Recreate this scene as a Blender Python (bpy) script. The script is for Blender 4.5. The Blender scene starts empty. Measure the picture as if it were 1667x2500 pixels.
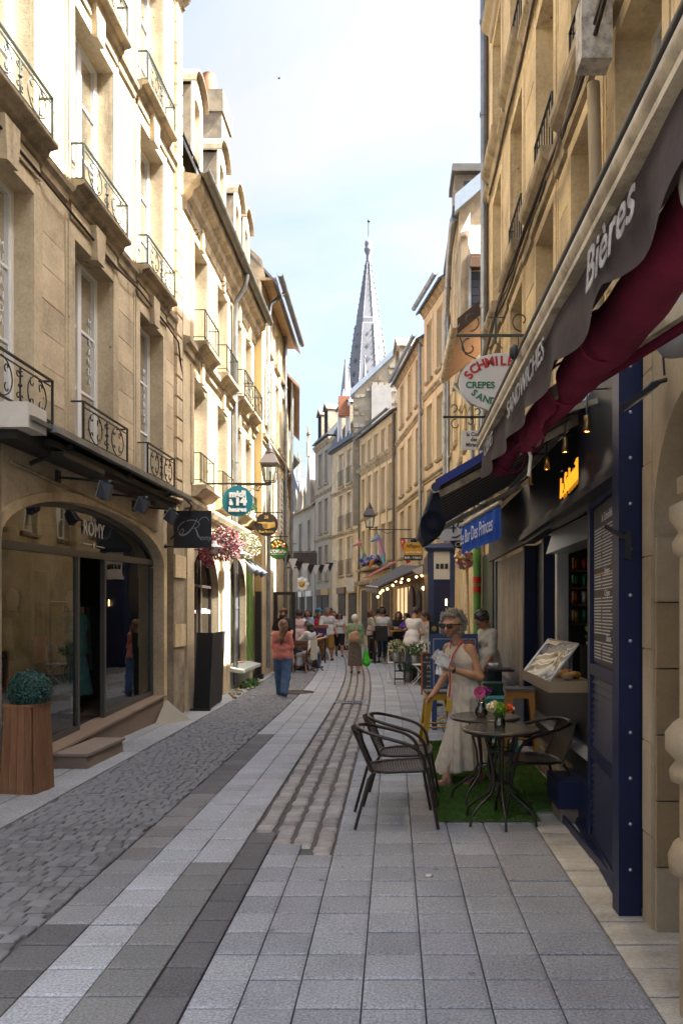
import bpy, math, random
import numpy as np
from mathutils import Matrix, Vector
pi = math.pi
sc = bpy.context.scene
COL = sc.collection
R = random.Random(7)

# ---------------------------------------------------------------- camera, sky, sun, exposure
FPX = 1900.0
cam = bpy.data.objects.new('camera', bpy.data.cameras.new('camera')); COL.objects.link(cam)
cam.location = (0, 0, 1.6); cam.rotation_euler = (pi/2, 0, 0)
cam.data.sensor_fit = 'VERTICAL'; cam.data.sensor_height = 36; cam.data.lens = FPX/2500*36
cam.data.shift_x = -0.0506; cam.data.shift_y = 0.098
cam.data.clip_start = 0.05; cam.data.clip_end = 3000
sc.camera = cam
SUN_EL, SUN_AZ = math.radians(53), math.radians(97)      # azimuth clockwise from +Y
DUST = 8.0
SKY_STRENGTH, SUN_STRENGTH, EXPOSURE, CLOUD_GAIN = 0.05, 3.0, 3.32, 1.12
w = bpy.data.worlds.new('World'); sc.world = w; w.use_nodes = True
nt = w.node_tree; nt.nodes.clear()
def N(t, ty, **k):
    n = t.nodes.new(ty)
    for a, b in k.items():
        if a.startswith('i_'): n.inputs[a[2:].replace('_', ' ')].default_value = b
        else: setattr(n, a, b)
    return n
sky = N(nt, 'ShaderNodeTexSky', sky_type='NISHITA', sun_disc=False, sun_elevation=SUN_EL, sun_rotation=SUN_AZ)
sky.air_density = 1.0; sky.dust_density = DUST; sky.ozone_density = 1.0
tc = N(nt, 'ShaderNodeTexCoord')
sep = N(nt, 'ShaderNodeSeparateXYZ'); nt.links.new(tc.outputs['Generated'], sep.inputs[0])
mx = N(nt, 'ShaderNodeMath', operation='MAXIMUM'); nt.links.new(sep.outputs['Z'], mx.inputs[0]); mx.inputs[1].default_value = 0.0
ad = N(nt, 'ShaderNodeMath', operation='ADD'); nt.links.new(mx.outputs[0], ad.inputs[0]); ad.inputs[1].default_value = 0.22
dv = N(nt, 'ShaderNodeVectorMath', operation='DIVIDE'); nt.links.new(tc.outputs['Generated'], dv.inputs[0])
cmb = N(nt, 'ShaderNodeCombineXYZ')
for i in range(3): nt.links.new(ad.outputs[0], cmb.inputs[i])
nt.links.new(cmb.outputs[0], dv.inputs[1])
cn = N(nt, 'ShaderNodeTexNoise'); cn.inputs['Scale'].default_value = 1.5; cn.inputs['Detail'].default_value = 7; cn.inputs['Roughness'].default_value = .56; cn.inputs['Distortion'].default_value = .35
nt.links.new(dv.outputs[0], cn.inputs['Vector'])
cr = N(nt, 'ShaderNodeValToRGB'); cr.color_ramp.elements[0].position = .44; cr.color_ramp.elements[1].position = .64
cr.color_ramp.elements[0].color = (.04, .04, .04, 1); cr.color_ramp.elements[1].color = (.85, .85, .85, 1)
nt.links.new(cn.outputs['Fac'], cr.inputs[0])
bw = N(nt, 'ShaderNodeRGBToBW'); nt.links.new(sky.outputs[0], bw.inputs[0])
clw = N(nt, 'ShaderNodeVectorMath', operation='SCALE'); clw.inputs[0].default_value = (1.0, 1.0, 1.07); nt.links.new(bw.outputs[0], clw.inputs['Scale'])
clb = N(nt, 'ShaderNodeVectorMath', operation='SCALE'); nt.links.new(clw.outputs[0], clb.inputs[0]); clb.inputs['Scale'].default_value = CLOUD_GAIN
mixc = N(nt, 'ShaderNodeMixRGB'); nt.links.new(cr.outputs[0], mixc.inputs[0]); nt.links.new(sky.outputs[0], mixc.inputs[1]); nt.links.new(clb.outputs[0], mixc.inputs[2])
bg = N(nt, 'ShaderNodeBackground'); bg.inputs['Strength'].default_value = SKY_STRENGTH
wo = N(nt, 'ShaderNodeOutputWorld')
wb = N(nt, 'ShaderNodeMixRGB', blend_type='MULTIPLY'); wb.inputs[0].default_value = 1; wb.inputs[2].default_value = (1, 1.0, .99, 1); nt.links.new(mixc.outputs[0], wb.inputs[1]); nt.links.new(wb.outputs[0], bg.inputs[0]); nt.links.new(bg.outputs[0], wo.inputs[0])
sl = bpy.data.lights.new('sun', 'SUN'); sl.energy = SUN_STRENGTH; sl.angle = math.radians(.53); sl.color = (1, .945, .85)
sun = bpy.data.objects.new('sun', sl); COL.objects.link(sun)
sdir = Vector((math.sin(SUN_AZ)*math.cos(SUN_EL), math.cos(SUN_AZ)*math.cos(SUN_EL), math.sin(SUN_EL)))
sun.rotation_euler = (-sdir).to_track_quat('-Z', 'Y').to_euler(); sun.location = (30, 0, 40)
sc.view_settings.view_transform = 'Standard'; sc.view_settings.look = 'None'
sc.view_settings.exposure = EXPOSURE; sc.view_settings.gamma = 1; sc.view_settings.use_curve_mapping = False
sc.render.engine = 'CYCLES'; cy = sc.cycles
cy.use_denoising = True; cy.max_bounces = 10; cy.diffuse_bounces = 8; cy.glossy_bounces = 4; cy.transparent_max_bounces = 12
cy.sample_clamp_indirect = 6; cy.caustics_reflective = False; cy.caustics_refractive = False

# ---------------------------------------------------------------- materials
MATS = {}
def mat(name, col, rough=.7, metal=0, var=.12, vs=3.0, fine=.06, fs=60, bump=0, bs=60, rnd=0, col2=None, c2s=1.2, c2w=.12, stretch=None, emit=None, spec=.5, trans=0, sheen=0, streak=0, spots=None):
    """one principled material: colour with two noise scales, optional second colour in patches, per-object variation and bump"""
    if name in MATS: return MATS[name]
    m = bpy.data.materials.new(name); m.use_nodes = True; t = m.node_tree; L = t.links.new
    b = t.nodes['Principled BSDF']; b.inputs['Roughness'].default_value = rough; b.inputs['Metallic'].default_value = metal
    b.inputs['Specular IOR Level'].default_value = spec
    if sheen: b.inputs['Sheen Weight'].default_value = sheen
    g = N(t, 'ShaderNodeNewGeometry'); vec = g.outputs['Position']
    if stretch:
        mp = N(t, 'ShaderNodeVectorMath', operation='MULTIPLY'); L(vec, mp.inputs[0]); mp.inputs[1].default_value = stretch; vec = mp.outputs[0]
    def noise(s, d=5, r=.6, v=None):
        n = N(t, 'ShaderNodeTexNoise'); n.inputs['Scale'].default_value = s; n.inputs['Detail'].default_value = d; n.inputs['Roughness'].default_value = r
        L(v or vec, n.inputs['Vector']); return n.outputs['Fac']
    rgb = N(t, 'ShaderNodeRGB'); rgb.outputs[0].default_value = (*col, 1); out = rgb.outputs[0]
    if col2:
        r_ = N(t, 'ShaderNodeValToRGB'); r_.color_ramp.elements[0].position = .5-c2w+.03; r_.color_ramp.elements[1].position = .5+c2w+.03
        L(noise(c2s, 6, .65), r_.inputs[0]); x = N(t, 'ShaderNodeMixRGB'); L(r_.outputs[0], x.inputs[0]); L(out, x.inputs[1]); x.inputs[2].default_value = (*col2, 1); out = x.outputs[0]
    val = None
    def addv(sock, amt, c=.5):
        nonlocal val
        q = N(t, 'ShaderNodeMath', operation='MULTIPLY_ADD'); L(sock, q.inputs[0]); q.inputs[1].default_value = amt*2; q.inputs[2].default_value = (1 if val is None else 0)-amt*2*c
        if val is None: val = q.outputs[0]
        else:
            a = N(t, 'ShaderNodeMath', operation='ADD'); L(val, a.inputs[0]); L(q.outputs[0], a.inputs[1]); val = a.outputs[0]
    if var: addv(noise(vs), var*2)
    if fine: addv(noise(fs, 3), fine*2)
    if rnd:
        oi = N(t, 'ShaderNodeObjectInfo'); addv(oi.outputs['Random'], rnd)
    if spots:
        vo = N(t, 'ShaderNodeTexVoronoi'); vo.inputs['Scale'].default_value = spots[0]; L(g.outputs['Position'], vo.inputs['Vector'])
        sr = N(t, 'ShaderNodeMapRange'); L(vo.outputs['Distance'], sr.inputs['Value']); sr.inputs['From Min'].default_value = spots[1]; sr.inputs['From Max'].default_value = spots[1]*.6
        addv(sr.outputs[0], -spots[2]/2, 0)
    if streak:
        mp = N(t, 'ShaderNodeVectorMath', operation='MULTIPLY'); L(g.outputs['Position'], mp.inputs[0]); mp.inputs[1].default_value = (3.2, 3.2, .22)
        sr = N(t, 'ShaderNodeMapRange'); L(noise(1.0, 6, .68, mp.outputs[0]), sr.inputs['Value']); sr.inputs['From Min'].default_value = .56; sr.inputs['From Max'].default_value = .74
        addv(sr.outputs[0], -streak/2, 0)
    if val is not None:
        h = N(t, 'ShaderNodeHueSaturation'); L(val, h.inputs['Value']); L(out, h.inputs['Color']); out = h.outputs[0]
    L(out, b.inputs['Base Color'])
    if bump:
        bp = N(t, 'ShaderNodeBump'); bp.inputs['Strength'].default_value = bump; bp.inputs['Distance'].default_value = .01
        L(noise(bs, 6), bp.inputs['Height']); L(bp.outputs[0], b.inputs['Normal'])
    if emit:
        b.inputs['Emission Color'].default_value = (*emit[:3], 1); b.inputs['Emission Strength'].default_value = emit[3]
    MATS[name] = m; return m
def glass(name, tint=(.8, .84, .82), rough=.01, base=.04, gain=1.0):
    if name in MATS: return MATS[name]
    m = bpy.data.materials.new(name); m.use_nodes = True; t = m.node_tree; t.nodes.clear(); L = t.links.new
    tr = N(t, 'ShaderNodeBsdfTransparent'); tr.inputs[0].default_value = (*tint, 1)
    gl = N(t, 'ShaderNodeBsdfGlossy'); gl.inputs['Roughness'].default_value = rough; gl.inputs[0].default_value = (.95, .97, 1, 1)
    fr = N(t, 'ShaderNodeFresnel'); fr.inputs['IOR'].default_value = 1.5
    ge = N(t, 'ShaderNodeNewGeometry'); no = N(t, 'ShaderNodeTexNoise'); no.inputs['Scale'].default_value = 1.3; L(ge.outputs['Position'], no.inputs['Vector'])
    bp = N(t, 'ShaderNodeBump'); bp.inputs['Strength'].default_value = .05; bp.inputs['Distance'].default_value = .05; L(no.outputs['Fac'], bp.inputs['Height']); L(bp.outputs[0], gl.inputs['Normal'])
    mu = N(t, 'ShaderNodeMath', operation='MULTIPLY_ADD', use_clamp=True); L(fr.outputs[0], mu.inputs[0]); mu.inputs[1].default_value = gain; mu.inputs[2].default_value = base
    ms = N(t, 'ShaderNodeMixShader'); L(mu.outputs[0], ms.inputs[0]); L(tr.outputs[0], ms.inputs[1]); L(gl.outputs[0], ms.inputs[2])
    o = N(t, 'ShaderNodeOutputMaterial'); L(ms.outputs[0], o.inputs[0]); MATS[name] = m; return m
STONE = mat('caen stone', (.56, .465, .315), .9, var=.16, vs=2.2, fine=.16, fs=26, bump=.35, bs=45, col2=(.43, .345, .225), c2s=1.3, c2w=.09, rnd=.05, streak=.6, spots=(4, .06, .7))
STONE_BLOCK = mat('caen stone block', (.565, .47, .32), .9, var=.16, vs=2.4, fine=.16, fs=30, bump=.35, bs=45, rnd=.14, col2=(.45, .36, .24), c2s=1.5, c2w=.09, streak=.55, spots=(4, .06, .7))
STONE_SHADE = mat('bounce-lit stone', (.60, .475, .29), .9, var=.18, vs=2.2, fine=.16, fs=28, bump=.4, bs=40, rnd=.14, col2=(.45, .345, .20), c2s=1.3, c2w=.09, streak=.6, spots=(5, .065, .7))  # same caen stone, lightened and yellowed to stand in for bounced light in shade
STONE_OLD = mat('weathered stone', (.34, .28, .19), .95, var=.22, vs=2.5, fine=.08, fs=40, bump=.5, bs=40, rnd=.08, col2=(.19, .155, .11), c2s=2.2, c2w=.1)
STONE_GREY = mat('grey stone', (.36, .33, .27), .9, var=.14, vs=2, bump=.3, col2=(.27, .245, .2), c2s=1)
STONE_SILL = mat('sill stone', (.36, .29, .19), .9, var=.2, vs=4, fine=.08, bump=.4, bs=50, col2=(.17, .14, .095), c2s=3.2, c2w=.1)
SPIRE = mat('spire stone', (.20, .21, .235), .9, var=.14, vs=.35, fine=.06, fs=3, col2=(.155, .163, .19), c2s=.25)
RENDER_OCHRE = mat('ochre render', (.42, .30, .13), .9, var=.12, vs=1.5, bump=.2)
SLATE = mat('slate', (.075, .085, .105), .55, var=.25, vs=6, fine=.1, fs=40, bump=.3, bs=30, rnd=.15)
ROOFTILE = mat('clay roof tile', (.25, .16, .11), .8, var=.3, vs=9, bump=.4, bs=20, rnd=.2)
ZINC = mat('zinc', (.29, .31, .33), .42, .75, var=.12, vs=5, col2=(.2, .215, .225), c2s=3)
ZINC_DARK = mat('dirty zinc', (.12, .115, .10), .6, .3, var=.25, vs=4)
IRON = mat('dark iron', (.022, .026, .024), .5, .4, var=.2, vs=20)
IRON_GREEN = mat('grey green iron', (.06, .075, .065), .55, .3, var=.25, vs=15)
IRON_RUST = mat('rusty iron', (.05, .035, .028), .7, .3, var=.3, vs=20)
WHITE = mat('white paint', (.74, .74, .72), .45, var=.05)
OFFWHITE = mat('off white paint', (.62, .6, .55), .5, var=.1)
CURTAIN = mat('net curtain', (.55, .56, .55), .9, var=.12, vs=9)
DARKIN = mat('dim interior', (.035, .03, .026), .9, var=.3)
NAVY = mat('navy gloss paint', (.010, .016, .055), .42, spec=.35, var=.2, vs=4, bump=.05, bs=12)
NAVY_BLACK = mat('near black blue paint', (.008, .010, .018), .45, spec=.35, var=.25, vs=3, bump=.06, bs=8)
BLACK = mat('black', (.012, .012, .013), .55)
BLACKGLOSS = mat('gloss black', (.012, .012, .014), .25)
ALU = mat('aluminium', (.52, .53, .54), .35, .85, var=.06)
GREYMETAL = mat('grey frame metal', (.10, .10, .095), .45, .5, var=.1)
GLASS = glass('window glass', (.62, .67, .66))
GLASS_SHOP = glass('shop glass', (.72, .76, .72), base=.05, gain=1.15)
GLASS_CLEAR = glass('clear glass', (.9, .93, .92), base=.02)
WOOD = mat('planter wood', (.20, .095, .045), .7, var=.3, vs=3, fine=.15, fs=18, stretch=(9, 9, 1.0), bump=.3, bs=12, rnd=.18)
WOODDARK = mat('dark chair wood', (.12, .062, .032), .6, var=.25, vs=8, rnd=.1)
WOODLIGHT = mat('light wood', (.36, .23, .11), .6, var=.2, vs=6)
# ---------------------------------------------------------------- geometry
def frame(o, s, n):
    s = Vector(s).normalized(); n = Vector(n).normalized(); u = Vector((0, 0, 1))
    m = Matrix((( s.x, n.x, 0, o[0]), (s.y, n.y, 0, o[1]), (s.z, n.z, 1, o[2] if len(o) > 2 else 0), (0, 0, 0, 1))); return m
class MB:
    def __init__(self, M=None): self.v = []; self.f = []; self.m = []; self.M = M; self.sm = []
    def add(self, vs, fs, m=0, sm=False):
        b = len(self.v)
        self.v += [(self.M @ Vector(p))[:] for p in vs] if self.M is not None else [tuple(p) for p in vs]
        for f in fs: self.f.append([b+i for i in f]); self.m.append(m); self.sm.append(sm)
        return self
    def quad(self, a, b, c, d, m=0): return self.add([a, b, c, d], [(0, 1, 2, 3)], m)
    def poly(self, pts, m=0): return self.add(pts, [tuple(range(len(pts)))], m)
    def box(self, x0, x1, y0, y1, z0, z1, m=0, T=None):
        p = [(x, y, z) for x in (x0, x1) for y in (y0, y1) for z in (z0, z1)]
        if T is not None: p = [(T @ Vector(q))[:] for q in p]
        return self.add(p, [(0, 1, 3, 2), (4, 6, 7, 5), (0, 4, 5, 1), (2, 3, 7, 6), (0, 2, 6, 4), (1, 5, 7, 3)], m)
    def prism(self, a, b, m=0):
        """two equal polygons joined"""
        n = len(a); fs = [tuple(range(n))[::-1], tuple(range(n, 2*n))] + [(i, (i+1) % n, n+(i+1) % n, n+i) for i in range(n)]
        return self.add(list(a)+list(b), fs, m)
    def profile(self, pr, s0, s1, m=0):
        """(n,z) outline swept along s"""
        return self.prism([(s0, a, z) for a, z in pr], [(s1, a, z) for a, z in pr], m)
    def tube(self, pts, r, n=6, m=0, sm=True, caps=True):
        P = [Vector(p) for p in pts]; k = len(P); rs = r if isinstance(r, (list, tuple)) else [r]*k
        up = None; vs = []
        for i in range(k):
            t = (P[min(i+1, k-1)]-P[max(i-1, 0)])
            if t.length < 1e-9: t = Vector((0, 0, 1))
            t.normalize()
            if up is None:
                up = Vector((0, 0, 1)) if abs(t.z) < .9 else Vector((1, 0, 0))
            a = up-t*up.dot(t)
            if a.length < 1e-6: a = t.orthogonal()
            a.normalize(); up = a; b = t.cross(a)
            for j in range(n):
                q = 2*pi*j/n; vs.append(P[i]+(a*math.cos(q)+b*math.sin(q))*rs[i])
        fs = [(i*n+j, i*n+(j+1) % n, (i+1)*n+(j+1) % n, (i+1)*n+j) for i in range(k-1) for j in range(n)]
        self.add(vs, fs, m, sm)
        if caps: self.add(vs[:n], [tuple(range(n))[::-1]], m); self.add(vs[-n:], [tuple(range(n))], m)
        return self
    def bar(self, a, b, w, h=None, m=0):
        """rectangular bar from a to b"""
        a = Vector(a); b = Vector(b); h = h or w; t = (b-a).normalized(); up = Vector((0, 0, 1)) if abs(t.z) < .95 else Vector((0, 1, 0))
        s = t.cross(up).normalized(); u = s.cross(t)
        c = [s*x*w/2+u*y*h/2 for x, y in ((-1, -1), (1, -1), (1, 1), (-1, 1))]
        return self.prism([a+q for q in c], [b+q for q in c], m)
    def lathe(self, pr, c=(0, 0, 0), n=16, m=0, sm=True, T=None):
        vs = [(c[0]+r*math.cos(2*pi*j/n), c[1]+r*math.sin(2*pi*j/n), c[2]+z) for r, z in pr for j in range(n)]
        if T is not None: vs = [(T @ Vector(q))[:] for q in vs]
        k = len(pr); fs = [(i*n+j, i*n+(j+1) % n, (i+1)*n+(j+1) % n, (i+1)*n+j) for i in range(k-1) for j in range(n)]
        self.add(vs, fs, m, sm); self.add(vs[:n], [tuple(range(n))[::-1]], m); self.add(vs[-n:], [tuple(range(n))], m); return self
    def ball(self, c, r, n=8, m=0, sq=(1, 1, 1)):
        k = max(4, n//2+1)
        vs = [(c[0]+sq[0]*r*math.sin(pi*i/k)*math.cos(2*pi*j/n), c[1]+sq[1]*r*math.sin(pi*i/k)*math.sin(2*pi*j/n), c[2]+sq[2]*r*math.cos(pi*i/k)) for i in range(k+1) for j in range(n)]
        return self.add(vs, [(i*n+j, i*n+(j+1) % n, (i+1)*n+(j+1) % n, (i+1)*n+j) for i in range(k) for j in range(n)], m, True)
    def mesh(self, name, mats):
        me = bpy.data.meshes.new(name); me.from_pydata(self.v, [], self.f)
        for x in (mats if isinstance(mats, (list, tuple)) else [mats]): me.materials.append(x)
        if me.polygons:
            me.polygons.foreach_set('material_index', self.m); me.polygons.foreach_set('use_smooth', self.sm)
        me.update(); return me
    def build(self, name, mats, parent=None, **tags): return link(name, self.mesh(name, mats), parent, **tags)
LOC = {}
def link(name, me, parent=None, M=None, label=None, cat=None, group=None, kind=None):
    o = bpy.data.objects.new(name, me); COL.objects.link(o)
    if M is not None: o.matrix_basis = M
    if parent is not None:
        o.parent = parent
        if parent.name in LOC: o.matrix_parent_inverse = Matrix.Translation([-c for c in LOC[parent.name]])
    tag(o, label, cat, group, kind); return o
def tag(o, label=None, cat=None, group=None, kind=None):
    if label: o['label'] = label
    if cat: o['category'] = cat
    if group: o['group'] = group
    if kind: o['kind'] = kind
    return o
def thing(name, label, cat, loc, group=None, kind=None):
    o = bpy.data.objects.new(name, None); COL.objects.link(o); o.location = loc; o.empty_display_size = .1
    LOC[o.name] = tuple(loc); return tag(o, label, cat, group, kind)
def copy_tree(o, M, label=None, group=None):
    """copy of a thing, its parts and sub-parts; M is the new world matrix of the root empty"""
    c = o.copy(); COL.objects.link(c); c.matrix_basis = M
    if label: c['label'] = label
    if group: c['group'] = group
    for ch in o.children:
        d = ch.copy(); COL.objects.link(d); d.parent = c; d.matrix_parent_inverse = ch.matrix_parent_inverse
        for g in ch.children:
            e = g.copy(); COL.objects.link(e); e.parent = d; e.matrix_parent_inverse = g.matrix_parent_inverse
    return c
FC = Matrix(((1, 0, 0, 0), (0, 0, -1, 0), (0, 1, 0, 0), (0, 0, 0, 1)))      # lettering that faces the camera side (-Y)
def face(d, at, size=1.0):
    """matrix for flat lettering: d = 'c' faces -Y, 'l' faces +X, 'r' faces -X"""
    q = {'c': ((1, 0, 0), (0, 0, 1), (0, -1, 0)), 'l': ((0, 1, 0), (0, 0, 1), (1, 0, 0)), 'r': ((0, -1, 0), (0, 0, 1), (-1, 0, 0)), 'u': ((1, 0, 0), (0, 1, 0), (0, 0, 1))}[d]
    return Matrix.Translation(at) @ Matrix(((q[0][0], q[1][0], q[2][0], 0), (q[0][1], q[1][1], q[2][1], 0), (q[0][2], q[1][2], q[2][2], 0), (0, 0, 0, 1)))
def text_mesh(body, size, extrude=.002, bold=0, shear=0, align='CENTER', sx=1.0, space=1.0):
    cu = bpy.data.curves.new('lettering', 'FONT'); cu.body = body; cu.size = size; cu.extrude = extrude; cu.offset = bold; cu.shear = shear; cu.space_character = space
    cu.align_x = align; cu.align_y = 'CENTER'; cu.resolution_u = 3
    o = bpy.data.objects.new('lettering', cu); COL.objects.link(o)
    me = bpy.data.meshes.new_from_object(o.evaluated_get(bpy.context.evaluated_depsgraph_get())); me.name = 'lettering'
    bpy.data.objects.remove(o); bpy.data.curves.remove(cu)
    if sx != 1: me.transform(Matrix.Scale(sx, 4, (1, 0, 0)))
    return me
def text(body, size, M, material, parent, **k):
    me = text_mesh(body, size, **k); me.materials.clear(); me.materials.append(material)
    return link('lettering', me, parent, M)
def merge(meshes):
    """join a few small meshes (with matrices) into one MB"""
    mb = MB()
    for me, M in meshes:
        mb.add([(M @ v.co)[:] for v in me.vertices], [tuple(p.vertices) for p in me.polygons])
    return mb
def circ(c, r, n=24, a0=0, a1=2*pi, rz=None):
    return [(c[0]+r*math.cos(a0+(a1-a0)*i/n), c[1]+(rz or r)*math.sin(a0+(a1-a0)*i/n)) for i in range(n+1)]
def spiral(c, r0, r1, a0, a1, n=18):
    return [(c[0]+(r0+(r1-r0)*i/n)*math.cos(a0+(a1-a0)*i/n), c[1]+(r0+(r1-r0)*i/n)*math.sin(a0+(a1-a0)*i/n)) for i in range(n+1)]
def unit_box(bev=0.0):
    if not bev: return MB().box(-.5, .5, -.5, .5, -.5, .5)
    b = bev; mb = MB(); lo = [(-.5, -.5, -.5), (.5, -.5, -.5), (.5, .5, -.5), (-.5, .5, -.5)]; hi = [(-.5, -.5, .5-b), (.5, -.5, .5-b), (.5, .5, .5-b), (-.5, .5, .5-b)]
    c = .5-b*.6; tp = [(-c, -c, .5), (c, -c, .5), (c, c, .5), (-c, c, .5)]
    mb.add(lo+hi+tp, [(3, 2, 1, 0), (8, 9, 10, 11)]+[(i, (i+1) % 4, 4+(i+1) % 4, 4+i) for i in range(4)]+[(4+i, 4+(i+1) % 4, 8+(i+1) % 4, 8+i) for i in range(4)]); return mb
def P(u, v, D): return ((u-960)*D/FPX, D, 1.6+(1495-v)*D/FPX)
# ================================================================ SETTING: ground and paving
def shift(D): return -.0028*max(0, D-11.5)**2 if D < 40 else -2.27-.16*(D-40)
MORTAR = mat('joint mortar', (.10, .097, .092), .95, var=.2, vs=5, bump=.4, bs=90)
G_LIGHT = mat('light granite', (.35, .378, .425), .75, spots=(3.2, .075, .4), var=.09, vs=2.5, fine=.5, fs=85, bump=.12, bs=150, rnd=.08, col2=(.30, .317, .345), c2s=1.6)
G_MID = mat('grey granite', (.215, .226, .245), .75, spots=(3.2, .075, .4), var=.12, vs=2.2, fine=.5, fs=85, bump=.12, bs=150, rnd=.14, col2=(.20, .212, .228), c2s=1.4)
G_DARK = mat('dark granite', (.105, .107, .117), .75, spots=(3.2, .075, .4), var=.14, vs=2.5, fine=.5, fs=85, bump=.12, bs=150, rnd=.16)
G_DUSK = mat('greenish dark granite', (.165, .175, .18), .75, var=.12, vs=2, fine=.5, fs=85, rnd=.1, spots=(3.2, .075, .4))
G_BROWN = mat('brown granite', (.195, .193, .20), .75, spots=(3.2, .075, .4), var=.14, vs=2.5, fine=.5, fs=85, bump=.12, bs=150, rnd=.2)
G_PALE = mat('pale flagstone', (.45, .445, .415), .85, spots=(3.2, .075, .4), var=.16, vs=2.5, fine=.3, fs=60, bump=.25, bs=30, rnd=.12, col2=(.32, .31, .27), c2s=1.8, stretch=(1, 2.5, 1))
G_COBBLE = mat('granite cobble', (.155, .162, .175), .8, var=.2, vs=9, fine=.14, fs=150, bump=.4, bs=60, rnd=.2)
G_SETT = mat('granite sett', (.33, .325, .325), .8, var=.15, vs=7, fine=.12, fs=150, bump=.35, bs=60, rnd=.2, col2=(.25, .24, .24), c2s=5)
G_KERB = mat('kerb granite', (.29, .30, .315), .8, spots=(3.2, .075, .4), var=.14, vs=2, fine=.5, fs=80, bump=.15, bs=120, rnd=.1)
gm = MB(); n = 60
gm.quad((-400, -60, -.03), (400, -60, -.03), (400, 900, -.03), (-400, 900, -.03))
gm.build('ground', MORTAR, kind='structure')
SLAB = {}
def slab_mesh(material, bev):
    k = (material.name, bev)
    if k not in SLAB: SLAB[k] = unit_box(bev).mesh('paving_slab', material)
    return SLAB[k]
LIMIT = {}
def paving(parent, name, x0, x1, D0, D1, row, material, top=0.0, gap=.007, bev=.12, jit=.03, alt=None, bulk=None, xj=0, mesh_var=0, uneven=.0018, far=1e9):
    """rows of paving between x0 and x1; alt(D, rnd) may pick another material; nearest pieces are objects, the rest go to the bulk MB"""
    D = D0
    while D < D1:
        d = row*(1+R.uniform(-jit, jit)); c = D+d/2; sh = shift(c); sl = (shift(c+.1)-shift(c-.1))/.2
        a, b = x0+sh+R.uniform(-xj, xj), x1+sh+R.uniform(-xj, xj)
        m_ = alt(c) if alt else material
        dz = R.uniform(-uneven, uneven); h = .05
        n = LIMIT.get(parent.name+name, 0)
        sx, sy = b-a-gap, d-gap
        Mx = Matrix(((sx, 0, 0, (a+b)/2), (sl*sx, sy, 0, c), (R.uniform(-1, 1)*uneven*1.4, R.uniform(-1, 1)*uneven*1.4, h, top-h/2+dz), (0, 0, 0, 1)))
        if sl == 0 or abs(sl) < 1e-6: pass
        if n < 300 and c < far and abs(sl) < .02:
            o = link(name, slab_mesh(m_, bev), parent, Mx); LIMIT[parent.name+name] = n+1
        else:
            q = bulk.setdefault(m_.name, (MB(), m_))[0]
            q.M = Mx; ub = unit_box(bev); q.add(ub.v, ub.f); q.M = None
        D += d
def flush(bulk, name, parent):
    mb = MB(); ms = []
    for k, (q, m_) in bulk.items():
        mb.add(q.v, q.f, len(ms)); ms.append(m_)
    if mb.v: mb.build(name, ms, parent, kind='stuff')
def struct(name): 
    return thing(name, None, None, (0, 0, 0), kind='structure')
# right hand pavement: grey slabs 25 cm square
pav = struct('pavement'); bulk = {}
G_PAVE = mat('blue grey granite', (.262, .282, .318), .75, spots=(3.2, .075, .4), var=.09, vs=2.2, fine=.55, fs=85, bump=.12, bs=150, rnd=.07, col2=(.215, .23, .262), c2s=1.3)
G_PAVE2 = mat('blue grey granite two', (.30, .322, .36), .75, spots=(3.2, .075, .4), var=.09, vs=2.2, fine=.55, fs=85, bump=.12, bs=150, rnd=.07, col2=(.25, .27, .30), c2s=1.3)
def altmid(c): return R.choice((G_PAVE2, G_PAVE2, G_PAVE)) if c < 6 else R.choice((G_PAVE2, G_PAVE2, G_LIGHT))
def altdk(c): return R.choice((G_PAVE, G_PAVE, G_PAVE, G_PAVE2)) if c < 6 else R.choice((G_PAVE2, G_PAVE, G_PAVE2))
edges = [-.40, -.13, .13, .40, .68]
for i in range(4): paving(pav, 'paving_slab', edges[i], edges[i+1], 1.9, 62, .25, G_MID, alt=altmid if i < 2 else altdk, bulk=bulk, jit=.004, far=9.5)
paving(pav, 'paving_slab', .68, 1.06, 1.9, 5.95, .25, G_MID, alt=lambda c: G_PAVE, bulk=bulk, jit=.004)
paving(pav, 'paving_slab', -.84, -.63, 1.9, 5.35, .25, G_LIGHT, alt=altmid, bulk=bulk, jit=.004); paving(pav, 'paving_slab', -.63, -.40, 1.9, 5.05, .25, G_LIGHT, alt=altdk, bulk=bulk, jit=.004)
flush(bulk, 'paving_slabs', pav)
flag = struct('wall_side_flagstones'); bulk = {}
paving(flag, 'flagstone', 1.06, 1.62, 1.4, 12.4, .27, G_PALE, bulk=bulk, jit=.12, uneven=.003, top=.004)
paving(flag, 'flagstone', .68, 1.06, 5.95, 8.6, .27, G_PALE, bulk=bulk, jit=.1, uneven=.003, top=.002)
flush(bulk, 'flagstones', flag)
# the driving strip in the middle
road = struct('roadway'); bulk = {}
paving(road, 'paving_slab', -1.80, -1.56, 2.2, 26, .26, G_BROWN, alt=lambda c: G_DARK if c < 3.95 or 7.0 < c < 10.2 else ((G_MID if c < 5.0 else G_BROWN) if c < 7.0 else G_LIGHT), bulk=bulk, jit=.05, far=12)
paving(road, 'paving_slab', -1.56, -1.295, 2.0, 60, .25, G_LIGHT, alt=lambda c: G_LIGHT, bulk=bulk, jit=.01, far=12)
paving(road, 'paving_slab', -1.295, -1.035, 2.0, 60, .25, G_LIGHT, alt=lambda c: (G_DUSK if c < 5.0 else G_LIGHT), bulk=bulk, jit=.01, far=12)
paving(road, 'paving_slab', -1.03, -.845, 1.9, 5.45, .27, G_DARK, bulk=bulk, jit=.01)
flush(bulk, 'paving_slabs', road)
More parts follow.
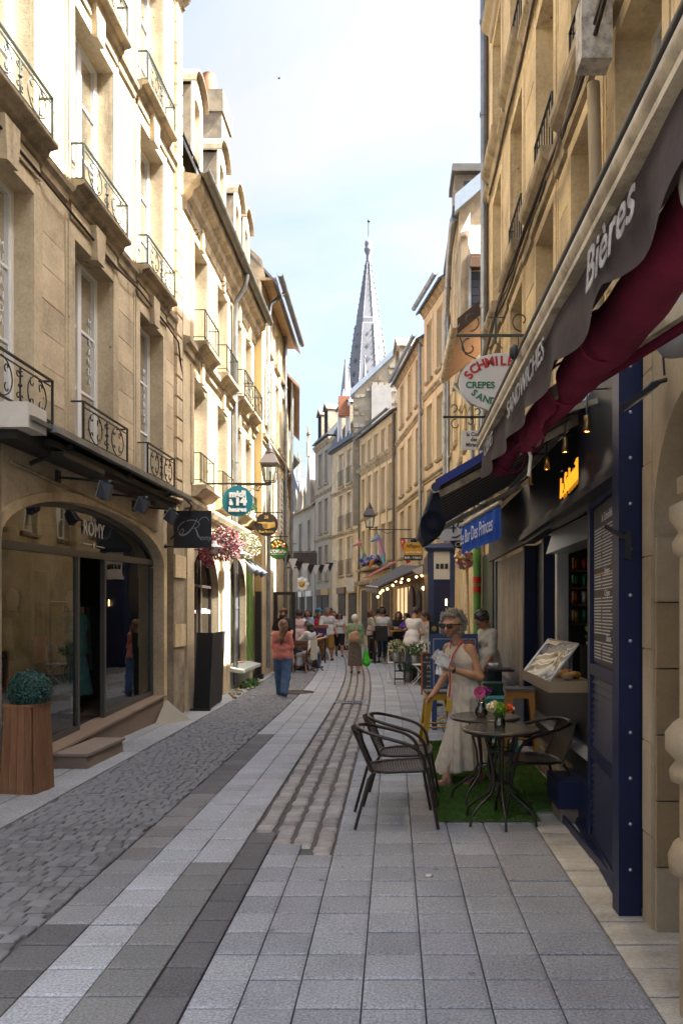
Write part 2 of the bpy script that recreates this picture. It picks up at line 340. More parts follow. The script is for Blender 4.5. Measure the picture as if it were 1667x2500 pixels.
# dished gutter of setts, four courses
gut = struct('gutter'); bulk = {}
gx = [-1.03, -.872, -.715, -.558, -.405]; gz = (-.004, -.018, -.018, -.004)
for i in range(4):
    paving(gut, 'sett', gx[i]+.012, gx[i+1]-.012, (5.5, 5.45, 5.35, 5.1)[i], 42, .128, G_SETT, top=gz[i], gap=.016, bev=.22, jit=.16, bulk=bulk, xj=.008, uneven=.004, far=14.5)
flush(bulk, 'setts', gut)
# cobbled strip on the left
cob = struct('cobbled_strip'); bulk = {}
def cobble_rows(x0, x1, D0, D1, row, far, w=.1):
    D = D0; k = 0
    while D < D1:
        d = row*R.uniform(.88, 1.12); x = x0-R.uniform(0, w); k += 1
        while x < x1:
            e = x+w*R.uniform(.72, 1.3); a, b = max(x, x0)+.004, min(e, x1)-.004; x = e
            if b-a < .03: continue
            c = D+d/2+R.uniform(-.008, .008); sh = shift(c); z = -.003+R.uniform(-.004, .003); sx, sy = b-a, d-.010; n = LIMIT.get('cobble', 0)
            Mx = Matrix(((sx, 0, 0, (a+b)/2+sh), (R.uniform(-.12, .12)*sx, sy, 0, c), (R.uniform(-.008, .008), R.uniform(-.008, .008), .05, z-.025), (0, 0, 0, 1)))
            if n < 300 and c < far: link('cobble', slab_mesh(G_COBBLE, .15), cob, Mx); LIMIT['cobble'] = n+1
            else: q = bulk.setdefault(G_COBBLE.name, (MB(), G_COBBLE))[0]; q.M = Mx; ub = unit_box(.15); q.add(ub.v, ub.f); q.M = None
        D += d
cobble_rows(-2.9, -1.81, 3.5, 24, .095, 6.5, .095); cobble_rows(.69, 1.58, 8.6, 12.4, .105, 0); cobble_rows(.69, 1.6, 12.4, 24, .105, 0); cobble_rows(-2.9, -1.81, 24, 38, .115, 0, .13)
flush(bulk, 'cobbles', cob)
kerb = struct('left_footpath'); bulk = {}
paving(kerb, 'granite_flag', -3.27, -2.905, 4.2, 30, .92, G_KERB, bulk=bulk, jit=.08, top=.006, bev=.1)
paving(kerb, 'granite_flag', -3.75, -3.275, 4.6, 19, .92, G_KERB, bulk=bulk, jit=.08, top=.006, bev=.1)
flush(bulk, 'granite_flags', kerb)
# far paving, too foreshortened to tell apart
fp = MB(); 
for i in range(30):
    a, b = 21+i*2, 23+i*2
    fp.quad((-3.8+shift(a), a, -.012), (-2.9+shift(a), a, -.012), (-2.9+shift(b), b, -.012), (-3.8+shift(b), b, -.012))
    fp.quad((.68+shift(a), a, -.012), (2.4+shift(a), a, -.012), (2.4+shift(b), b, -.012), (.68+shift(b), b, -.012))
fp.build('street', G_MID, kind='structure')
# drain grate in the gutter, round iron covers
def drain(x, y, label):
    t = thing('drain_grate', label, 'drain', (x, y, 0)); mb = MB(); W, L_ = .56, .34
    mb.box(x-W/2, x+W/2, y-L_/2, y-L_/2+.03, -.02, .006); mb.box(x-W/2, x+W/2, y+L_/2-.03, y+L_/2, -.02, .006)
    for s in (-1, 1): mb.box(x+s*(W/2-.015)-.015, x+s*(W/2-.015)+.015, y-L_/2+.03, y+L_/2-.03, -.02, .006)
    mb.build('grate_frame', G_MID, t); f = MB()
    f.box(x-W/2+.03, x+W/2-.03, y-L_/2+.03, y+L_/2-.03, -.02, -.016); f.build('pit', BLACK, t)
    for i in range(9):
        b = MB(); xx = x-W/2+.06+i*.055; b.box(xx-.011, xx+.011, y-L_/2+.03, y+L_/2-.03, -.016, .004); b.build('grate_bar', G_MID, t)
drain(-.78, 13.9, 'slotted grey drain grate set in the paved gutter')
m_ = MB(); m_.lathe([(0, 0), (.36, 0), (.36, .012), (.33, .014), (.33, .010), (0, .010)], (-1.95, 15.6, -.006), 28)
tag(m_.build('manhole_cover', IRON_RUST), 'dark round manhole cover beside the pale slabs', 'manhole cover')
for (x, y, lb) in ((.213, 4.72, 'small round steel stud between the grey slabs'), (.295, 2.78, 'small round steel stud nearest the bottom of the picture')):
    m_ = MB(); m_.lathe([(0, 0), (.026, 0), (.026, .006), (.018, .009), (.012, .004), (0, .004)], (x, y, .001), 12); tag(m_.build('survey_stud', ALU), lb, 'stud')
# artificial grass mat
GRASS = mat('artificial turf', (.055, .15, .014), .8, var=.3, vs=5, fine=.3, fs=60, col2=(.075, .125, .028), c2s=3.5)
def turf(x0, x1, y0, y1, z, label, n):
    t = thing('grass_mat', label, 'mat', ((x0+x1)/2, (y0+y1)/2, 0)); b = MB(); b.box(x0, x1, y0, y1, .006, z); b.build('mat_backing', GRASS, t)
    rr = np.random.default_rng(3); x = rr.uniform(x0, x1, n); y = rr.uniform(y0, y1, n); a = rr.uniform(0, 2*pi, n); h = rr.uniform(.012, .022, n); l = rr.normal(0, .007, (n, 2))
    V = np.zeros((n*3, 3)); ww = .0032
    V[0::3] = np.stack([x-ww*np.cos(a), y-ww*np.sin(a), np.full(n, z)], 1); V[1::3] = np.stack([x+ww*np.cos(a), y+ww*np.sin(a), np.full(n, z)], 1); V[2::3] = np.stack([x+l[:, 0], y+l[:, 1], z+h], 1)
    me = bpy.data.meshes.new('turf_pile'); me.from_pydata(V.tolist(), [], np.arange(n*3).reshape(-1, 3).tolist()); me.materials.append(GRASS)
    link('turf_pile', me, t, kind='stuff')
turf(.34, 1.12, 5.93, 9.6, .012, 'bright green artificial grass mat under the round tables', 42000)
turf(1.125, 1.44, 6.22, 9.3, .03, 'darker strip of artificial grass against the blue shopfront', 14000)
# ================================================================ building kit (s along the facade, n out of the wall, z up)
def wallgrid(mb, s0, s1, z0, z1, ops, depth, m=0, mr=None):
    """front skin with rectangular or arched openings and their reveals; ops: (s0,s1,z0,z1,rise)"""
    mr = m if mr is None else mr
    S = sorted({s0, s1, *[o[0] for o in ops], *[o[1] for o in ops]}); Z = sorted({z0, z1, *[o[2] for o in ops], *[o[3] for o in ops]})
    S = [x for x in S if s0 <= x <= s1]; Z = [x for x in Z if z0 <= x <= z1]
    for i in range(len(S)-1):
        run = None
        for j in range(len(Z)-1):
            cs, cz = (S[i]+S[i+1])/2, (Z[j]+Z[j+1])/2
            hole = any(o[0] < cs < o[1] and o[2] < cz < o[3] for o in ops)
            if not hole: mb.quad((S[i], 0, Z[j]), (S[i+1], 0, Z[j]), (S[i+1], 0, Z[j+1]), (S[i], 0, Z[j+1]), m)
    for o in ops:
        a, b, c, d = o[:4]; r = o[4] if len(o) > 4 else 0; dd = -depth
        mb.quad((a, 0, c), (a, dd, c), (a, dd, d-r), (a, 0, d-r), mr); mb.quad((b, 0, c), (b, 0, d-r), (b, dd, d-r), (b, dd, c), mr)
        mb.quad((a, 0, c), (b, 0, c), (b, dd, c), (a, dd, c), mr)
        if not r: mb.quad((a, 0, d), (a, dd, d), (b, dd, d), (b, 0, d), mr)
        else:
            n = 14; A = [((a+b)/2-(b-a)/2*math.cos(pi*i/n), d-r+r*math.sin(pi*i/n)) for i in range(n+1)]
            for i in range(n):
                p, q = A[i], A[i+1]
                mb.quad((p[0], 0, p[1]), (q[0], 0, q[1]), (q[0], 0, d), (p[0], 0, d), m)
                mb.quad((p[0], 0, p[1]), (p[0], dd, p[1]), (q[0], dd, q[1]), (q[0], 0, q[1]), mr)
def body(mb, s0, s1, z0, z1, back, front=-.03, m=0):
    """sides and back of a building so that it is a closed volume"""
    mb.quad((s0, 0, z0), (s0, -back, z0), (s0, -back, z1), (s0, 0, z1), m); mb.quad((s1, 0, z0), (s1, 0, z1), (s1, -back, z1), (s1, -back, z0), m)
    mb.quad((s0, -back, z0), (s1, -back, z0), (s1, -back, z1), (s0, -back, z1), m); mb.quad((s0, 0, z1), (s0, -back, z1), (s1, -back, z1), (s1, 0, z1), m)
def blocks(M, parent, s0, s1, z0, z1, ops, rowh, bl, material, proud=.006, gap=.007, seed=1, skip=None, name='stone_block', z_of=None):
    """ashlar: every block an object that shares one mesh; joints stay recessed"""
    rr = random.Random(seed); me = slab_mesh(material, 0); nrow = max(1, round((z1-z0)/rowh)); h = (z1-z0)/nrow; cnt = 0
    for j in range(nrow):
        a, b = z0+j*h, z0+(j+1)*h
        iv = [(s0, s1)]
        for o in ops:
            if o[2] < b-.02 and o[3] > a+.02:
                nv = []
                for p, q in iv:
                    if o[1] <= p or o[0] >= q: nv.append((p, q)); continue
                    if o[0] > p: nv.append((p, o[0]))
                    if o[1] < q: nv.append((o[1], q))
                iv = nv
        for p, q in iv:
            if q-p < .06: continue
            k = max(1, round((q-p)/bl)); cuts = [p]+[p+(q-p)*(i+rr.uniform(-.22, .22)+(.0 if j % 2 else .12))/k for i in range(1, k)]+[q]
            for i in range(k):
                x0, x1 = cuts[i]+gap/2, cuts[i+1]-gap/2
                if x1-x0 < .04 or cnt >= 299: continue
                cnt += 1; pr = proud*rr.uniform(.5, 1.3)
                Mx = M @ Matrix(((x1-x0, 0, 0, (x0+x1)/2), (0, .03, 0, pr-.015), (0, 0, h-gap, (a+b)/2), (0, 0, 0, 1))); link(name, me, parent, Mx)
WINC = {}
def window(parent, M, s0, s1, z0, z1, n, bars=2, mul=True, curtain=.0, material=None, pane=None, fw=.055, rise=0, open_=0, curtmat=None):
    """timber window: frame mesh (window) with a glass pane and curtain as sub-parts"""
    material = material or WHITE; pane = pane or GLASS; wd, ht = round(s1-s0, 3), round(z1-z0, 3)
    key = (wd, ht, bars, mul, curtain, material.name, pane.name, rise, curtmat and curtmat.name)
    if key not in WINC:
        f = MB(); t = .05
        f.box(0, fw, -t, 0, 0, ht-rise); f.box(wd-fw, wd, -t, 0, 0, ht-rise); f.box(fw, wd-fw, -t, 0, 0, fw*1.3)
        if rise:
            k = 12; A = [(wd/2-wd/2*math.cos(pi*i/k), ht-rise+rise*math.sin(pi*i/k)) for i in range(k+1)]; B = [(wd/2-(wd/2-fw)*math.cos(pi*i/k), ht-rise+(rise-fw)*math.sin(pi*i/k)) for i in range(k+1)]
            for i in range(k): f.prism([(A[i][0], -t, A[i][1]), (A[i+1][0], -t, A[i+1][1]), (B[i+1][0], -t, B[i+1][1]), (B[i][0], -t, B[i][1])], [(A[i][0], 0, A[i][1]), (A[i+1][0], 0, A[i+1][1]), (B[i+1][0], 0, B[i+1][1]), (B[i][0], 0, B[i][1])])
        else: f.box(fw, wd-fw, -t, 0, ht-fw, ht)
        if mul:
            f.box(wd/2-.05, wd/2+.05, -t+.004, .012, fw*1.3, ht-fw-rise*.0)
            f.box(fw, fw+.035, -t+.008, -.006, fw*1.3, ht-fw-rise); f.box(wd-fw-.035, wd-fw, -t+.008, -.006, fw*1.3, ht-fw-rise)
        for i in range(1, bars+1):
            z = fw*1.3+(ht-2.3*fw-rise*.4)*i/(bars+1); f.box(fw+.035*mul, wd-fw-.035*mul, -t+.012, -.008, z-.016, z+.016)
        g = MB()
        pts = [(fw*.6, -t*.55, fw*.6), (wd-fw*.6, -t*.55, fw*.6)]
        if rise: pts += [(wd/2+(wd/2-fw*.6)*math.cos(pi*i/12), -t*.55, ht-rise+(rise-fw*.6)*math.sin(pi*i/12)) for i in range(13)]
        else: pts += [(wd-fw*.6, -t*.55, ht-fw*.6), (fw*.6, -t*.55, ht-fw*.6)]
        g.poly(pts)
        c = None
        if curtain:
            c = MB(); k = 18
            for a, b in ((fw, fw+(wd/2-fw)*curtain), (wd-fw-(wd/2-fw)*curtain, wd-fw)):
                for i in range(k):
                    x, y = a+(b-a)*i/k, a+(b-a)*(i+1)/k
                    c.quad((x, -.13-.018*math.sin(i*1.9), .05), (y, -.13-.018*math.sin((i+1)*1.9), .05), (y, -.13-.018*math.sin((i+1)*1.9), ht-.05-rise*.6), (x, -.13-.018*math.sin(i*1.9), ht-.05-rise*.6))
            c = c.mesh('curtain', curtmat or CURTAIN)
        WINC[key] = (f.mesh('window', material), g.mesh('pane', pane), c)
    f, g, c = WINC[key]
    o = link('window', f, parent, M @ Matrix.Translation((s0, n, z0))); link('pane', g, o)
    if c: link('curtain', c, o)
    return o
RAILC = {}
def scroll_rail(parent, M, s0, s1, z, n, h=.42, material=None, depth=.2):
    """wrought iron guard with scrolls: front panel and two short returns"""
    material = material or IRON; wd = round(s1-s0, 2); key = ('sc', wd, h, material.name, depth)
    if key not in RAILC:
        r = MB(); q = .008; mid = wd/2
        def cv(pts, rad=.0065): r.tube([(x, 0, y) for x, y in pts], rad, 5)
        r.bar((0, 0, h), (wd, 0, h), .03, .014); r.bar((0, 0, .04), (wd, 0, .04), .018); r.bar((.015, 0, h-.06), (wd-.015, 0, h-.06), .012)
        for x in (0, wd):
            r.bar((x, 0, 0), (x, 0, h), .02); r.bar((x, 0, h), (x, -depth, h), .026, .014); r.bar((x, 0, .04), (x, -depth, .04), .016)
        for sg in (-1, 1):
            x0 = mid+sg*wd*.25; hh = h-.1
            for up in (0, 1):
                zc = .05+hh*(.24 if not up else .76)
                for k2 in (-1, 1): cv(spiral((x0+k2*wd*.07, zc), .012, .05, 0, k2*4.2*(1 if up else -1)))
            cv([(x0+sg*wd*.19*math.cos(a)-sg*wd*.04, .05+hh/2+hh*.5*math.sin(a)) for a in [(-1.5+3*i/14) for i in range(15)]])
            cv([(x0-sg*wd*.16*math.cos(a)+sg*wd*.02, .05+hh/2+hh*.5*math.sin(a)) for a in [(-1.5+3*i/14) for i in range(15)]])
            cv(spiral((mid+sg*.035, .05+hh*.2), .008, .034, 0, sg*5)); cv(spiral((mid+sg*.035, .05+hh*.8), .008, .034, 0, -sg*5))
        cv([(mid, .05), (mid, h-.06)], .009); r.ball((mid, 0, .05+hh*.5), .022, 6)
        RAILC[key] = r.mesh('balcony_railing', material)
    return link('balcony_railing', RAILC[key], parent, M @ Matrix.Translation((s0, n, z)))
def bar_rail(parent, M, s0, s1, z, n, h=.45, material=None, depth=.2, k=10, belly=0):
    material = material or IRON; wd = round(s1-s0, 2); key = ('b', wd, h, material.name, depth, k, belly)
    if key not in RAILC:
        r = MB(); r.bar((0, 0, h), (wd, 0, h), .024, .012); r.bar((0, 0, .05), (wd, 0, .05), .014)
        for x in (0, wd): r.bar((x, 0, 0), (x, 0, h), .016); r.bar((x, 0, h), (x, -depth, h), .02, .012); r.bar((x, 0, .05), (x, -depth, .05), .012)
        for i in range(1, k): r.bar((wd*i/k, 0, .02), (wd*i/k, 0, h), .011)
        RAILC[key] = r.mesh('balcony_railing', material)
    return link('balcony_railing', RAILC[key], parent, M @ Matrix.Translation((s0, n, z)))
CORNICE = [(0, 0), (.05, 0), (.05, .06), (.10, .10), (.10, .16), (.17, .22), (.22, .30), (.22, .36), (0, .40)]
def mould(k, kz=1.0): return [(a*k, b*k*kz) for a, b in CORNICE]
def gable_roof(mb, s0, s1, ze, zr, back, over=.25, m=0, t=.08):
    """two roof slopes parallel to the street, eave overhang over"""
    hb = back/2; sl = (zr-ze)/hb; z_e = ze-over*sl
    for sg in (1, -1):
        e = over if sg == 1 else -back-over; rdg = -hb
        mb.prism([(s0, e, z_e), (s0, rdg, zr), (s0, rdg, zr+t), (s0, e, z_e+t)], [(s1, e, z_e), (s1, rdg, zr), (s1, rdg, zr+t), (s1, e, z_e+t)], m)
def pipe(parent, pts, r=.045, material=None, name='downpipe', collars=True):
    p = MB(); p.tube(pts, r, 8)
    if collars:
        for i in range(len(pts)-1):
            a, b = Vector(pts[i]), Vector(pts[i+1]); k = int((b-a).length/1.9)
            for j in range(1, k+1):
                c = a.lerp(b, j/(k+1)); d = (b-a).normalized()*.03; p.tube([c-d, c+d], r*1.25, 8)
    return p.build(name, material or ZINC, parent)
def gutter(parent, M, s0, s1, n, z, r=.07, material=None):
    g = MB(M); k = 8
    for i in range(k):
        a, b = pi+pi*i/k, pi+pi*(i+1)/k
        p = [(n+r*math.cos(a), z+r*math.sin(a)), (n+r*math.cos(b), z+r*math.sin(b))]
        q = [(n+(r-.012)*math.cos(a), z+(r-.012)*math.sin(a)), (n+(r-.012)*math.cos(b), z+(r-.012)*math.sin(b))]
        g.prism([(s0, *p[0]), (s0, *p[1]), (s0, *q[1]), (s0, *q[0])], [(s1, *p[0]), (s1, *p[1]), (s1, *q[1]), (s1, *q[0])])
    nn = int((s1-s0)/.9)
    for j in range(nn+1):
        s = s0+(s1-s0)*(j+.5)/(nn+1); A = [(n+(r+.008)*math.cos(pi+pi*i/6), z+(r+.008)*math.sin(pi+pi*i/6)) for i in range(7)]
        for i in range(6): g.quad((s-.02, *A[i]), (s+.02, *A[i]), (s+.02, *A[i+1]), (s-.02, *A[i+1]))
    return g.build('gutter', material or ZINC, parent)
def slates(parent, a, b, c, nrow, ncol, material=None, name='slate', lift=.012, t=.01):
    """slates or tiles laid in courses on the parallelogram a->b (along the eave), a->c (up the slope)"""
    a, b, c = Vector(a), Vector(b), Vector(c); e = (b-a)/ncol; u = (c-a)/nrow; nn = e.cross(u).normalized()
    if nn.z < 0: nn = -nn
    me = slab_mesh(material or SLATE, 0)
    for j in range(nrow):
        for i in range(ncol+(j % 2)):
            x0, x1 = max(0, i-.5*(j % 2)), min(ncol, i+1-.5*(j % 2))
            if x1-x0 < .1: continue
            ce = a+e*((x0+x1)/2)+u*(j+.55)+nn*(lift+R.uniform(0, .006)); E = e*((x1-x0)*.96); U = u*1.15+nn*(-.014)
            link(name, me, parent, Matrix(((E.x, U.x, nn.x*t, ce.x), (E.y, U.y, nn.y*t, ce.y), (E.z, U.z, nn.z*t, ce.z), (0, 0, 0, 1))))
def surround(mb, s0, s1, z0, z1, wd=.14, pr=.035, key=True, m=0):
    """flat stone band round an opening, outer fillet and keystone"""
    mb.box(s0-wd, s0-.002, 0, pr, z0, z1, m); mb.box(s1+.002, s1+wd, 0, pr, z0, z1, m); mb.box(s0-wd, s1+wd, 0, pr, z1+.002, z1+wd, m)
    mb.box(s0-wd-.05, s0-wd-.012, 0, pr*.6, z0, z1+wd+.04, m); mb.box(s1+wd+.012, s1+wd+.05, 0, pr*.6, z0, z1+wd+.04, m)
# ================================================================ LEFT: the tall cream stone house with the clothes shop
M1 = frame((-3.725, 0, 0), (.024, 1, 0), (1, -.024, 0))
L1 = thing('stone_house', 'tall cream stone house with scrolled balcony rails above an arched shop window', 'house', (-3.55, 9, 0))
w1 = [(4.45, 5.5), (6.55, 7.62), (8.55, 9.65), (10.6, 11.58)]
rows1 = [(3.42, 5.70), (6.30, 8.28), (8.78, 10.85)]
ops = [(a, b, c, d) for a, b in w1 for c, d in rows1]
arch = (7.02, 11.62, .0, 2.84, .56)
mb = MB(M1); wallgrid(mb, 1.5, 12.45, 0, 11.5, ops+[arch], .17); body(mb, 1.5, 12.45, 0, 11.5, 7); mb.build('wall', STONE, L1)
blocks(M1, L1, 6.0, 12.2, 3.42, 11.2, [(a-.2, b+.2, c-.06, d+.2) for a, b in w1 for c, d in rows1]+[(0, 20, 5.98, 6.24), (0, 20, 8.45, 8.72)], .335, .62, STONE_BLOCK, proud=.007, gap=.011, seed=4)
for i, (a, b) in enumerate(w1):
    for j, (c, d) in enumerate(rows1):
        window(L1, M1, a, b, c, d, -.17, bars=2, curtain=(.0, .98, .98)[j] if (i+j) % 2 == 0 else (.3, .98, .7)[j])
        sb = MB(M1); surround(sb, a, b, c, d, .15, .03); sb.build('window_surround', STONE, L1)
        kb = MB(M1); mid = (a+b)/2; kb.prism([(mid-.10, 0, d-.02), (mid+.10, 0, d-.02), (mid+.14, 0, d+.36), (mid-.14, 0, d+.36)], [(mid-.10, .10, d-.03), (mid+.10, .10, d-.03), (mid+.14, .10, d+.36), (mid-.14, .10, d+.36)]); kb.build('keystone', STONE, L1)
        for sg in (-1, 1):
            pb = MB(M1)
            x0, x1 = sorted((mid+sg*.17, mid+sg*(.5*(b-a)+.10)))
            pb.prism([(x0, .03, d+.17), (x1, .03, d+.17), (x1, .03, d+.35), (x0, .03, d+.35)], [(x0, .055, d+.17), (x1, .055, d+.17), (x1, .035, d+.33), (x0, .035, d+.33)])
            pb.build('lintel_moulding', STONE, L1)
        if j:
            s_ = MB(M1); s_.profile([(0, c-.25), (.04, c-.23), (.05, c-.18), (.10, c-.15), (.12, c-.10), (.19, c-.08), (.20, c-.065), (.20, c-.035), (0, c-.02)], a-.16, b+.16); s_.build('window_sill', STONE_SILL, L1)
        scroll_rail(L1, M1, a-.10, b+.10, c+(-.03 if j else .02), .165, .42 if j else .45, IRON_GREEN if j else IRON)
for z in (6.0, 8.47):
    cuts = [1.5]+[x for a, b in w1 for x in (a-.165, b+.165)]+[12.18]
    for i in range(0, len(cuts), 2):
        s_ = MB(M1); s_.profile([(0, z), (.03, z+.02), (.04, z+.09), (.075, z+.13), (.085, z+.19), (0, z+.23)], cuts[i], cuts[i+1]); s_.build('string_course', STONE_SILL, L1)
s_ = MB(M1); s_.profile([(a, b+11.22) for a, b in mould(.8)], 1.5, 12.55); s_.build('cornice', STONE_SILL, L1)
q = MB(M1); q.box(12.17, 12.45, 0, .02, 3.3, 11.2); q.build('corner_pilaster', STONE, L1)
for i in range(24):
    z = 3.36+i*.325; link('quoin', slab_mesh(STONE_BLOCK, 0), L1, M1 @ Matrix(((.29, 0, 0, 12.31), (0, .06, 0, .03), (0, 0, .285, z+.16), (0, 0, 0, 1))))
rf = MB(M1); gable_roof(rf, 1.5, 12.5, 11.6, 14.0, 7, .25); rf.build('roof', SLATE, L1)
# zinc canopy with its gutter over the shop
cp = MB(M1); cp.prism([(6.75, 0, 3.42), (6.75, .46, 3.30), (6.75, .46, 3.26), (6.75, 0, 3.36)], [(11.55, 0, 3.42), (11.55, .46, 3.30), (11.55, .46, 3.26), (11.55, 0, 3.36)]); cp.build('shop_canopy', ZINC_DARK, L1)
cp = MB(M1); cp.profile([(.44, 3.24), (.50, 3.24), (.50, 3.29), (.485, 3.29), (.485, 3.31), (.44, 3.31)], 7.1, 11.5); cp.build('canopy_edge', ZINC, L1)
cp = MB(M1); cp.box(6.8, 11.4, .05, .28, 3.12, 3.25); cp.box(7.3, 11.3, .26, .36, 3.16, 3.22); cp.box(7.4, 8.4, .3, .42, 3.08, 3.13); cp.build('awning_box', BLACK, L1)
for s in (7.6, 9.2, 10.7):
    c_ = MB(M1); c_.bar((s, 0, 3.05), (s, .42, 3.22), .035); c_.build('canopy_bracket', BLACK, L1)
c_ = MB(M1); c_.box(6.72, 7.06, .02, .42, 3.2, 3.42); c_.build('junction_box', OFFWHITE, L1)
pipe(L1, [(M1 @ Vector(p))[:] for p in ((7.2, .02, 2.99), (9.2, .02, 2.90), (11.3, .02, 2.78))], .018, STONE_SILL, 'cable_conduit', False)
pipe(L1, [(M1 @ Vector(p))[:] for p in ((6.9, .08, 3.46), (8.0, .06, 3.44), (9.1, .12, 3.41), (10.3, .06, 3.44), (11.4, .3, 3.38), (11.7, .42, 3.2), (11.72, .3, 2.9), (11.7, .1, 2.7))], .014, BLACK, 'cable', False)
pipe(L1, [(M1 @ Vector(p))[:] for p in ((6.2, .06, 5.93), (7.7, .06, 5.92), (9.7, .06, 5.88), (10.4, .07, 5.93), (11.7, .06, 5.9), (12.1, .1, 5.8), (12.45, .05, 5.4))], .013, IRON_RUST, 'cable', False)
# stone frame round the shop arch
af = MB(M1); k = 24
for (o1, o2, pr) in ((.0, .07, .035), (.42, .46, .03)):
    pass
A = lambda off: [(9.32-(2.3+off)*math.cos(pi*i/k), 2.28+(.56+off*.8)*math.sin(pi*i/k)) for i in range(k+1)]
a_, b_ = A(.002), A(.13)
for i in range(k): af.prism([(a_[i][0], 0, a_[i][1]), (a_[i+1][0], 0, a_[i+1][1]), (b_[i+1][0], 0, b_[i+1][1]), (b_[i][0], 0, b_[i][1])], [(p[0], .03, p[1]) for p in (a_[i], a_[i+1], b_[i+1], b_[i])])
af.box(11.622, 11.75, 0, .03, .35, 2.26); af.build('arch_surround', STONE_SHADE, L1)
pl = MB(M1); pl.box(11.86, 12.42, 0, .10, 0, 3.2); pl.build('pilaster', STONE_OLD, L1)
pl = MB(M1); pl.box(4.5, 6.98, 0, .05, 0, 3.1); pl.build('pilaster', STONE_OLD, L1)
blocks(M1, L1, 11.86, 12.42, .0, 3.2, [], .36, .6, STONE_SHADE, proud=.106, seed=9)
# sloping stone base and sill (the pavement falls away)
zs = lambda s: .14+(s-7.2)*.052
bs = MB(M1); bs.prism([(7.02, -.9, -.02), (7.02, .06, -.02), (7.02, .06, zs(7.02)-.03), (7.02, -.9, zs(7.02)-.03)], [(11.62, -.9, -.02), (11.62, .02, -.02), (11.62, .02, zs(11.62)-.03), (11.62, -.9, zs(11.62)-.03)]); bs.build('shop_base', mat('pinkish base stone', (.20, .15, .115), .8, var=.15, bump=.2), L1)
bs = MB(M1); bs.prism([(7.02, -.25, zs(7.02)-.028), (7.02, .10, zs(7.02)-.028), (7.02, .10, zs(7.02)), (7.02, -.25, zs(7.02))], [(11.60, -.25, zs(11.6)-.028), (11.60, .05, zs(11.6)-.028), (11.60, .05, zs(11.6)), (11.60, -.25, zs(11.6))]); bs.build('shop_sill', mat('sill board', (.26, .19, .14), .5, var=.1), L1)
mr = MB(M1); mr.lathe([(0, 0), (.06, 0), (.06, .02), (.045, .03), (0, .022)], (0, 0, 0), 16, T=Matrix.Translation((8.02, .07, .09)) @ Matrix.Rotation(-pi/2, 4, 'X')); mr.build('base_roundel', STONE_OLD, L1)
# shop window: metal frame, panes, door recess
sf = MB(M1); n0 = -.16
def fbar(s, z0, z1, wd=.05): sf.box(s-wd/2, s+wd/2, n0-.03, n0+.03, z0, z1)
k = 28; Ai = [(9.32-2.3*math.cos(pi*i/k), 2.28+.56*math.sin(pi*i/k)) for i in range(k+1)]; Bi = [(9.32-2.24*math.cos(pi*i/k), 2.28+.50*math.sin(pi*i/k)) for i in range(k+1)]
for i in range(k): sf.prism([(Ai[i][0], n0-.03, Ai[i][1]), (Ai[i+1][0], n0-.03, Ai[i+1][1]), (Bi[i+1][0], n0-.03, Bi[i+1][1]), (Bi[i][0], n0-.03, Bi[i][1])], [(p[0], n0+.03, p[1]) for p in (Ai[i], Ai[i+1], Bi[i+1], Bi[i])])
fbar(7.05, .12, 2.26); fbar(11.59, .33, 2.26); fbar(9.02, .2, 2.27); fbar(9.80, .25, 2.30)
sf.prism([(7.05, n0-.04, 2.20), (7.05, n0+.04, 2.20), (7.05, n0+.04, 2.28), (7.05, n0-.04, 2.28)], [(11.59, n0-.04, 2.30), (11.59, n0+.04, 2.30), (11.59, n0+.04, 2.38), (11.59, n0-.04, 2.38)])
sf.prism([(7.05, n0-.03, .15), (7.05, n0+.03, .15), (7.05, n0+.03, .21), (7.05, n0-.03, .21)], [(9.0, n0-.03, .23), (9.0, n0+.03, .23), (9.0, n0+.03, .29), (9.0, n0-.03, .29)])
sf.prism([(9.82, n0-.03, .28), (9.82, n0+.03, .28), (9.82, n0+.03, .34), (9.82, n0-.03, .34)], [(11.59, n0-.03, .37), (11.59, n0+.03, .37), (11.59, n0+.03, .43), (11.59, n0-.03, .43)])
shop = sf.build('shop_window', GREYMETAL, L1)
g = MB(M1); g.poly([(7.06, n0, .18), (9.0, n0, .27), (9.0, n0, 2.25), (7.06, n0, 2.22)]); g.build('pane', GLASS_SHOP, shop)
g = MB(M1); g.poly([(9.82, n0, .3), (11.58, n0, .4), (11.58, n0, 2.33), (9.82, n0, 2.27)]); g.build('pane', GLASS_SHOP, shop)
g = MB(M1); g.poly([(7.07, n0, 2.25), (11.57, n0, 2.34)]+[(9.32+2.26*math.cos(pi*i/20), n0, 2.28+.52*math.sin(pi*i/20)) for i in range(1, 20)]); g.build('pane', GLASS_SHOP, shop)
d = MB(M1)   # recessed door standing ajar
for (a, b, c, e) in ((9.06, 9.12, .24, 2.2), (9.48, 9.54, .24, 2.2)): d.box(a, b, -.75, -.70, c, e)
d.box(9.12, 9.48, -.75, -.70, .24, .34); d.box(9.12, 9.48, -.75, -.70, 2.1, 2.2); d.build('shop_door', BLACK, L1)
g = MB(M1); g.quad((9.12, -.73, .34), (9.48, -.73, .34), (9.48, -.73, 2.1), (9.12, -.73, 2.1)); g.build('pane', GLASS_SHOP, L1)
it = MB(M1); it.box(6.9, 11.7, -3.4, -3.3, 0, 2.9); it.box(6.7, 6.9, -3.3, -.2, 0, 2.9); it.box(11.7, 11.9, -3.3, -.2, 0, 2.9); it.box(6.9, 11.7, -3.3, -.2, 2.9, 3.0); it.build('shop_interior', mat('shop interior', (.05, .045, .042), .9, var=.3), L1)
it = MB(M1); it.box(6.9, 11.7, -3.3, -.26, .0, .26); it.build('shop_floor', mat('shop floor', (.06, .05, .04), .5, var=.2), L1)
tm = face('l', M1 @ Vector((9.5, -.15, 2.60)))
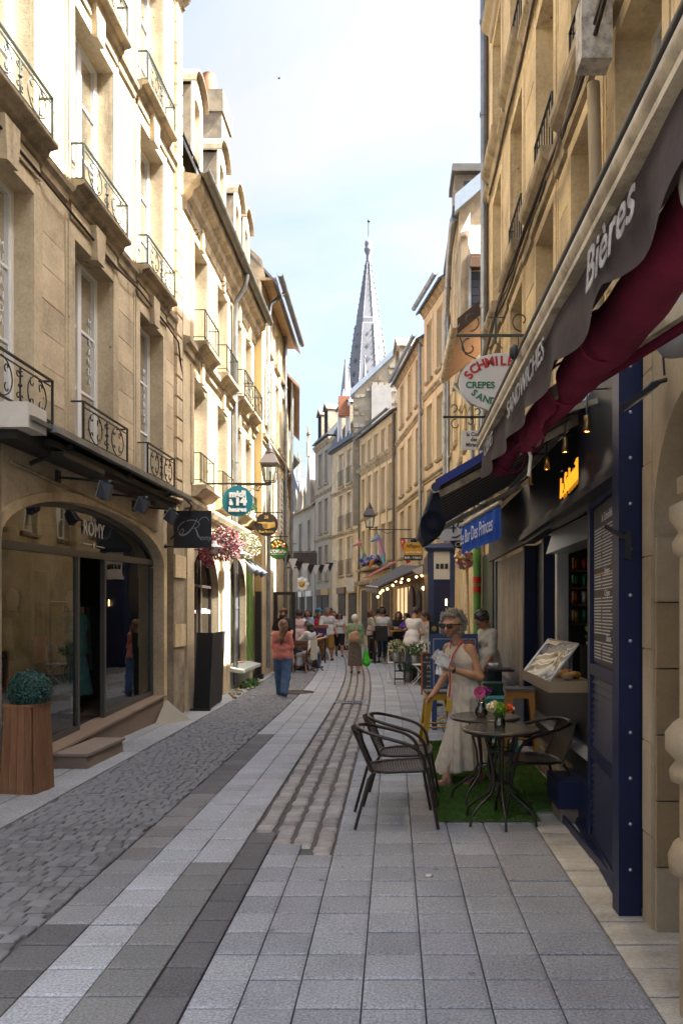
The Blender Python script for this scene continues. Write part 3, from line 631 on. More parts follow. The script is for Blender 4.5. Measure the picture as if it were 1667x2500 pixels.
LETW = mat('white lettering', (.72, .72, .70), .6, var=.02, fine=.02)
text('ROMY', .25, face('l', M1 @ Vector((9.5, -.15, 2.60))), LETW, L1, bold=.004, sx=.95)
st = MB(face('l', M1 @ Vector((9.5, -.15, 2.415)))); st.poly([(.05*(1 if i % 2 == 0 else .42)*math.sin(i*pi/5), .05*(1 if i % 2 == 0 else .42)*math.cos(i*pi/5), 0) for i in range(10)]); st.box(-.34, -.07, -.006, .006, 0, .002); st.box(.07, .34, -.006, .006, 0, .002); st.build('star_emblem', LETW, L1)
po = MB(M1); po.box(9.10, 9.40, -.69, -.685, 1.0, 1.32); po.build('poster', mat('poster', (.16, .04, .03), .6, var=.5, vs=18), L1)
# vertical window lettering on the first floor
for i, (a, b) in enumerate(w1[1:]):
    text('M\nU\nR\nA\nN\nD\nA', .12, M1 @ Matrix.Translation((b-.2, -.185, 4.75)) @ Matrix(((1, 0, 0, 0), (0, 0, 1, 0), (0, 1, 0, 0), (0, 0, 0, 1))), LETW, L1)
# stone step by the door
t = thing('door_step', 'granite step in front of the arched shop window', 'step', (-3.35, 8.3, 0)); b = MB(M1)
b.prism([(7.95, .07, -.02), (7.95, .42, -.02), (7.95, .40, .13), (7.95, .07, .13)], [(8.95, .07, -.02), (8.95, .42, -.02), (8.95, .40, .13), (8.95, .07, .13)]); b.build('riser', MATS['pinkish base stone'], t)
b = MB(M1); b.box(7.93, 8.97, .075, .43, .132, .16); b.build('tread', mat('step granite', (.24, .185, .15), .7, var=.12, fine=.14, fs=180), t)
# wedge ramp leaning at the sill
b = MB(M1); b.prism([(11.0, .12, .0), (11.55, .45, .0), (11.5, .12, .30)], [(11.0, .09, .0), (11.55, .42, .0), (11.5, .09, .30)]); tag(b.build('wedge_board', STONE_GREY), 'pale triangular board leaning under the right end of the shop sill', 'board')
# things inside the shop window
def dummy(s, n, lab, coat, skirt, h=1.62):
    p = M1 @ Vector((s, n, .27)); t = thing('mannequin', lab, 'mannequin', p); mb = MB(Matrix.Translation(p))
    mb.lathe([(.001, h), (.05, h-.02), (.075, h-.1), (.065, h-.2), (.045, h-.24), (.05, h-.28)], n=12); mb.build('head', OFFWHITE, t)
    mb = MB(Matrix.Translation(p)); mb.lathe([(.05, h-.27), (.19, h-.33), (.21, h-.45), (.17, h-.62), (.19, h-.80), (.18, h-.84)], n=14)
    for sg in (-1, 1): mb.tube([(0, sg*.18, h-.36), (.05, sg*.23, h-.62), (.1, sg*.2, h-.85)], [.06, .055, .045], 8)
    mb.build('jacket', coat, t); mb = MB(Matrix.Translation(p)); mb.lathe([(.17, h-.84), (.22, h-1.1), (.27, .25), (.26, .24)], n=16); mb.build('skirt', skirt, t)
    mb = MB(Matrix.Translation(p)); mb.lathe([(.02, .25), (.02, .02), (.15, .015), (.15, 0)], n=12); mb.build('stand', ALU, t)
GREENC = mat('olive cloth', (.10, .13, .03), .9, var=.3, vs=9); YELC = mat('mustard cloth', (.36, .27, .05), .9, var=.2); CREAMC = mat('cream cloth', (.42, .38, .29), .9); BROWNC = mat('brown cloth', (.22, .10, .05), .9); TEALC = mat('teal cloth', (.05, .16, .15), .9, var=.4, vs=14)
REDC = mat('dark red cloth', (.22, .02, .025), .9)
dummy(9.3, -1.05, 'mannequin in an olive jacket just inside the shop door', GREENC, CREAMC); dummy(8.0, -.75, 'mannequin in a mustard top behind the left shop pane', YELC, BROWNC)
dummy(10.35, -.8, 'mannequin in a teal patterned top behind the right shop pane', TEALC, TEALC)
t = thing('clothes_rail', 'rail of hanging clothes inside the right shop pane', 'clothes rail', M1 @ Vector((11.0, -1.2, 0))); b = MB(M1); b.tube([(10.55, -1.2, .3), (10.55, -1.2, 1.75), (11.5, -1.2, 1.75), (11.5, -1.2, .3)], .015, 6); b.build('rail', ALU, t)
for i in range(9):
    b = MB(M1); s = 10.62+i*.1; c_ = (GREENC, CREAMC, REDC, TEALC, YELC)[i % 5]; b.prism([(s-.03, -1.38, 1.68), (s-.03, -1.02, 1.68), (s-.035, -.98, .75), (s-.035, -1.42, .75)], [(s+.03, -1.38, 1.68), (s+.03, -1.02, 1.68), (s+.035, -.98, .75), (s+.035, -1.42, .75)]); b.build('hanging_garment', c_, t)
t = thing('display_table', 'dark display table with folded clothes behind the left shop pane', 'table', M1 @ Vector((8.5, -1.5, 0))); b = MB(M1); b.box(7.9, 8.9, -1.9, -1.1, .95, 1.0); b.build('table_top', WOODDARK, t)
for s in (7.95, 8.85):
    for n in (-1.85, -1.15): b = MB(M1); b.box(s-.025, s+.025, n-.025, n+.025, .26, .95); b.build('leg', WOODDARK, t)
for i in range(4): b = MB(M1); b.box(7.97+i*.23, 8.15+i*.23, -1.4, -1.15, 1.001, 1.06+.03*(i % 3)); tag(b.build('folded_clothes', (CREAMC, REDC, YELC, GREENC)[i]), ('cream', 'dark red', 'mustard', 'olive')[i]+' folded clothes on the display table in the shop', 'clothes')
# ================================================================ LEFT: the lower house with arched dormers
M2 = frame((-3.36, 0, 0), (0.0, 1, 0), (1, 0, 0))
L2 = thing('stone_house', 'sunlit cream stone house with four arched dormers and a grey downpipe', 'house', (-3.36, 15.5, 0))
w2 = [(13.05, 13.95), (14.75, 15.65), (16.35, 17.15), (17.55, 18.3)]
ops = [(a, b, 3.75, 5.55, .12) for a, b in w2]+[(a, b, 6.15, 7.85) for a, b in w2]
sh2 = [(12.95, 15.0, .06, 2.75, .85), (15.85, 17.75, .5, 2.75, .75)]
mb = MB(M2); wallgrid(mb, 12.46, 18.8, 0, 8.75, ops+sh2, .2); body(mb, 12.46, 18.8, 0, 8.6, 6.5); mb.build('wall', STONE, L2)
for i, (a, b) in enumerate(w2):
    window(L2, M2, a, b, 3.75, 5.55, -.2, bars=2, rise=.12, curtain=.5); window(L2, M2, a, b, 6.15, 7.85, -.2, bars=2, curtain=.9)
    for c, d in ((3.75, 5.55), (6.15, 7.85)):
        s_ = MB(M2); surround(s_, a, b, c, d, .12, .03); s_.build('window_surround', STONE, L2)
        for q in (-.045, .045): s_ = MB(M2); s_.box((a+b)/2+q-.035, (a+b)/2+q+.035, .03, .08, d+.0, d+.36); s_.build('keystone', STONE, L2)
        s_ = MB(M2); s_.profile([(0, c-.22), (.10, c-.2), (.2, c-.1), (.26, c-.08), (.26, c-.02), (0, c-.02)], a-.1, b+.1); s_.build('window_sill', STONE_SILL if c > 6 else STONE, L2)
    if i < 2: bar_rail(L2, M2, a-.06, b+.06, 6.15, .22, .5, IRON, k=9); 
    else: scroll_rail(L2, M2, a-.1, b+.1, 6.12, .26, .55, IRON, depth=.26)
    bar_rail(L2, M2, a-.04, b+.04, 3.77, .14, .5, IRON, k=9, depth=.14)
s_ = MB(M2); s_.profile([(0, 5.78), (.05, 5.8), (.05, 5.9), (.12, 5.94), (.12, 6.02), (0, 6.05)], 12.46, 16.1); s_.profile([(0, 5.78), (.05, 5.8), (.05, 5.9), (.12, 5.94), (.12, 6.02), (0, 6.05)], 16.2, 18.8); s_.build('string_course', STONE_SILL, L2)
s_ = MB(M2); s_.profile([(0, 8.05), (.04, 8.08), (.06, 8.2), (.14, 8.28), (.17, 8.38), (.26, 8.44), (.28, 8.54), (.28, 8.62), (0, 8.66)], 12.47, 18.85); s_.build('cornice', STONE_SILL, L2)
gutter(L2, M2, 12.35, 18.95, .36, 8.66, .09, ZINC_DARK)
pipe(L2, [(-3.0, 16.0, 8.55), (-3.06, 16.05, 8.3), (-3.25, 16.12, 8.05), (-3.27, 16.15, 7.6), (-3.27, 16.15, 3.3), (-3.27, 16.15, .1)], .05, ZINC)
pipe(L2, [(-3.31, 15.98, 7.9), (-3.31, 15.98, 3.4)], .012, BLACK, 'cable', False)
for s, z in ((13.0, 7.95), (15.1, 7.98), (15.35, 7.98)):
    r_ = MB(); r_.tube([( -3.3+.05*math.cos(a), s, z+.05*math.sin(a)) for a in [2*pi*i/10 for i in range(11)]], .01, 5); r_.build('wall_ring', IRON, L2)
rf = MB(M2); rf.prism([(12.5, .2, 8.75), (12.5, -1.3, 12.2), (12.5, -1.3, 12.1), (12.5, .2, 8.66)], [(18.8, .2, 8.75), (18.8, -1.3, 12.2), (18.8, -1.3, 12.1), (18.8, .2, 8.66)])
rf.prism([(12.5, -1.3, 12.1), (12.5, -3.4, 13.0), (12.5, -6.5, 11), (12.5, -6.5, 8.6)], [(18.8, -1.3, 12.1), (18.8, -3.4, 13.0), (18.8, -6.5, 11), (18.8, -6.5, 8.6)]); rf.build('roof', SLATE, L2)
slates(L2, (-3.19, 12.5, 8.86), (-3.19, 18.8, 8.86), (-4.66, 12.5, 12.2), 13, 20)
def dormer(parent, M, s0, s1, z0, z1, n, deep, wall, roofm, rise=.3, arched=True, ov=.05, ow=.5, bars=2):
    wd = s1-s0; a, b = s0+(wd*(1-ow))/2, s1-(wd*(1-ow))/2
    MM = M @ Matrix.Translation((0, n, 0)); mb = MB(MM)
    wallgrid(mb, s0, s1, z0, z1-rise, [(a, b, z0+.12, z1-rise-.05, .12 if arched else 0)], .16)
    k = 12
    top = [((s0+s1)/2-wd/2*math.cos(pi*i/k), z1-rise+rise*math.sin(pi*i/k)) for i in range(k+1)] if arched else [(s0, z1-rise), ((s0+s1)/2, z1), (s1, z1-rise)]
    mb.poly([(x, 0, z) for x, z in top])
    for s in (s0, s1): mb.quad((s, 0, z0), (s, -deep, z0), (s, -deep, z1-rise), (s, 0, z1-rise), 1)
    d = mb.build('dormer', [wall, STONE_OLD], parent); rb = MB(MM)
    T = [((s0+s1)/2-(wd/2+ov)*math.cos(pi*i/k), z1-rise+.02+(rise+.03)*math.sin(pi*i/k)) for i in range(k+1)] if arched else [(s0-ov, z1-rise-.05), ((s0+s1)/2, z1+.05), (s1+ov, z1-rise-.05)]
    for i in range(len(T)-1):
        p, q = T[i], T[i+1]; rb.prism([(p[0], .10, p[1]), (q[0], .10, q[1]), (q[0], .10, q[1]+.035), (p[0], .10, p[1]+.035)], [(p[0], -deep, p[1]), (q[0], -deep, q[1]), (q[0], -deep, q[1]+.035), (p[0], -deep, p[1]+.035)])
    rb.build('dormer_roof', roofm, d)
    window(parent, MM, a, b, z0+.12, z1-rise-.05, -.16, bars=bars, rise=.12 if arched else 0, curtain=.8); return d
for s in (13.75, 15.72, 17.3, 18.35): dormer(L2, M2, s-.40, s+.40, 8.85, 11.0, -.10, 1.3, STONE, STONE_SILL, .34)
ch = MB(); ch.box(-4.95, -4.32, 19.6, 20.6, 9, 14.2); ch.build('chimney_stack', STONE_OLD, L2); ch = MB(); ch.box(-5.0, -4.27, 19.55, 20.65, 14.2, 14.75); ch.build('chimney_cap', STONE_OLD, L2)
ch = MB(); ch.lathe([(.2, 0), (.22, .5), (.17, .62), (.18, .7)], (-4.75, 20.1, 14.75), 14); ch.build('chimney_pot', mat('terracotta', (.36, .15, .08), .8, var=.15), L2)
# ground floor: two arched shop windows
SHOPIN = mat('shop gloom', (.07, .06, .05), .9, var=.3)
for i, (a, b, c, d, r) in enumerate(sh2):
    f = MB(M2); k = 20; A = [((a+b)/2-(b-a)/2*math.cos(pi*j/k), d-r+r*math.sin(pi*j/k)) for j in range(k+1)]; B = [((a+b)/2-((b-a)/2-.05)*math.cos(pi*j/k), d-r+(r-.05)*math.sin(pi*j/k)) for j in range(k+1)]
    for j in range(k): f.prism([(A[j][0], -.19, A[j][1]), (A[j+1][0], -.19, A[j+1][1]), (B[j+1][0], -.19, B[j+1][1]), (B[j][0], -.19, B[j][1])], [(p[0], -.13, p[1]) for p in (A[j], A[j+1], B[j+1], B[j])])
    for s in ((a+.025, b-.025, a+(b-a)*.45, a+(b-a)*.58) if i == 0 else (a+.025, b-.025)): f.box(s-.025, s+.025, -.19, -.13, c, d-r+(r*.95 if a+.1 < s < b-.1 else 0))
    f.box(a+.05, b-.05, -.19, -.13, c, c+.06)
    if i == 0: f.box(a+.05, b-.05, -.188, -.132, 2.05, 2.1)
    o = f.build('shop_window', IRON_RUST if i == 0 else GREYMETAL, L2)
    g = MB(M2); g.poly([(a, -.16, c), (b, -.16, c)]+[((a+b)/2+(b-a)/2*math.cos(pi*j/20), -.16, d-r+r*math.sin(pi*j/20)) for j in range(21)]); g.build('pane', GLASS_SHOP, o)
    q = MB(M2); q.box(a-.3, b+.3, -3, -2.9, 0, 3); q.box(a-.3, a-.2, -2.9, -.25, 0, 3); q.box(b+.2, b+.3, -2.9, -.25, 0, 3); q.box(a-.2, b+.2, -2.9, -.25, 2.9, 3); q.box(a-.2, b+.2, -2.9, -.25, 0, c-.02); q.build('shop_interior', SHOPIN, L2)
text('midi à 14 heures', .12, face('l', M2 @ Vector((13.5, -.155, 1.62))), LETW, L2, bold=.006); text('midi à 14 heures', .12, face('l', M2 @ Vector((14.55, -.155, 1.62))), LETW, L2, bold=.006)
GREENP = mat('green paint', (.10, .20, .035), .5, var=.2); PALEGREEN = mat('pale grey green paint', (.42, .46, .42), .5, var=.1)
s_ = MB(M2); s_.prism([(15.75, 0, .40), (15.75, .30, .36), (15.75, .30, .42), (15.75, 0, .48)], [(18.0, 0, .40), (18.0, .30, .36), (18.0, .30, .42), (18.0, 0, .48)]); s_.build('shop_sill', PALEGREEN, L2)
s_ = MB(M2); s_.box(15.7, 18.1, 0, .05, 0, .395); s_.build('shop_base', PALEGREEN, L2); s_ = MB(M2); s_.box(17.85, 18.3, 0, .06, .5, 2.9); s_.build('green_trim', GREENP, L2)
for a, b in ((12.5, 12.93), (15.08, 15.78)): s_ = MB(M2); s_.box(a, b, 0, .06, 0, 3.25); s_.build('pilaster', STONE, L2)
s_ = MB(M2); s_.profile([(0, 3.26), (.1, 3.3), (.14, 3.38), (.14, 3.44), (0, 3.46)], 12.47, 18.5); s_.build('string_course', STONE_SILL, L2)
LEAFS = mat('leaf green', (.05, .14, .02), .6, var=.3, vs=30, rnd=.15); FLOW = [mat('flower pink', (.45, .12, .2), .7, var=.3, vs=40), mat('flower dark red', (.26, .02, .05), .7, var=.3, vs=40), mat('flower pale', (.45, .32, .30), .7, var=.2, vs=40), mat('flower cream', (.40, .36, .24), .7, var=.2, vs=40)]
def petals(mb, c, rad, n, nm, size=.03, sq=(1, 1, 1), seed=0, w=None, hang=0):
    rr = random.Random(seed)
    for i in range(n):
        while True:
            p = Vector((rr.uniform(-1, 1), rr.uniform(-1, 1), rr.uniform(-1, 1)))
            if p.length < 1: break
        p = Vector((c[0]+p.x*rad*sq[0], c[1]+p.y*rad*sq[1], c[2]+p.z*rad*sq[2]-hang*abs(p.x)*rr.random()))
        d = Vector((rr.gauss(0, 1), rr.gauss(0, 1), rr.gauss(0, 1)+.4)).normalized(); e = d.orthogonal().normalized(); e.rotate(Matrix.Rotation(rr.uniform(0, 6.28), 3, d)); f = d.cross(e); s = size*rr.uniform(.6, 1.4)
        mb.add([p-e*s*.5, p+f*s*.35+d*s*.1, p+e*s*.6, p-f*s*.35+d*s*.1], [(0, 1, 2, 3)], rr.choice(w) if w else rr.randrange(nm))
def garland(name, label, cat, c, rad, sq, n, mats, w, seed, size=.04, group=None):
    mb = MB(); petals(mb, c, rad, n, len(mats), size, sq, seed, w); o = mb.build('flower_mass', mats, None)
    t = thing(name, label, cat, c, group); o.parent = t; o.matrix_parent_inverse = Matrix.Translation([-x for x in c]); o['kind'] = 'stuff'
    b = MB(); b.tube([(c[0]-.3, c[1], c[2]+.05), (c[0], c[1], c[2]), (c[0]+.1, c[1]+rad*sq[1]*.7, c[2])], .012, 5); b.build('wire_support', IRON, t); return t
garland('flower_garland', 'pink and dark red flower garland hung over the first arched shop window', 'flowers', (-2.98, 13.7, 2.80), .42, (.8, 1.2, .75), 2600, [LEAFS]+FLOW, [0, 1, 1, 2, 2, 3, 3], 1)
garland('flower_garland', 'trailing dark pink flower garland drooping beside the hanging black shop panel', 'flowers', (-3.12, 13.1, 2.62), .22, (.7, 1, 1.2), 800, [LEAFS]+FLOW, [1, 2, 2, 3], 2)
garland('flower_garland', 'cream and white flower garland over the second arched shop window', 'flowers', (-3.05, 16.2, 3.0), .55, (.5, 1.6, .5), 2000, [LEAFS]+FLOW, [0, 3, 4, 4], 3)
for i, (x, y, z, l) in enumerate(((-3.0, 13.05, 2.68, 'white enamel wall lamp in the pink flower garland'), (-2.95, 15.05, 2.72, 'white enamel wall lamp between the two flower garlands'))):
    t = thing('wall_lamp', l, 'lamp', (x, y, z), 'enamel wall lamps over the arched shop windows'); b = MB(); b.lathe([(.04, .12), (.05, .06), (.17, .01), (.17, 0), (.16, 0), (.04, .04)], (x, y, z), 18); b.build('lamp_shade', WHITE, t)
    b = MB(); b.ball((x, y, z-.04), .07, 10); b.build('glass_globe', OFFWHITE, t); b = MB(); b.tube([(-3.3, y, z+.1), (x-.1, y, z+.22), (x, y, z+.1)], .012, 6); b.build('lamp_arm', IRON, t)
for i in range(3):
    y = 16.1+i*.62; x = -2.95; z = 2.52-.0*i; t = thing('spotlight', ('first', 'second', 'third')[i]+' grey cone spotlight over the green-trimmed shop window, counted from the pink flowers', 'spotlight', (x, y, z), 'cone spotlights over the second arched window')
    b = MB(); T = Matrix.Translation((x, y, z)) @ Matrix.Rotation(math.radians(-38), 4, 'Y'); b.lathe([(.02, .16), (.03, .1), (.10, -.12), (.09, -.12)], n=12, T=T); b.build('lamp_shade', mat('blue grey enamel', (.14, .16, .2), .4), t)
    b = MB(); b.tube([(-3.3, y, z+.25), (x-.1, y, z+.2), (x, y, z+.1)], .01, 5); b.build('lamp_arm', IRON, t)
for i, (y, n) in enumerate(((16.75, 3), (17.9, 2))):
    for k in range(n):
        yy = y-.28+k*.26; p = (-3.22, yy, 3.76); t = thing('potted_plant', ('nearest', 'middle', 'farthest')[k]+' small green plant in a white pot on the '+('third' if i == 0 else 'fourth')+' first-floor window ledge', 'plant', p, 'potted plants on the window ledges')
        b = MB(); b.lathe([(.055, 0), (.075, .14), (.065, .14), (.05, .1)], p, 10); b.build('pot', WHITE, t); b = MB(); petals(b, (p[0], p[1], p[2]+.22), .11, 90, 1, .05, seed=k); b.build('foliage', LEAFS, t)
# weeds and rubble at the foot of the wall
b = MB(); 
for i in range(40):
    x, y = R.uniform(-3.2, -2.95), R.uniform(13.6, 18.2); r = R.uniform(.015, .05); b.ball((x, y, r*.6), r, 6, 0, (1, 1.3, .7))
petals(b, (-3.05, 16.6, .08), .16, 260, 2, .06, (1, 4, .7), 4, [1]); tag(b.build('weeds', [STONE_OLD, LEAFS]), 'weeds and stones at the foot of the arched shop windows', 'weeds', kind='stuff')
# ---------------------------------------------------------------- LEFT: houses further along
def plain_house(name, label, p0, p1, nrm, zt, depth, wall, wins, reveal=.16, roof=None, loc=None, sill=True, courses=(), win=None, over=.3, surr=True, curtain=.6, eave=None, ze=None, zr=None):
    d = Vector((p1[0]-p0[0], p1[1]-p0[1], 0)); Ln = d.length; nv = Vector((d.y, -d.x, 0)).normalized()
    if nv.dot(Vector((*nrm, 0))) < 0: nv = -nv
    M = frame((p0[0], p0[1], 0), d, nv); t = thing(name, label, 'house', ((p0[0]+p1[0])/2, (p0[1]+p1[1])/2, 0))
    mb = MB(M); wallgrid(mb, 0, Ln, 0, zt, wins, reveal); body(mb, 0, Ln, 0, zt, depth); mb.build('wall', wall, t)
    for o in wins:
        if o[3]-o[2] > .3 and not (len(o) > 5 and o[5] == 'shop'):
            window(t, M, o[0], o[1], o[2], o[3], -reveal, bars=win or 2, rise=o[4] if len(o) > 4 else 0, curtain=curtain if R.random() < .7 else 0)
            if sill and o[2] > .5:
                s_ = MB(M); s_.profile([(0, o[2]-.14), (.08, o[2]-.12), (.10, o[2]-.04), (0, o[2]-.02)], o[0]-.07, o[1]+.07); s_.build('window_sill', STONE_SILL, t)
            if surr: s_ = MB(M); surround(s_, o[0], o[1], o[2], o[3], .09, .025); s_.build('window_surround', wall, t)
    for z in courses: s_ = MB(M); s_.profile([(0, z), (.05, z+.02), (.05, z+.08), (.11, z+.12), (.11, z+.18), (0, z+.2)], 0, Ln); s_.build('string_course', STONE_SILL, t)
    if eave: s_ = MB(M); s_.profile([(a*eave, zt-.4*eave+b*eave) for a, b in CORNICE], 0, Ln); s_.build('cornice', STONE_SILL, t)
    if roof: rf = MB(M); gable_roof(rf, -.02, Ln+.02, ze or zt+.05, zr or zt+2.5, depth, over); rf.build('roof', roof, t)
    return t, M, Ln
LH3, M3, n3 = plain_house('stone_house', 'narrow pale house with an ochre corner and a deep brown timber eave', (-3.22, 19.0), (-3.28, 24.0), (1, 0), 9.9, 6, STONE,
    [(a, b, c, d) for a, b in ((.9, 1.6), (2.3, 3.0), (3.6, 4.3)) for c, d in ((3.7, 5.5), (6.2, 7.9), (8.4, 9.4))], courses=(5.8,), roof=SLATE, over=.42, zr=13.2, ze=10.0)
q = MB(); q.box(-3.52, -3.19, 18.86, 18.99, 0, 9.0); q.build('corner_strip', RENDER_OCHRE, LH3)
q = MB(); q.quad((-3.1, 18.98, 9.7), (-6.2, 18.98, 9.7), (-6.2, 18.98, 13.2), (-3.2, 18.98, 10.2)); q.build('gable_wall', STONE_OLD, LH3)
q = MB(M3); q.box(0, n3, .02, .36, 9.72, 9.78); q.build('eave_boards', WOODLIGHT, LH3); gutter(LH3, M3, -.05, n3, .46, 9.86, .08)
pipe(LH3, [(-2.8, 20.0, 9.8), (-3.1, 19.7, 9.4), (-3.14, 19.6, 9), (-3.14, 19.6, 3.5), (-3.14, 19.6, .2)], .05); pipe(LH3, [(-3.17, 22.9, 9.8), (-3.17, 22.9, .2)], .05)
for s, a, b in ((1.25, 6.3, 7.8), (2.65, 3.8, 5.4), (3.95, 3.8, 5.4)):
    for sg in (-1, 1):
        q = MB(M3); q.box(s+sg*.55-.19, s+sg*.55+.19, .03, .06, a, b); sh = q.build('shutter', OFFWHITE, LH3)
        for i in range(9): z = a+.08+(b-a-.16)*i/9; q = MB(M3); q.box(s+sg*.55-.16, s+sg*.55+.16, .06, .075, z, z+.06); q.build('slat', OFFWHITE, sh)
q = MB(); q.box(-5.6, -4.6, 19.4, 20.4, 10.9, 12.0); q.build('roof_dormer', SLATE, LH3); q = MB(); q.prism([(-5.75, 19.3, 12), (-4.45, 19.3, 12), (-4.7, 19.6, 12.7), (-5.5, 19.6, 12.7)], [(-5.75, 20.6, 12), (-4.45, 20.6, 12), (-4.7, 20.4, 12.7), (-5.5, 20.4, 12.7)]); q.build('dormer_roof', SLATE, LH3)
LH4, M4, n4 = plain_house('stone_house', 'cream house with a brown boarded eave beyond the street lantern', (-3.3, 24.1), (-4.2, 31.5), (1, 0), 8.9, 6, STONE, [(a, b, c, d) for a, b in ((.8, 1.7), (2.8, 3.7), (4.8, 5.7)) for c, d in ((3.6, 5.4), (6.1, 7.8))], courses=(5.7,), roof=ROOFTILE, over=.4, zr=12)
pipe(LH4, [(-3.15, 24.3, 8.8), (-3.2, 24.3, .2)], .05)
LH5, M5, n5 = plain_house('stone_house', 'pale house with grey sloping eaves before the dark slate roof', (-4.3, 31.7), (-7.4, 42), (1, 0), 8.2, 6, STONE, [(a, b, c, d) for a, b in ((1, 1.9), (3, 3.9), (5, 5.9)) for c, d in ((3.6, 5.3), (5.9, 7.5))], roof=SLATE, over=.5, zr=11.5)
LH6, M6, n6 = plain_house('slate_roofed_house', 'white house under a steep dark slate roof closing the street', (-9.5, 58), (-6.2, 58.0), (0, -1), 7.4, 8, OFFWHITE, [(a, b, c, d) for a, b in ((.5, 1.3), (1.9, 2.7)) for c, d in ((3.6, 5.2), (5.6, 7.0))], roof=SLATE, zr=12.5, over=.3)
q = MB(); q.prism([(-10, 57.6, 7.5), (-6.0, 57.6, 7.5), (-7.6, 57.6, 12.6), (-8.4, 57.6, 12.6)], [(-10, 66, 7.5), (-6.0, 66, 7.5), (-7.6, 66, 12.6), (-8.4, 66, 12.6)]); q.build('slate_gable', mat('dark blue slate', (.05, .065, .10), .6, var=.2, vs=4), LH6)
# ================================================================ RIGHT: the tall stone house above the snack bar
XR = 1.5
MR = frame((XR, 0, 0), (0, 1, 0), (-1, 0, 0))
R1 = thing('stone_house', 'tall shaded bounce-lit stone house above the dark blue snack bar', 'house', (XR, 8, 0))
wr = [(3.0, 3.9), (4.3, 5.2), (5.62, 6.5), (7.22, 8.1), (8.98, 9.88), (10.75, 11.62)]
rr_ = [(3.45, 5.42), (5.86, 7.68), (8.26, 10.05), (10.5, 11.9)]
ops = [(a, b, c, d) for a, b in wr for c, d in rr_]
mb = MB(MR); wallgrid(mb, 1.0, 12.4, 3.35, 12.6, ops, .22); body(mb, 1.0, 12.4, 3.35, 12.6, 7); mb.quad((1.0, 0, 3.35), (12.4, 0, 3.35), (12.4, -7, 3.35), (1.0, -7, 3.35)); mb.build('wall', STONE_SHADE, R1)
blocks(MR, R1, 3.9, 12.4, 3.4, 12.4, [(a-.13, b+.13, c-.2, d+.16) for a, b in wr for c, d in rr_], .42, .5, STONE_SHADE, proud=.008, gap=.012, seed=11)
for i, (a, b) in enumerate(wr):
    for j, (c, d) in enumerate(rr_):
        window(R1, MR, a, b, c, d, -.22, bars=3 if i == 1 else 2, curtain=(.6, 0, .9)[(i+j) % 3], material=OFFWHITE if (i+j) % 2 else WHITE)
        s_ = MB(MR); surround(s_, a, b, c, d, .11, .02); s_.build('window_surround', STONE_SHADE, R1)
        s_ = MB(MR); s_.profile([(0, c-.30), (.05, c-.28), (.07, c-.18), (.15, c-.13), (.17, c-.1), (.17, c-.02), (0, c-.01)], a-.16, b+.16); s_.build('window_sill', STONE_SILL, R1)
        if i in (2, 3, 4) and j in (1, 2): bar_rail(R1, MR, a, b, c+.02, .03, .55, IRON, k=7, depth=.06)
for z in (5.52, 7.94): 
    cuts = [1.0]+[x for a, b in wr for x in (a-.165, b+.165)]+[12.4]
    for i in range(0, len(cuts), 2): s_ = MB(MR); s_.profile([(0, z), (.04, z+.02), (.05, z+.1), (.10, z+.14), (.10, z+.2), (0, z+.23)], cuts[i], cuts[i+1]); s_.build('string_course', STONE_SILL, R1)
s_ = MB(MR); s_.profile([(a, 12.2+b) for a, b in CORNICE], .9, 12.45); s_.build('cornice', STONE_SILL, R1)
rf = MB(MR); gable_roof(rf, .9, 12.5, 12.65, 14.9, 7, .3); rf.build('roof', SLATE, R1)
pipe(R1, [(1.42, 12.3, 12.4), (1.43, 12.3, 8), (1.42, 12.3, 3.3)], .055); pipe(R1, [(1.46, 12.12, 12.3), (1.46, 12.12, 3.3)], .02, IRON_RUST, 'cable', False)
# bundle of sagging cables under the first-floor sills
for k in range(4):
    pts = []; rr = random.Random(20+k)
    for i in range(30):
        y = 3.4+i*.305; pts.append((XR-.13-.022*k-.03*math.sin(y*1.3+k), y, 5.5-.035*k-.05*math.sin(y*2.1+k)+rr.uniform(-.02, .02)))
    pipe(R1, pts,   .012+.003*(k % 2), (IRON_RUST, STONE_SILL, BLACK, IRON_RUST)[k], 'cable', False)
pipe(R1, [(1.45, y, 7.9-.04*math.sin(y*3)) for y in np.arange(6.2, 12.2, .4)], .016, IRON_RUST, 'cable', False)
h = MB(); h.box(1.22, 1.42, 5.05, 5.22, 5.2, 5.62); h.build('rainwater_hopper', mat('flaking white paint', (.50, .47, .42), .7, var=.15, col2=(.2, .18, .15), c2s=14), R1)
pipe(R1, [(1.36, 5.3, 5.2), (1.38, 5.32, 4.6), (1.40, 5.32, 3.4)], .045, mat('beige pipe paint', (.28, .22, .14), .6, var=.2)); pipe(R1, [(1.42, 5.42, 5.2), (1.44, 5.42, 4.3), (1.42, 5.38, 3.9)], .014, BLACK, 'cable', False)
# ---------------------------------------------------------------- stone doorway pier at the right edge
R0 = thing('stone_doorway', 'carved pale stone doorway pier at the right edge beside the blue post', 'doorway', (1.35, 3.4, 0))
M0 = frame((1.30, 0, 0), (0, 1, 0), (-1, 0, 0)); STP = mat('pale pier stone', (.40, .335, .235), .9, var=.13, vs=2, bump=.3, col2=(.29, .22, .135), c2s=1.3, rnd=.08)
mb = MB(M0); wallgrid(mb, 1.5, 4.05, 0, 3.34, [(2.85, 3.90, -.01, 2.62, .62)], .36); body(mb, 1.5, 4.05, 0, 3.34, 1.4); mb.build('wall', STP, R0)
blocks(M0, R0, 3.905, 4.05, 0, 3.3, [], .47, .4, STP, proud=.008, gap=.007, seed=3)
q = MB(M0); q.box(2.7, 3.95, -.55, -.36, 0, 2.7); q.build('niche_back', mat('ochre stone', (.29, .21, .115), .9, var=.18, vs=2.2, bump=.3, col2=(.2, .15, .09), c2s=2), R0)
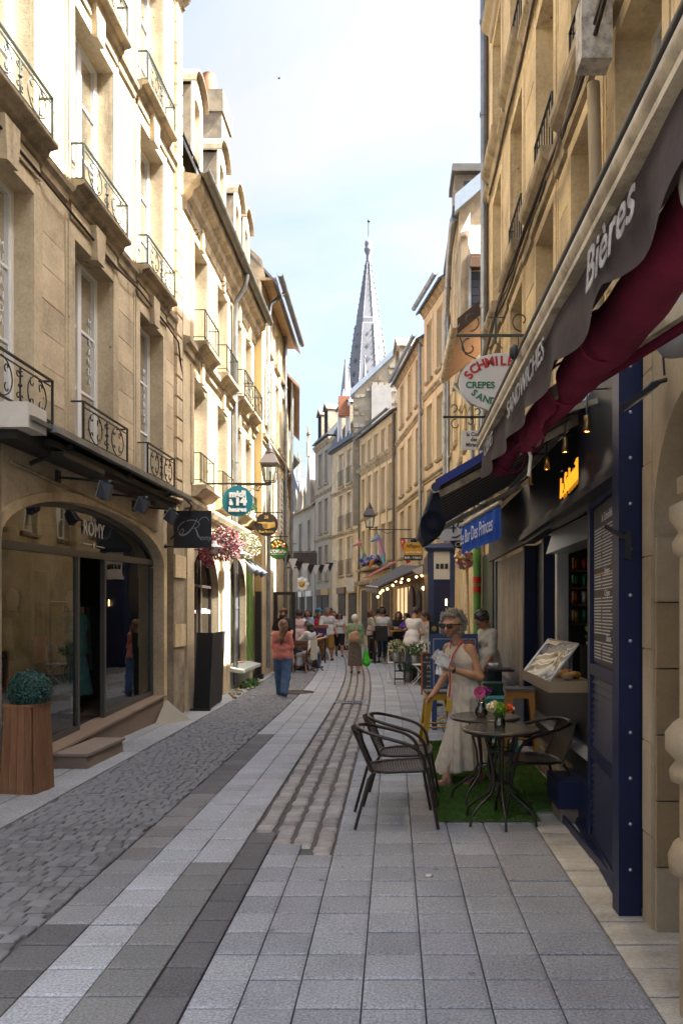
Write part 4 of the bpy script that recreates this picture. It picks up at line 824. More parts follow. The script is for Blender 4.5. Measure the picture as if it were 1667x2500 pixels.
for i in range(6):
    for j, (xa, xb) in enumerate(((1.305, 1.47), (1.475, 1.655)) if i % 2 else ((1.305, 1.655),)): link('stone_block', slab_mesh(MATS['ochre stone'] if i not in (0, 5) else STP, 0), R0, Matrix(((xb-xa-.006, 0, 0, (xa+xb)/2), (0, .03, 0, 3.889-.003*(i % 3)), (0, 0, .322, .165+i*.33), (0, 0, 0, 1))))
q = MB(); q.tube([(1.21, 3.08, 0), (1.21, 3.08, 1.9)], .075, 14); q.lathe([(.075, 0), (.1, .02), (.105, .06), (.08, .1), (.115, .15), (.115, .2), (.075, .22)], (1.21, 3.08, 1.82), 14); q.build('half_column', STP, R0)
q = MB(); q.lathe([(.075, 0), (.11, .01), (.115, .05), (.09, .09), (.13, .13), (.13, .2), (.1, .24), (.075, .26)], (1.21, 3.08, .92), 16); q.build('column_moulding', STP, R0)
q = MB(); q.lathe([(.075, 0), (.115, .02), (.12, .08), (.1, .13), (.075, .15)], (1.21, 3.08, .55), 16); q.build('column_moulding', STP, R0)
q = MB(M0); q.profile([(0, 2.0), (.05, 2.02), (.06, 2.07), (.10, 2.1), (.10, 2.17), (0, 2.19)], 3.0, 3.30); q.build('impost', STP, R0)
t = thing('floodlight', 'slim black floodlight on the stone pier above the arch', 'floodlight', (1.15, 3.68, 2.6)); b = MB(Matrix.Translation((1.16, 3.68, 2.62)) @ Matrix.Rotation(math.radians(-35), 4, 'Y')); b.box(-.085, .085, -.07, .07, -.012, .012); b.build('housing', BLACK, t)
b = MB(Matrix.Translation((1.16, 3.68, 2.62)) @ Matrix.Rotation(math.radians(-35), 4, 'Y')); b.box(-.075, .075, -.06, .06, -.016, -.0125); b.build('lens', ALU, t); b = MB(); b.tube([(1.29, 3.68, 2.70), (1.22, 3.68, 2.68), (1.17, 3.68, 2.63)], .012, 5); b.tube([(1.28, 3.68, 2.72), (1.26, 3.66, 2.9), (1.28, 3.67, 3.1)], .006, 5); b.build('bracket', BLACK, t)
t = thing('dome_lamp', 'grey dome lamp on the wall at the right edge', 'lamp', (1.2, 3.25, 2.75)); b = MB(); b.lathe([(.001, -.1), (.06, -.085), (.1, -.03), (.11, .03), (.1, .1), (.04, .12)], (1.2, 3.3, 2.78), 16); b.build('dome', mat('grey plastic', (.25, .25, .26), .5), t); b = MB(); b.box(1.16, 1.3, 3.26, 3.34, 2.88, 2.93); b.build('arm', OFFWHITE, t)
t = thing('hook_bracket', 'small black iron hook on the blue post', 'hook', (1.2, 4.0, 1.98)); b = MB(); b.bar((1.22, 4.06, 1.98), (1.10, 4.06, 2.05), .02); b.bar((1.22, 4.06, 1.88), (1.22, 4.06, 2.02), .03); b.build('hook', BLACK, t)
# ---------------------------------------------------------------- dark blue snack bar front
MS = frame((1.50, 0, 0), (0, 1, 0), (-1, 0, 0))
S = thing('snack_bar', 'dark blue snack bar front with serving hatch and glowing yellow sign', 'shopfront', (1.5, 6, 0))
b = MB(); b.box(1.18, 1.30, 4.08, 4.20, 0, 2.98); b.build('corner_post', NAVY, S)
for i in range(12): b = MB(); b.ball((1.24, 4.078, .25+i*.24), .010, 6); b.build('stud', ALU, S)
# slanting panel from the post (X 1.27) to the hatch (X 1.45)
def sl(D): return 1.27+(D-4.2)*.09
MP = frame((sl(4.2), 4.2, 0), (.09, 1, 0), (-1, .09, 0)); Lp = 1.22
b = MB(MP); b.box(0, Lp, -.1, 0, 0, 2.42); b.build('side_panel', NAVY_BLACK, S)
b = MB(MP); 
for a, c, d, e in ((0, .07, .02, 2.4), (Lp-.1, Lp, .02, 2.4)): bb = MB(MP); bb.box(a, c, .001, .03, d, e); bb.build('panel_stile', NAVY, S)
for z0 in (.02, .62, 1.18, 2.30): bb = MB(MP); bb.box(.072, Lp-.102, .001, .028, z0, z0+.07); bb.build('panel_rail', NAVY, S)
for z0, z1 in ((.10, .60), (.70, 1.17)):
    k = int((z1-z0)/.045)
    for i in range(k): bb = MB(MP); z = z0+(z1-z0)*i/k; bb.prism([(.075, .001, z), (.075, .018, z), (.075, .003, z+.036)], [(Lp-.105, .001, z), (Lp-.105, .018, z), (Lp-.105, .003, z+.036)]); bb.build('slat', NAVY, S)
MENU = mat('menu slate', (.028, .027, .028), .6, var=.1); CHALK = mat('chalk white', (.5, .5, .5), .9, fine=0, var=.1); TAN = mat('tan label', (.42, .27, .10), .8)
b = MB(MP); b.box(.10, Lp-.13, .001, .008, 1.27, 2.29); mn = b.build('menu_board', MENU, S)
rr = random.Random(5); b = MB(MP); c = MB(MP)
for i in range(46):
    z = 2.22-i*.0205
    if i in (0, 1, 2, 3, 17, 18, 24, 25, 38, 39): continue
    b.box(.82-rr.uniform(0, .05), Lp-.16, .0085, .0095, z, z+.008); l = rr.uniform(.25, .62); b.box(.76-l, .76, .0085, .0095, z, z+.007)
b.build('menu_lines', CHALK, S, kind='stuff')
for z, w_ in ((2.17, .05), (1.88, .05), (1.80, .05), (1.53, .06), (1.47, .06), (1.36, .05)): c = MB(MP); c.box(.14, .14+w_*1.6, .0085, .0096, z, z+w_); c.build('price_label', TAN, S)
c = MB(MP); c.box(.12, Lp-.15, .0085, .0095, 1.845, 1.853); c.build('menu_rule', TAN, S)
def mtext(txt, s, z, size, m=CHALK): text(txt, size, MP @ Matrix(((-1, 0, 0, s), (0, 0, 1, .0095), (0, 1, 0, z), (0, 0, 0, 1))), m, S, extrude=.0005, shear=.3)
mtext('le Schmilblic', .6, 2.2, .075); mtext('Burgers', .6, 1.86, .055); mtext('Crêpes', .6, 1.72, .06); mtext('Glaces', .55, 1.44, .06)
# hatch: aluminium shutter box, posts, opening with dark inside, shelves
XH = 1.56; GREYBLUE_ = mat('scuffed rail', (.12, .14, .17), .3, .4, var=.3)
b = MB(); b.box(1.40, XH, 5.48, 8.0, 2.40, 3.05); b.box(XH-.05, XH, 8.0, 12.4, 2.40, 3.05); b.build('fascia', NAVY_BLACK, S)
b = MB(); b.box(1.30, 1.40, 4.2, 5.48, 2.42, 3.05); b.build('fascia_panel', NAVY_BLACK, S)
for z, p in ((2.36, .10), (2.42, .06), (2.33, .05)): b = MB(); b.prism([(1.31-p, 4.2, z), (1.34, 4.2, z), (1.34, 4.2, z+.04), (1.31-p, 4.2, z+.05)], [(1.44-p, 8.3, z), (1.5, 8.3, z), (1.5, 8.3, z+.04), (1.44-p, 8.3, z+.05)]); b.build('fascia_moulding', NAVY_BLACK, S)
b = MB(); b.prism([(1.36, 5.45, 2.12), (1.56, 5.45, 2.12), (1.56, 5.45, 2.32), (1.42, 5.45, 2.32)], [(1.36, 6.95, 2.12), (1.56, 6.95, 2.12), (1.56, 6.95, 2.32), (1.42, 6.95, 2.32)]); b.build('shutter_box', ALU, S)
b = MB(); b.box(1.40, 1.50, 5.42, 5.50, 1.05, 2.12); b.build('hatch_post', ALU, S); b = MB(); b.box(1.44, 1.54, 6.86, 6.94, 1.05, 2.12); b.build('hatch_post', ALU, S)
b = MB(); b.box(1.50, 1.58, 6.95, 7.25, .9, 2.35); b.build('menu_strip', MENU, S)
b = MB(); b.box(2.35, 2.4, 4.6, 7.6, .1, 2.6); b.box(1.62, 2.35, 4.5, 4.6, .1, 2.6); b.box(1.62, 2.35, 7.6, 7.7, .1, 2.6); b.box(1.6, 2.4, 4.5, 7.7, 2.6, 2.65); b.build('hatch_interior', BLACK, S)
b = MB(); b.box(1.46, 1.58, 5.42, 8.2, .35, 1.03); b.build('lower_panel', NAVY_BLACK, S); b = MB(); b.box(1.42, 1.6, 5.42, 8.2, 1.03, 1.06); b.build('counter', BLACKGLOSS, S)
b = MB(); b.prism([(1.40, 5.45, .52), (1.46, 5.45, .52), (1.46, 5.45, .60)], [(1.44, 8.2, .52), (1.46, 8.2, .52), (1.46, 8.2, .60)]); b.build('drip_rail', GREYBLUE_, S)
b = MB(); b.box(1.40, 1.56, 5.45, 6.3, .0, .34); b.build('plinth_panel', NAVY, S)
for i in range(7):
    for j in range(4): link('brick', slab_mesh(STONE_OLD, 0), S, Matrix(((.05, 0, 0, 1.50), (0, .24, 0, 6.45+i*.26+(j % 2)*.1), (0, 0, .075, .05+j*.084), (0, 0, 0, 1))))
b = MB(); b.box(1.28, 1.30, 4.2, 6.2, -.02, .06); b.prism([(1.22, 4.2, 0), (1.3, 4.2, 0), (1.3, 4.2, .05), (1.24, 4.2, .05)], [(1.40, 6.25, 0), (1.46, 6.25, 0), (1.46, 6.25, .05), (1.42, 6.25, .05)]); b.build('threshold_strip', NAVY, S)
b = MB(); b.box(1.24, 1.41, 5.85, 6.3, .12, .32); b.build('step_box', NAVY, S)
b = MB(); b.box(1.27, 1.40, 5.9, 6.25, .0, .118); b.build('step_base', mat('bare wood', (.24, .19, .14), .8, var=.2), S)
SHELFW = mat('shelf wood', (.17, .075, .03), .7, var=.2)
CANS = [mat('can '+n, c, .3, .5, var=.1) for n, c in (('red', (.35, .02, .02)), ('orange', (.45, .12, .02)), ('yellow', (.45, .34, .06)), ('green', (.02, .22, .10)), ('silver', (.4, .4, .42)), ('black', (.03, .03, .035)))]
SZ = (1.50, 1.68, 1.84, 2.0)
for j in range(4):
    z = SZ[j]; b = MB(); b.box(1.62, 2.2, 7.32, 7.55, z-.02, z); b.build('shelf', SHELFW, S)
can_me = MB(); can_me.lathe([(.024, 0), (.030, .006), (.030, .115), (.025, .126), (.023, .124)], n=10)
can_ms = [can_me.mesh('drink_can', m_) for m_ in CANS]; ORD = ('first', 'second', 'third', 'fourth', 'fifth', 'sixth', 'seventh', 'eighth', 'ninth', 'tenth', 'eleventh'); rr = random.Random(8)
nth = ('lowest', 'second lowest', 'third lowest', 'top')
cnames = ('red', 'orange', 'yellow', 'green', 'silver', 'black')
for j in range(4):
    for i in range(8):
        ci = rr.randrange(6); o = link('drink_can', can_ms[ci], None, Matrix.Translation((1.655+i*.074, 7.37+.03*(i % 2), SZ[j])), label=f'{cnames[ci]} drink can, {ORD[i]} counted along the {nth[j]} shelf in the serving hatch', cat='drink can', group='drink cans on the hatch shelves')
# dark door recess, painted board panel, further doors
b = MB(); b.box(1.70, 1.76, 8.2, 9.3, 0, 2.4); b.build('recessed_door', NAVY_BLACK, S); b = MB(); b.box(1.56, 1.70, 8.1, 8.2, 0, 2.4); b.build('door_jamb', NAVY, S); b = MB(); b.box(1.56, 1.70, 9.3, 9.42, 0, 2.4); b.build('door_jamb', NAVY, S)
PANELP = mat('flaking painted boards', (.30, .24, .185), .7, var=.25, vs=5, fine=.2, fs=25, stretch=(3, 3, .7), col2=(.15, .17, .19), c2s=2.2, bump=.3, bs=20, rnd=.12)
b = MB(); b.box(1.66, 1.7, 9.5, 12.3, .65, 2.38); b.build('panel_backing', NAVY_BLACK, S)
for i in range(6): link('plank', slab_mesh(PANELP, 0), S, Matrix(((.03, 0, 0, 1.645), (0, .43, 0, 9.86+i*.44), (0, 0, 1.72, 1.52), (0, 0, 0, 1))))
GREYBLUE = mat('grey blue paint', (.085, .11, .15), .45, var=.2)
for y in (9.52, 12.3): b = MB(); b.box(1.60, 1.66, y-.07, y+.07, 0, 2.4); b.build('panel_stile', GREYBLUE, S)
b = MB(); b.box(1.58, 1.66, 9.6, 12.22, .58, .65); b.build('panel_rail', GREYBLUE, S); b = MB(); b.box(1.62, 1.68, 9.6, 12.22, 0, .578); b.build('plinth_panel', GREYBLUE, S)
# downlights and neon
LAMPW = mat('warm lamp', (1, .7, .3), .5, emit=(1, .62, .22, 1.6))
for i, y in enumerate((4.75, 5.35, 6.0, 6.7)):
    t = thing('downlight', ('nearest', 'second nearest', 'third nearest', 'farthest')[i]+' of the four brass downlights over the snack bar hatch', 'downlight', (1.18, y, 2.72), 'downlights over the hatch'); b = MB(); b.lathe([(.019, .10), (.022, .0), (.019, .0), (.017, .06)], (1.18, y, 2.70), 14); b.build('lamp_body', mat('brass', (.35, .24, .1), .3, .9), t)
    b = MB(); b.lathe([(.018, .006), (.001, .006)], (1.18, y, 2.70), 12); b.build('bulb', LAMPW, t); b = MB(); b.tube([(1.18, y, 2.80), (1.18, y, 2.96), (1.38, y, 2.97)], .007, 5); b.build('stem', BLACK, t)
    ld = bpy.data.lights.new('downlight_bulb', 'SPOT'); ld.energy = 2.0; ld.color = (1, .72, .4); ld.spot_size = 1.9; ld.spot_blend = .8; ld.shadow_soft_size = .02; lo = bpy.data.objects.new('downlight_bulb', ld); COL.objects.link(lo); lo.location = (1.18, y, 2.69)
NEON = mat('neon tube', (1, .5, .05), .4, emit=(1, .36, .02, .14))
t = thing('neon_sign', 'glowing yellow script neon sign on the dark blue fascia', 'sign', (1.36, 5.9, 2.62))
MN = Matrix.Translation((1.355, 5.95, 2.63)) @ Matrix(((0, 0, -1, 0), (-1, 0, 0, 0), (0, 1, 0, 0), (0, 0, 0, 1))) @ Matrix.Rotation(.10, 4, 'Z')
text('le Schmilblic', .235, MN, NEON, t, extrude=.006, bold=-.002, shear=.35, sx=.68); 
b = MB(); b.box(1.37, 1.376, 5.50, 6.42, 2.46, 2.76); b.build('backing_plate', GLASS_CLEAR, t); b = MB(); b.tube([(1.37, 5.8, 2.5), (1.38, 5.72, 2.42), (1.39, 5.62, 2.3)], .004, 5); b.build('wire', BLACK, t)
# glass snack display on the counter
t = thing('food_display', 'slanted glass display case of pastries on the hatch counter', 'display case', (1.25, 6.3, 1.06)); b = MB(); b.box(1.12, 1.45, 5.62, 6.75, 1.02, 1.10); b.build('base', mat('brushed brass', (.33, .27, .18), .35, .6), t)
b = MB(); b.quad((1.13, 5.64, 1.10), (1.13, 6.73, 1.10), (1.34, 6.73, 1.37), (1.34, 5.64, 1.37)); b.poly([(1.13, 5.64, 1.10), (1.34, 5.64, 1.37), (1.44, 5.64, 1.37), (1.44, 5.64, 1.10)]); b.poly([(1.13, 6.73, 1.10), (1.34, 6.73, 1.37), (1.44, 6.73, 1.37), (1.44, 6.73, 1.10)]); b.quad((1.34, 5.64, 1.37), (1.34, 6.73, 1.37), (1.44, 6.73, 1.37), (1.44, 5.64, 1.37)); b.build('glass_hood', glass('display glass', (.75, .78, .76), base=.07, gain=1.2), t)
b = MB(); b.bar((1.13, 5.64, 1.10), (1.34, 5.64, 1.37), .012); b.bar((1.34, 5.64, 1.37), (1.34, 6.73, 1.37), .012); b.bar((1.13, 6.73, 1.10), (1.34, 6.73, 1.37), .012); b.build('case_frame', ALU, t)
PASTRY = mat('golden pastry', (.38, .19, .05), .7, var=.3, vs=20, bump=.4)
for i in range(8): b = MB(); b.ball((1.28+.08*(i % 2), 5.72+i*.125, 1.13), .05, 8, 0, (1, 1.1, .6)); tag(b.build('pastry', PASTRY), f'golden pastry in the glass display case, {ORD[i]} from its near end', 'pastry', 'pastries in the display case')
t = thing('basket_of_flowers', 'woven basket of lilac flowers on the hatch counter', 'basket', (1.55, 5.85, 1.08)); b = MB(); b.lathe([(.06, 0), (.075, .2), (.065, .2), (.05, .02)], (1.58, 5.85, 1.10), 12); b.build('basket', WOODLIGHT, t)
b = MB(); petals(b, (1.56, 5.82, 1.44), .13, 120, 2, .035, (1, 1, 1.1), 3, [0, 1, 1]); b.build('flowers', [LEAFS, mat('lilac', (.4, .33, .6), .7)], t)
# ================================================================ RIGHT: awnings and hanging signs
FAB = mat('dark brown awning cloth', (.040, .030, .034), .9, var=.35, vs=5, fine=.1, fs=300, bump=.5, bs=14)
MAROON = mat('maroon awning cloth', (.105, .008, .026), .9, spec=.2, var=.3, vs=5, fine=.08, fs=300, bump=.8, bs=11)
BEIGE = mat('stained cream aluminium', (.46, .40, .30), .45, .1, var=.15, vs=8, col2=(.22, .18, .13), c2s=8, c2w=.08)
A1 = thing('awning', 'dark brown lettered awning with a rolled maroon side curtain', 'awning', (.9, 3, 2.7))
Xb, Zb, y0, y1 = .575, 2.70, .9, 5.02
b = MB(); b.tube([(Xb, y0, Zb), (Xb, y1, Zb)], .040, 14); b.build('front_bar', BEIGE, A1); b = MB(); b.tube([(Xb-.012, y0, Zb+.055), (Xb-.012, y1, Zb+.055)], .019, 10); b.build('front_rod', BLACK, A1)
b = MB(); b.box(Xb-.03, Xb+.03, y0, y1, Zb-.055, Zb-.036); b.build('valance_track', BEIGE, A1)
b = MB(); b.lathe([(.0, 0), (.03, 0), (.034, .012), (.02, .03), (0, .03)], (0, 0, 0), 12, T=Matrix.Translation((Xb-.045, 3.35, Zb+.02)) @ Matrix.Rotation(-pi/2, 4, 'Y')); b.build('end_knob', BLACK, A1)
b = MB(); b.prism([(Xb, y0, Zb+.04), (.80, y0, 2.80), (.80, y0, 2.785), (Xb, y0, Zb+.02)], [(Xb, y1, Zb+.04), (.74, y1, 2.77), (.74, y1, 2.755), (Xb, y1, Zb+.02)]); b.build('canopy_cloth', FAB, A1)
# scalloped valance with lettering
vl = MB(); n = 240; H = .20
def vz(y): return Zb-.05-H-.04*abs(math.sin(pi*(y-.25)/.62))**.8+.04+.008*math.sin(y*9)
def vx(y, z): return Xb+.004+.014*math.sin(y*11)*(Zb-z)/H
for i in range(n):
    a, c = y0+(y1-y0)*i/n, y0+(y1-y0)*(i+1)/n
    for j in range(4):
        za, zb = [Zb-.05+(vz(a)-Zb+.05)*(j+k)/4 for k in (0, 1)]; zc, zd = [Zb-.05+(vz(c)-Zb+.05)*(j+k)/4 for k in (0, 1)]
        vl.add([(vx(a, za), a, za), (vx(c, zc), c, zc), (vx(c, zd), c, zd), (vx(a, zb), a, zb)], [(0, 1, 2, 3)], 0, True)
va = vl.build('valance', FAB, A1)
CHK = mat('worn white print', (.42, .42, .43), .9, var=.25, vs=8, col2=(.2, .19, .2), c2s=26)
def atext(body, size, y, z, sx=1.0, bold=0, shear=.0): return text(body, size, face('r', (Xb-.022, y, z)), CHK, A1, extrude=.001, bold=bold, shear=shear, sx=sx)
atext('Bières', .155, 2.02, Zb-.135, 1.18, .002, .2); atext('SANDWICHES', .115, 3.33, Zb-.125, 1.28, .001, .05); atext('CRÊPES', .10, 4.56, Zb-.12, 1.25, .001, .05)
# rolled maroon curtain slung under the valance
pts, rad = [], []
for i in range(90):
    y = y0+(5.05-y0)*i/89; mid = max(0, min(1, (y-3.15)/.12))*max(0, min(1, (4.2-y)/.12)); e_ = min(1, (5.06-y)/.10)
    pts.append((Xb+.16-.07*max(0, min(1, (y-3.2)/.8))+.012*math.sin(y*3), y, Zb-.145-.075*mid-.018*abs(math.sin(y*2.2)))); rad.append((.088-.022*max(0, min(1, (y-3.2)/.8))-.05*mid+.006*math.sin(y*5.3)+.003*math.sin(y*17))*(.45+.55*e_))
b = MB(); b.tube(pts, rad, 20); b.build('rolled_curtain', MAROON, A1)
b = MB(); b.tube([(Xb+.16+.097*math.cos(q), 1.72, Zb-.16+.097*math.sin(q)) for q in [2*pi*i/20 for i in range(21)]], .010, 6); b.build('strap', OFFWHITE, A1)
for y in (2.65, 3.2, 4.15, 4.75): b = MB(); b.tube([(Xb+.14+.085*math.cos(q), y, Zb-.16+.09*math.sin(q)) for q in [2*pi*i/20 for i in range(21)]], .006, 5); b.build('strap', MAROON, A1)
b = MB(); dr = []
for i in range(13):
    y = 3.2+.08*i; q_ = math.sin(pi*i/12); dr.append(((Xb+.05, y, Zb-.17), (Xb+.09+.02*math.sin(i*1.9), y, Zb-.23-.09*q_), (Xb+.15, y, Zb-.20-.02*q_)))
for i in range(12):
    for j in range(2): b.add([dr[i][j], dr[i+1][j], dr[i+1][j+1], dr[i][j+1]], [(0, 1, 2, 3)], 0, True)
b.build('loose_fold', MAROON, A1)
b = MB(); b.tube([(Xb+.10, 4.0, Zb-.2), (Xb+.13, 4.0, Zb-.30), (Xb+.12, 4.0, Zb-.40)], .009, 6); b.build('tie_cord', OFFWHITE, A1)
b = MB(); b.bar((.76, 3.72, 2.63), (1.27, 2.62, 2.80), .07, .06); b.build('folding_arm', BEIGE, A1); b = MB(); b.bar((.775, 3.72, 2.585), (1.285, 2.62, 2.755), .03, .03); b.build('arm_edge', MAROON, A1)
b = MB(); b.bar((.62, 4.85, Zb+.02), (1.45, 5.0, 3.0), .05, .035); b.build('folding_arm', BEIGE, A1)
# blue striped awning beyond
BLUEF = mat('royal blue cloth', (.014, .025, .15), .8, var=.15); STRB = mat('grey stripe cloth', (.16, .14, .125), .9, var=.15); STRD = mat('black stripe cloth', (.018, .016, .016), .9)
A2 = thing('awning', 'blue awning with a black and grey striped underside over the snack bar', 'awning', (.9, 7, 2.8))
fx, fz, wx, wz, ya, yb = .285, 2.45, 1.40, 3.10, 5.30, 9.0
k = 30
for i in range(k):
    a, c = ya+(yb-ya)*i/k, ya+(yb-ya)*(i+1)/k; b = MB(); b.prism([(fx, a, fz), (wx, a, wz), (wx, a, wz+.012), (fx, a, fz+.012)], [(fx, c, fz), (wx, c, wz), (wx, c, wz+.012), (fx, c, fz+.012)]); b.build('stripe', STRB if i % 2 else STRD, A2)
b = MB(); b.prism([(fx, ya-.03, fz-.01), (wx, ya-.03, wz-.01), (wx, ya-.03, wz+.05), (fx, ya-.03, fz+.05)], [(fx, ya, fz-.01), (wx, ya, wz-.01), (wx, ya, wz+.05), (fx, ya, fz+.05)]); b.build('blue_hem', BLUEF, A2)
b = MB(); b.prism([(fx, ya, fz+.014), (wx, ya, wz+.014), (wx, ya, wz+.02), (fx, ya, fz+.02)], [(fx, yb, fz+.014), (wx, yb, wz+.014), (wx, yb, wz+.02), (fx, yb, fz+.02)]); b.build('canopy_cloth', BLUEF, A2)
b = MB(); b.tube([(fx, ya-.04, fz), (fx, yb, fz)], .03, 10); b.build('front_bar', NAVY, A2)
b = MB(); b.bar((fx+.03, 5.42, fz-.03), (wx-.02, 5.55, wz-.10), .055, .045); b.build('folding_arm', BEIGE, A2); b = MB(); b.bar((fx+.03, 8.7, fz-.03), (wx, 8.5, wz-.12), .06, .045); b.build('folding_arm', BEIGE, A2)
b = MB(); b.prism([(1.22, 5.20, 3.00), (1.42, 5.20, 3.06), (1.42, 5.20, 3.14), (1.30, 5.20, 3.16), (1.20, 5.20, 3.05)], [(p[0], 5.24, p[2]) for p in ((1.22, 0, 3.00), (1.42, 0, 3.06), (1.42, 0, 3.14), (1.30, 0, 3.16), (1.20, 0, 3.05))]); b.build('end_plate', WHITE, A2)
b = MB(); b.tube([(1.36, 5.24, 3.09), (1.36, yb, 3.09)], .05, 12); b.build('roller_tube', STRB, A2)
# rolled dark weather curtain hanging from the front bar, seen end on
t = thing('rolled_curtain', 'rolled near-black weather curtain hanging from the blue awning corner', 'curtain', (.25, 5.35, 2.2)); CURT = mat('black vinyl curtain', (.007, .009, .018), .8, spec=.2, var=.3, vs=10, bump=.2, bs=25)
b = MB(); y = 5.32; RC_ = .078
for i in range(30):
    a0, a1 = -.6+i*.55, -.6+(i+1)*.55; r0, r1 = .035+RC_*.6*i/30, .035+RC_*.6*(i+1)/30
    p = [(.266+r0*math.cos(a0), 2.215+r0*math.sin(a0)), (.266+r1*math.cos(a1), 2.215+r1*math.sin(a1))]
    b.quad((p[0][0], y, p[0][1]), (p[1][0], y, p[1][1]), (p[1][0], y+.55, p[1][1]), (p[0][0], y+.55, p[0][1]))
b.tube([(.266, y+.012, 2.215), (.266, y+.55, 2.215)], .08, 18); b.build('roll', CURT, t)
sl_ = [(.285, 2.44), (.22, 2.27), (.185, 2.20), (.19, 2.13), (.215, 2.085), (.26, 2.10), (.345, 2.17), (.36, 2.22), (.335, 2.30), (.305, 2.44)]; b = MB(); b.prism([(x, y+.02, z) for x, z in sl_], [(x, y+.5, z) for x, z in sl_]); b.build('sling', CURT, t)
b = MB(); b.tube([(.27, y-.02, 2.46), (.262, y-.02, 2.44), (.275, y-.02, 2.42), (.31, y-.02, 2.43)], .009, 6); b.build('cord', OFFWHITE, t)
# ---- hanging signs -------------------------------------------------------
def poly_sign(t, pts, y, th, mats_, name='sign_panel'):
    b = MB(); b.prism([(x, y, z) for x, z in pts], [(x, y+th, z) for x, z in pts]); return b.build(name, mats_, t)
WSIGN = mat('white sign enamel', (.62, .62, .61), .4, var=.05); REDL = mat('red sign paint', (.42, .025, .02), .5); GREENL = mat('green sign paint', (.015, .16, .07), .5); BLKL = mat('black sign paint', (.015, .015, .015), .5)
t = thing('hanging_sign', 'white oval crêpe shop sign with curved red lettering on a scrolled iron bracket', 'sign', (1.17, 8.4, 4.08))
cx, cz, yy = 1.17, 4.085, 8.4; poly_sign(t, circ((cx, cz), .465, 40, 0, 2*pi, .315)[:-1], yy, .05, WSIGN)
def arc_text(word, rx, rz, a0, a1, size, bold, m, out=1):
    tt = [a0+(a1-a0)*i/200 for i in range(201)]; pp = [(rx*math.cos(math.radians(a)), rz*math.sin(math.radians(a))) for a in tt]; L = [0]
    for i in range(200): L.append(L[-1]+math.hypot(pp[i+1][0]-pp[i][0], pp[i+1][1]-pp[i][1]))
    parts_ = []; wts = [.55 if ch_ in 'I' else 1.15 if ch_ in 'MW' else 1 for ch_ in word]; tot = sum(wts); acc = 0
    for ch_, wt in zip(word, wts):
        d = (acc+wt/2)/tot*L[-1]; acc += wt; i = min(199, next(j for j in range(201) if L[j] >= d)); x, z = pp[i]
        rot = math.atan2(z/rz**2, x/rx**2)+(-pi/2 if out > 0 else pi/2)
        parts_.append((text_mesh(ch_, size, bold=bold, extrude=.003), Matrix.Translation((cx+x, yy-.004, cz+z)) @ FC @ Matrix.Rotation(rot, 4, 'Z')))
    merge(parts_).build('lettering', m, t)
arc_text('SCHMILBLICK', .375, .225, 172, 8, .135, .005, REDL)
text('CREPES', .095, face('c', (cx-.235, yy-.004, cz-.035)), GREENL, t, bold=.003, sx=1.0)
arc_text('SANDWICHES', .36, .215, 205, 335, .10, .003, GREENL, -1)
b = MB(); z = 4.595; b.bar((.68, yy+.02, z), (1.5, yy+.02, z), .025)
def cv(pts, r=.008): b.tube([(x, yy+.02, q) for x, q in pts], r, 6)
for c_, s_ in ((.83, 1), (1.38, -1)):
    cv(spiral((c_, z+.16), .115, .03, -1.57, -1.57+s_*5.6, 24))
cv([(1.02, z+.2), (1.1, z+.19), (1.1, z+.08), (1.1, z-.08), (1.03, z-.14)]); cv([(1.2, z+.2), (1.11, z+.19), (1.11, z+.08), (1.11, z-.08), (1.18, z-.14)]); cv(spiral((.82, z-.13), .10, .03, 1.57, 7, 24)); cv([(.72, z-.02), (.78, z-.2), (.95, z-.28), (1.1, z-.26)])
cv([(.95, z), (.95, z-.22)], .006); cv([(1.35, z), (1.35, z-.22)], .006); b.build('iron_bracket', IRON_GREEN, t)
t = thing('hanging_sign', 'small white hanging sign with black gothic lettering', 'sign', (1.15, 11.2, 4.0)); yy = 11.2
X0, X1, Z0, Z1 = .975, 1.34, 3.94, 4.22
poly_sign(t, [(X0, Z0), (X1, Z0), (X1, Z1-.03), (X0+.3, Z1+.06), (X0+.24, Z1), (X0, Z1-.01)], yy, .025, WSIGN)
for i, l in enumerate(('la Cour', 'des', 'Miracles')): text(l, .078, face('c', ((X0+X1)/2, yy-.003, 4.16-.075*i)), BLKL, t, bold=.002, sx=.9)
b = MB(); b.bar((.73, yy, 4.41), (1.6, yy, 4.41), .028)
def cv(pts, r=.008): b.tube([(x, yy, q) for x, q in pts], r, 6)
cv(spiral((.9, 4.30), .085, .02, 1.57, 6.6)); cv(spiral((1.1, 4.34), .06, .02, 1.57, -3)); cv(spiral((.86, 4.55), .07, .02, -1.57, 3.2)); cv([(.93, 4.52), (.98, 4.46), (1.02, 4.58), (1.06, 4.46), (1.1, 4.55)]); cv(spiral((1.2, 4.5), .06, .02, -1.57, 3)); cv([(1.05, 4.40), (1.05, 4.22)], .005); cv([(1.28, 4.40), (1.28, 4.22)], .005); b.ball((.73, yy, 4.41), .022, 8)
b.build('iron_bracket', IRON, t)
t = thing('hanging_sign', 'square pale hairdresser sign with a large black 49', 'sign', (.95, 12.0, 2.9)); yy = 12.0
poly_sign(t, [(.715, 2.70), (1.13, 2.72), (1.155, 2.745), (1.155, 3.15), (1.13, 3.175), (.76, 3.165), (.715, 3.12)], yy, .03, mat('grey sign enamel', (.5, .5, .51), .4, var=.05))
text('Salon de Coiffure', .062, face('c', (.935, yy-.003, 3.12)), BLKL, t, shear=.1, sx=.95); 
b = MB()
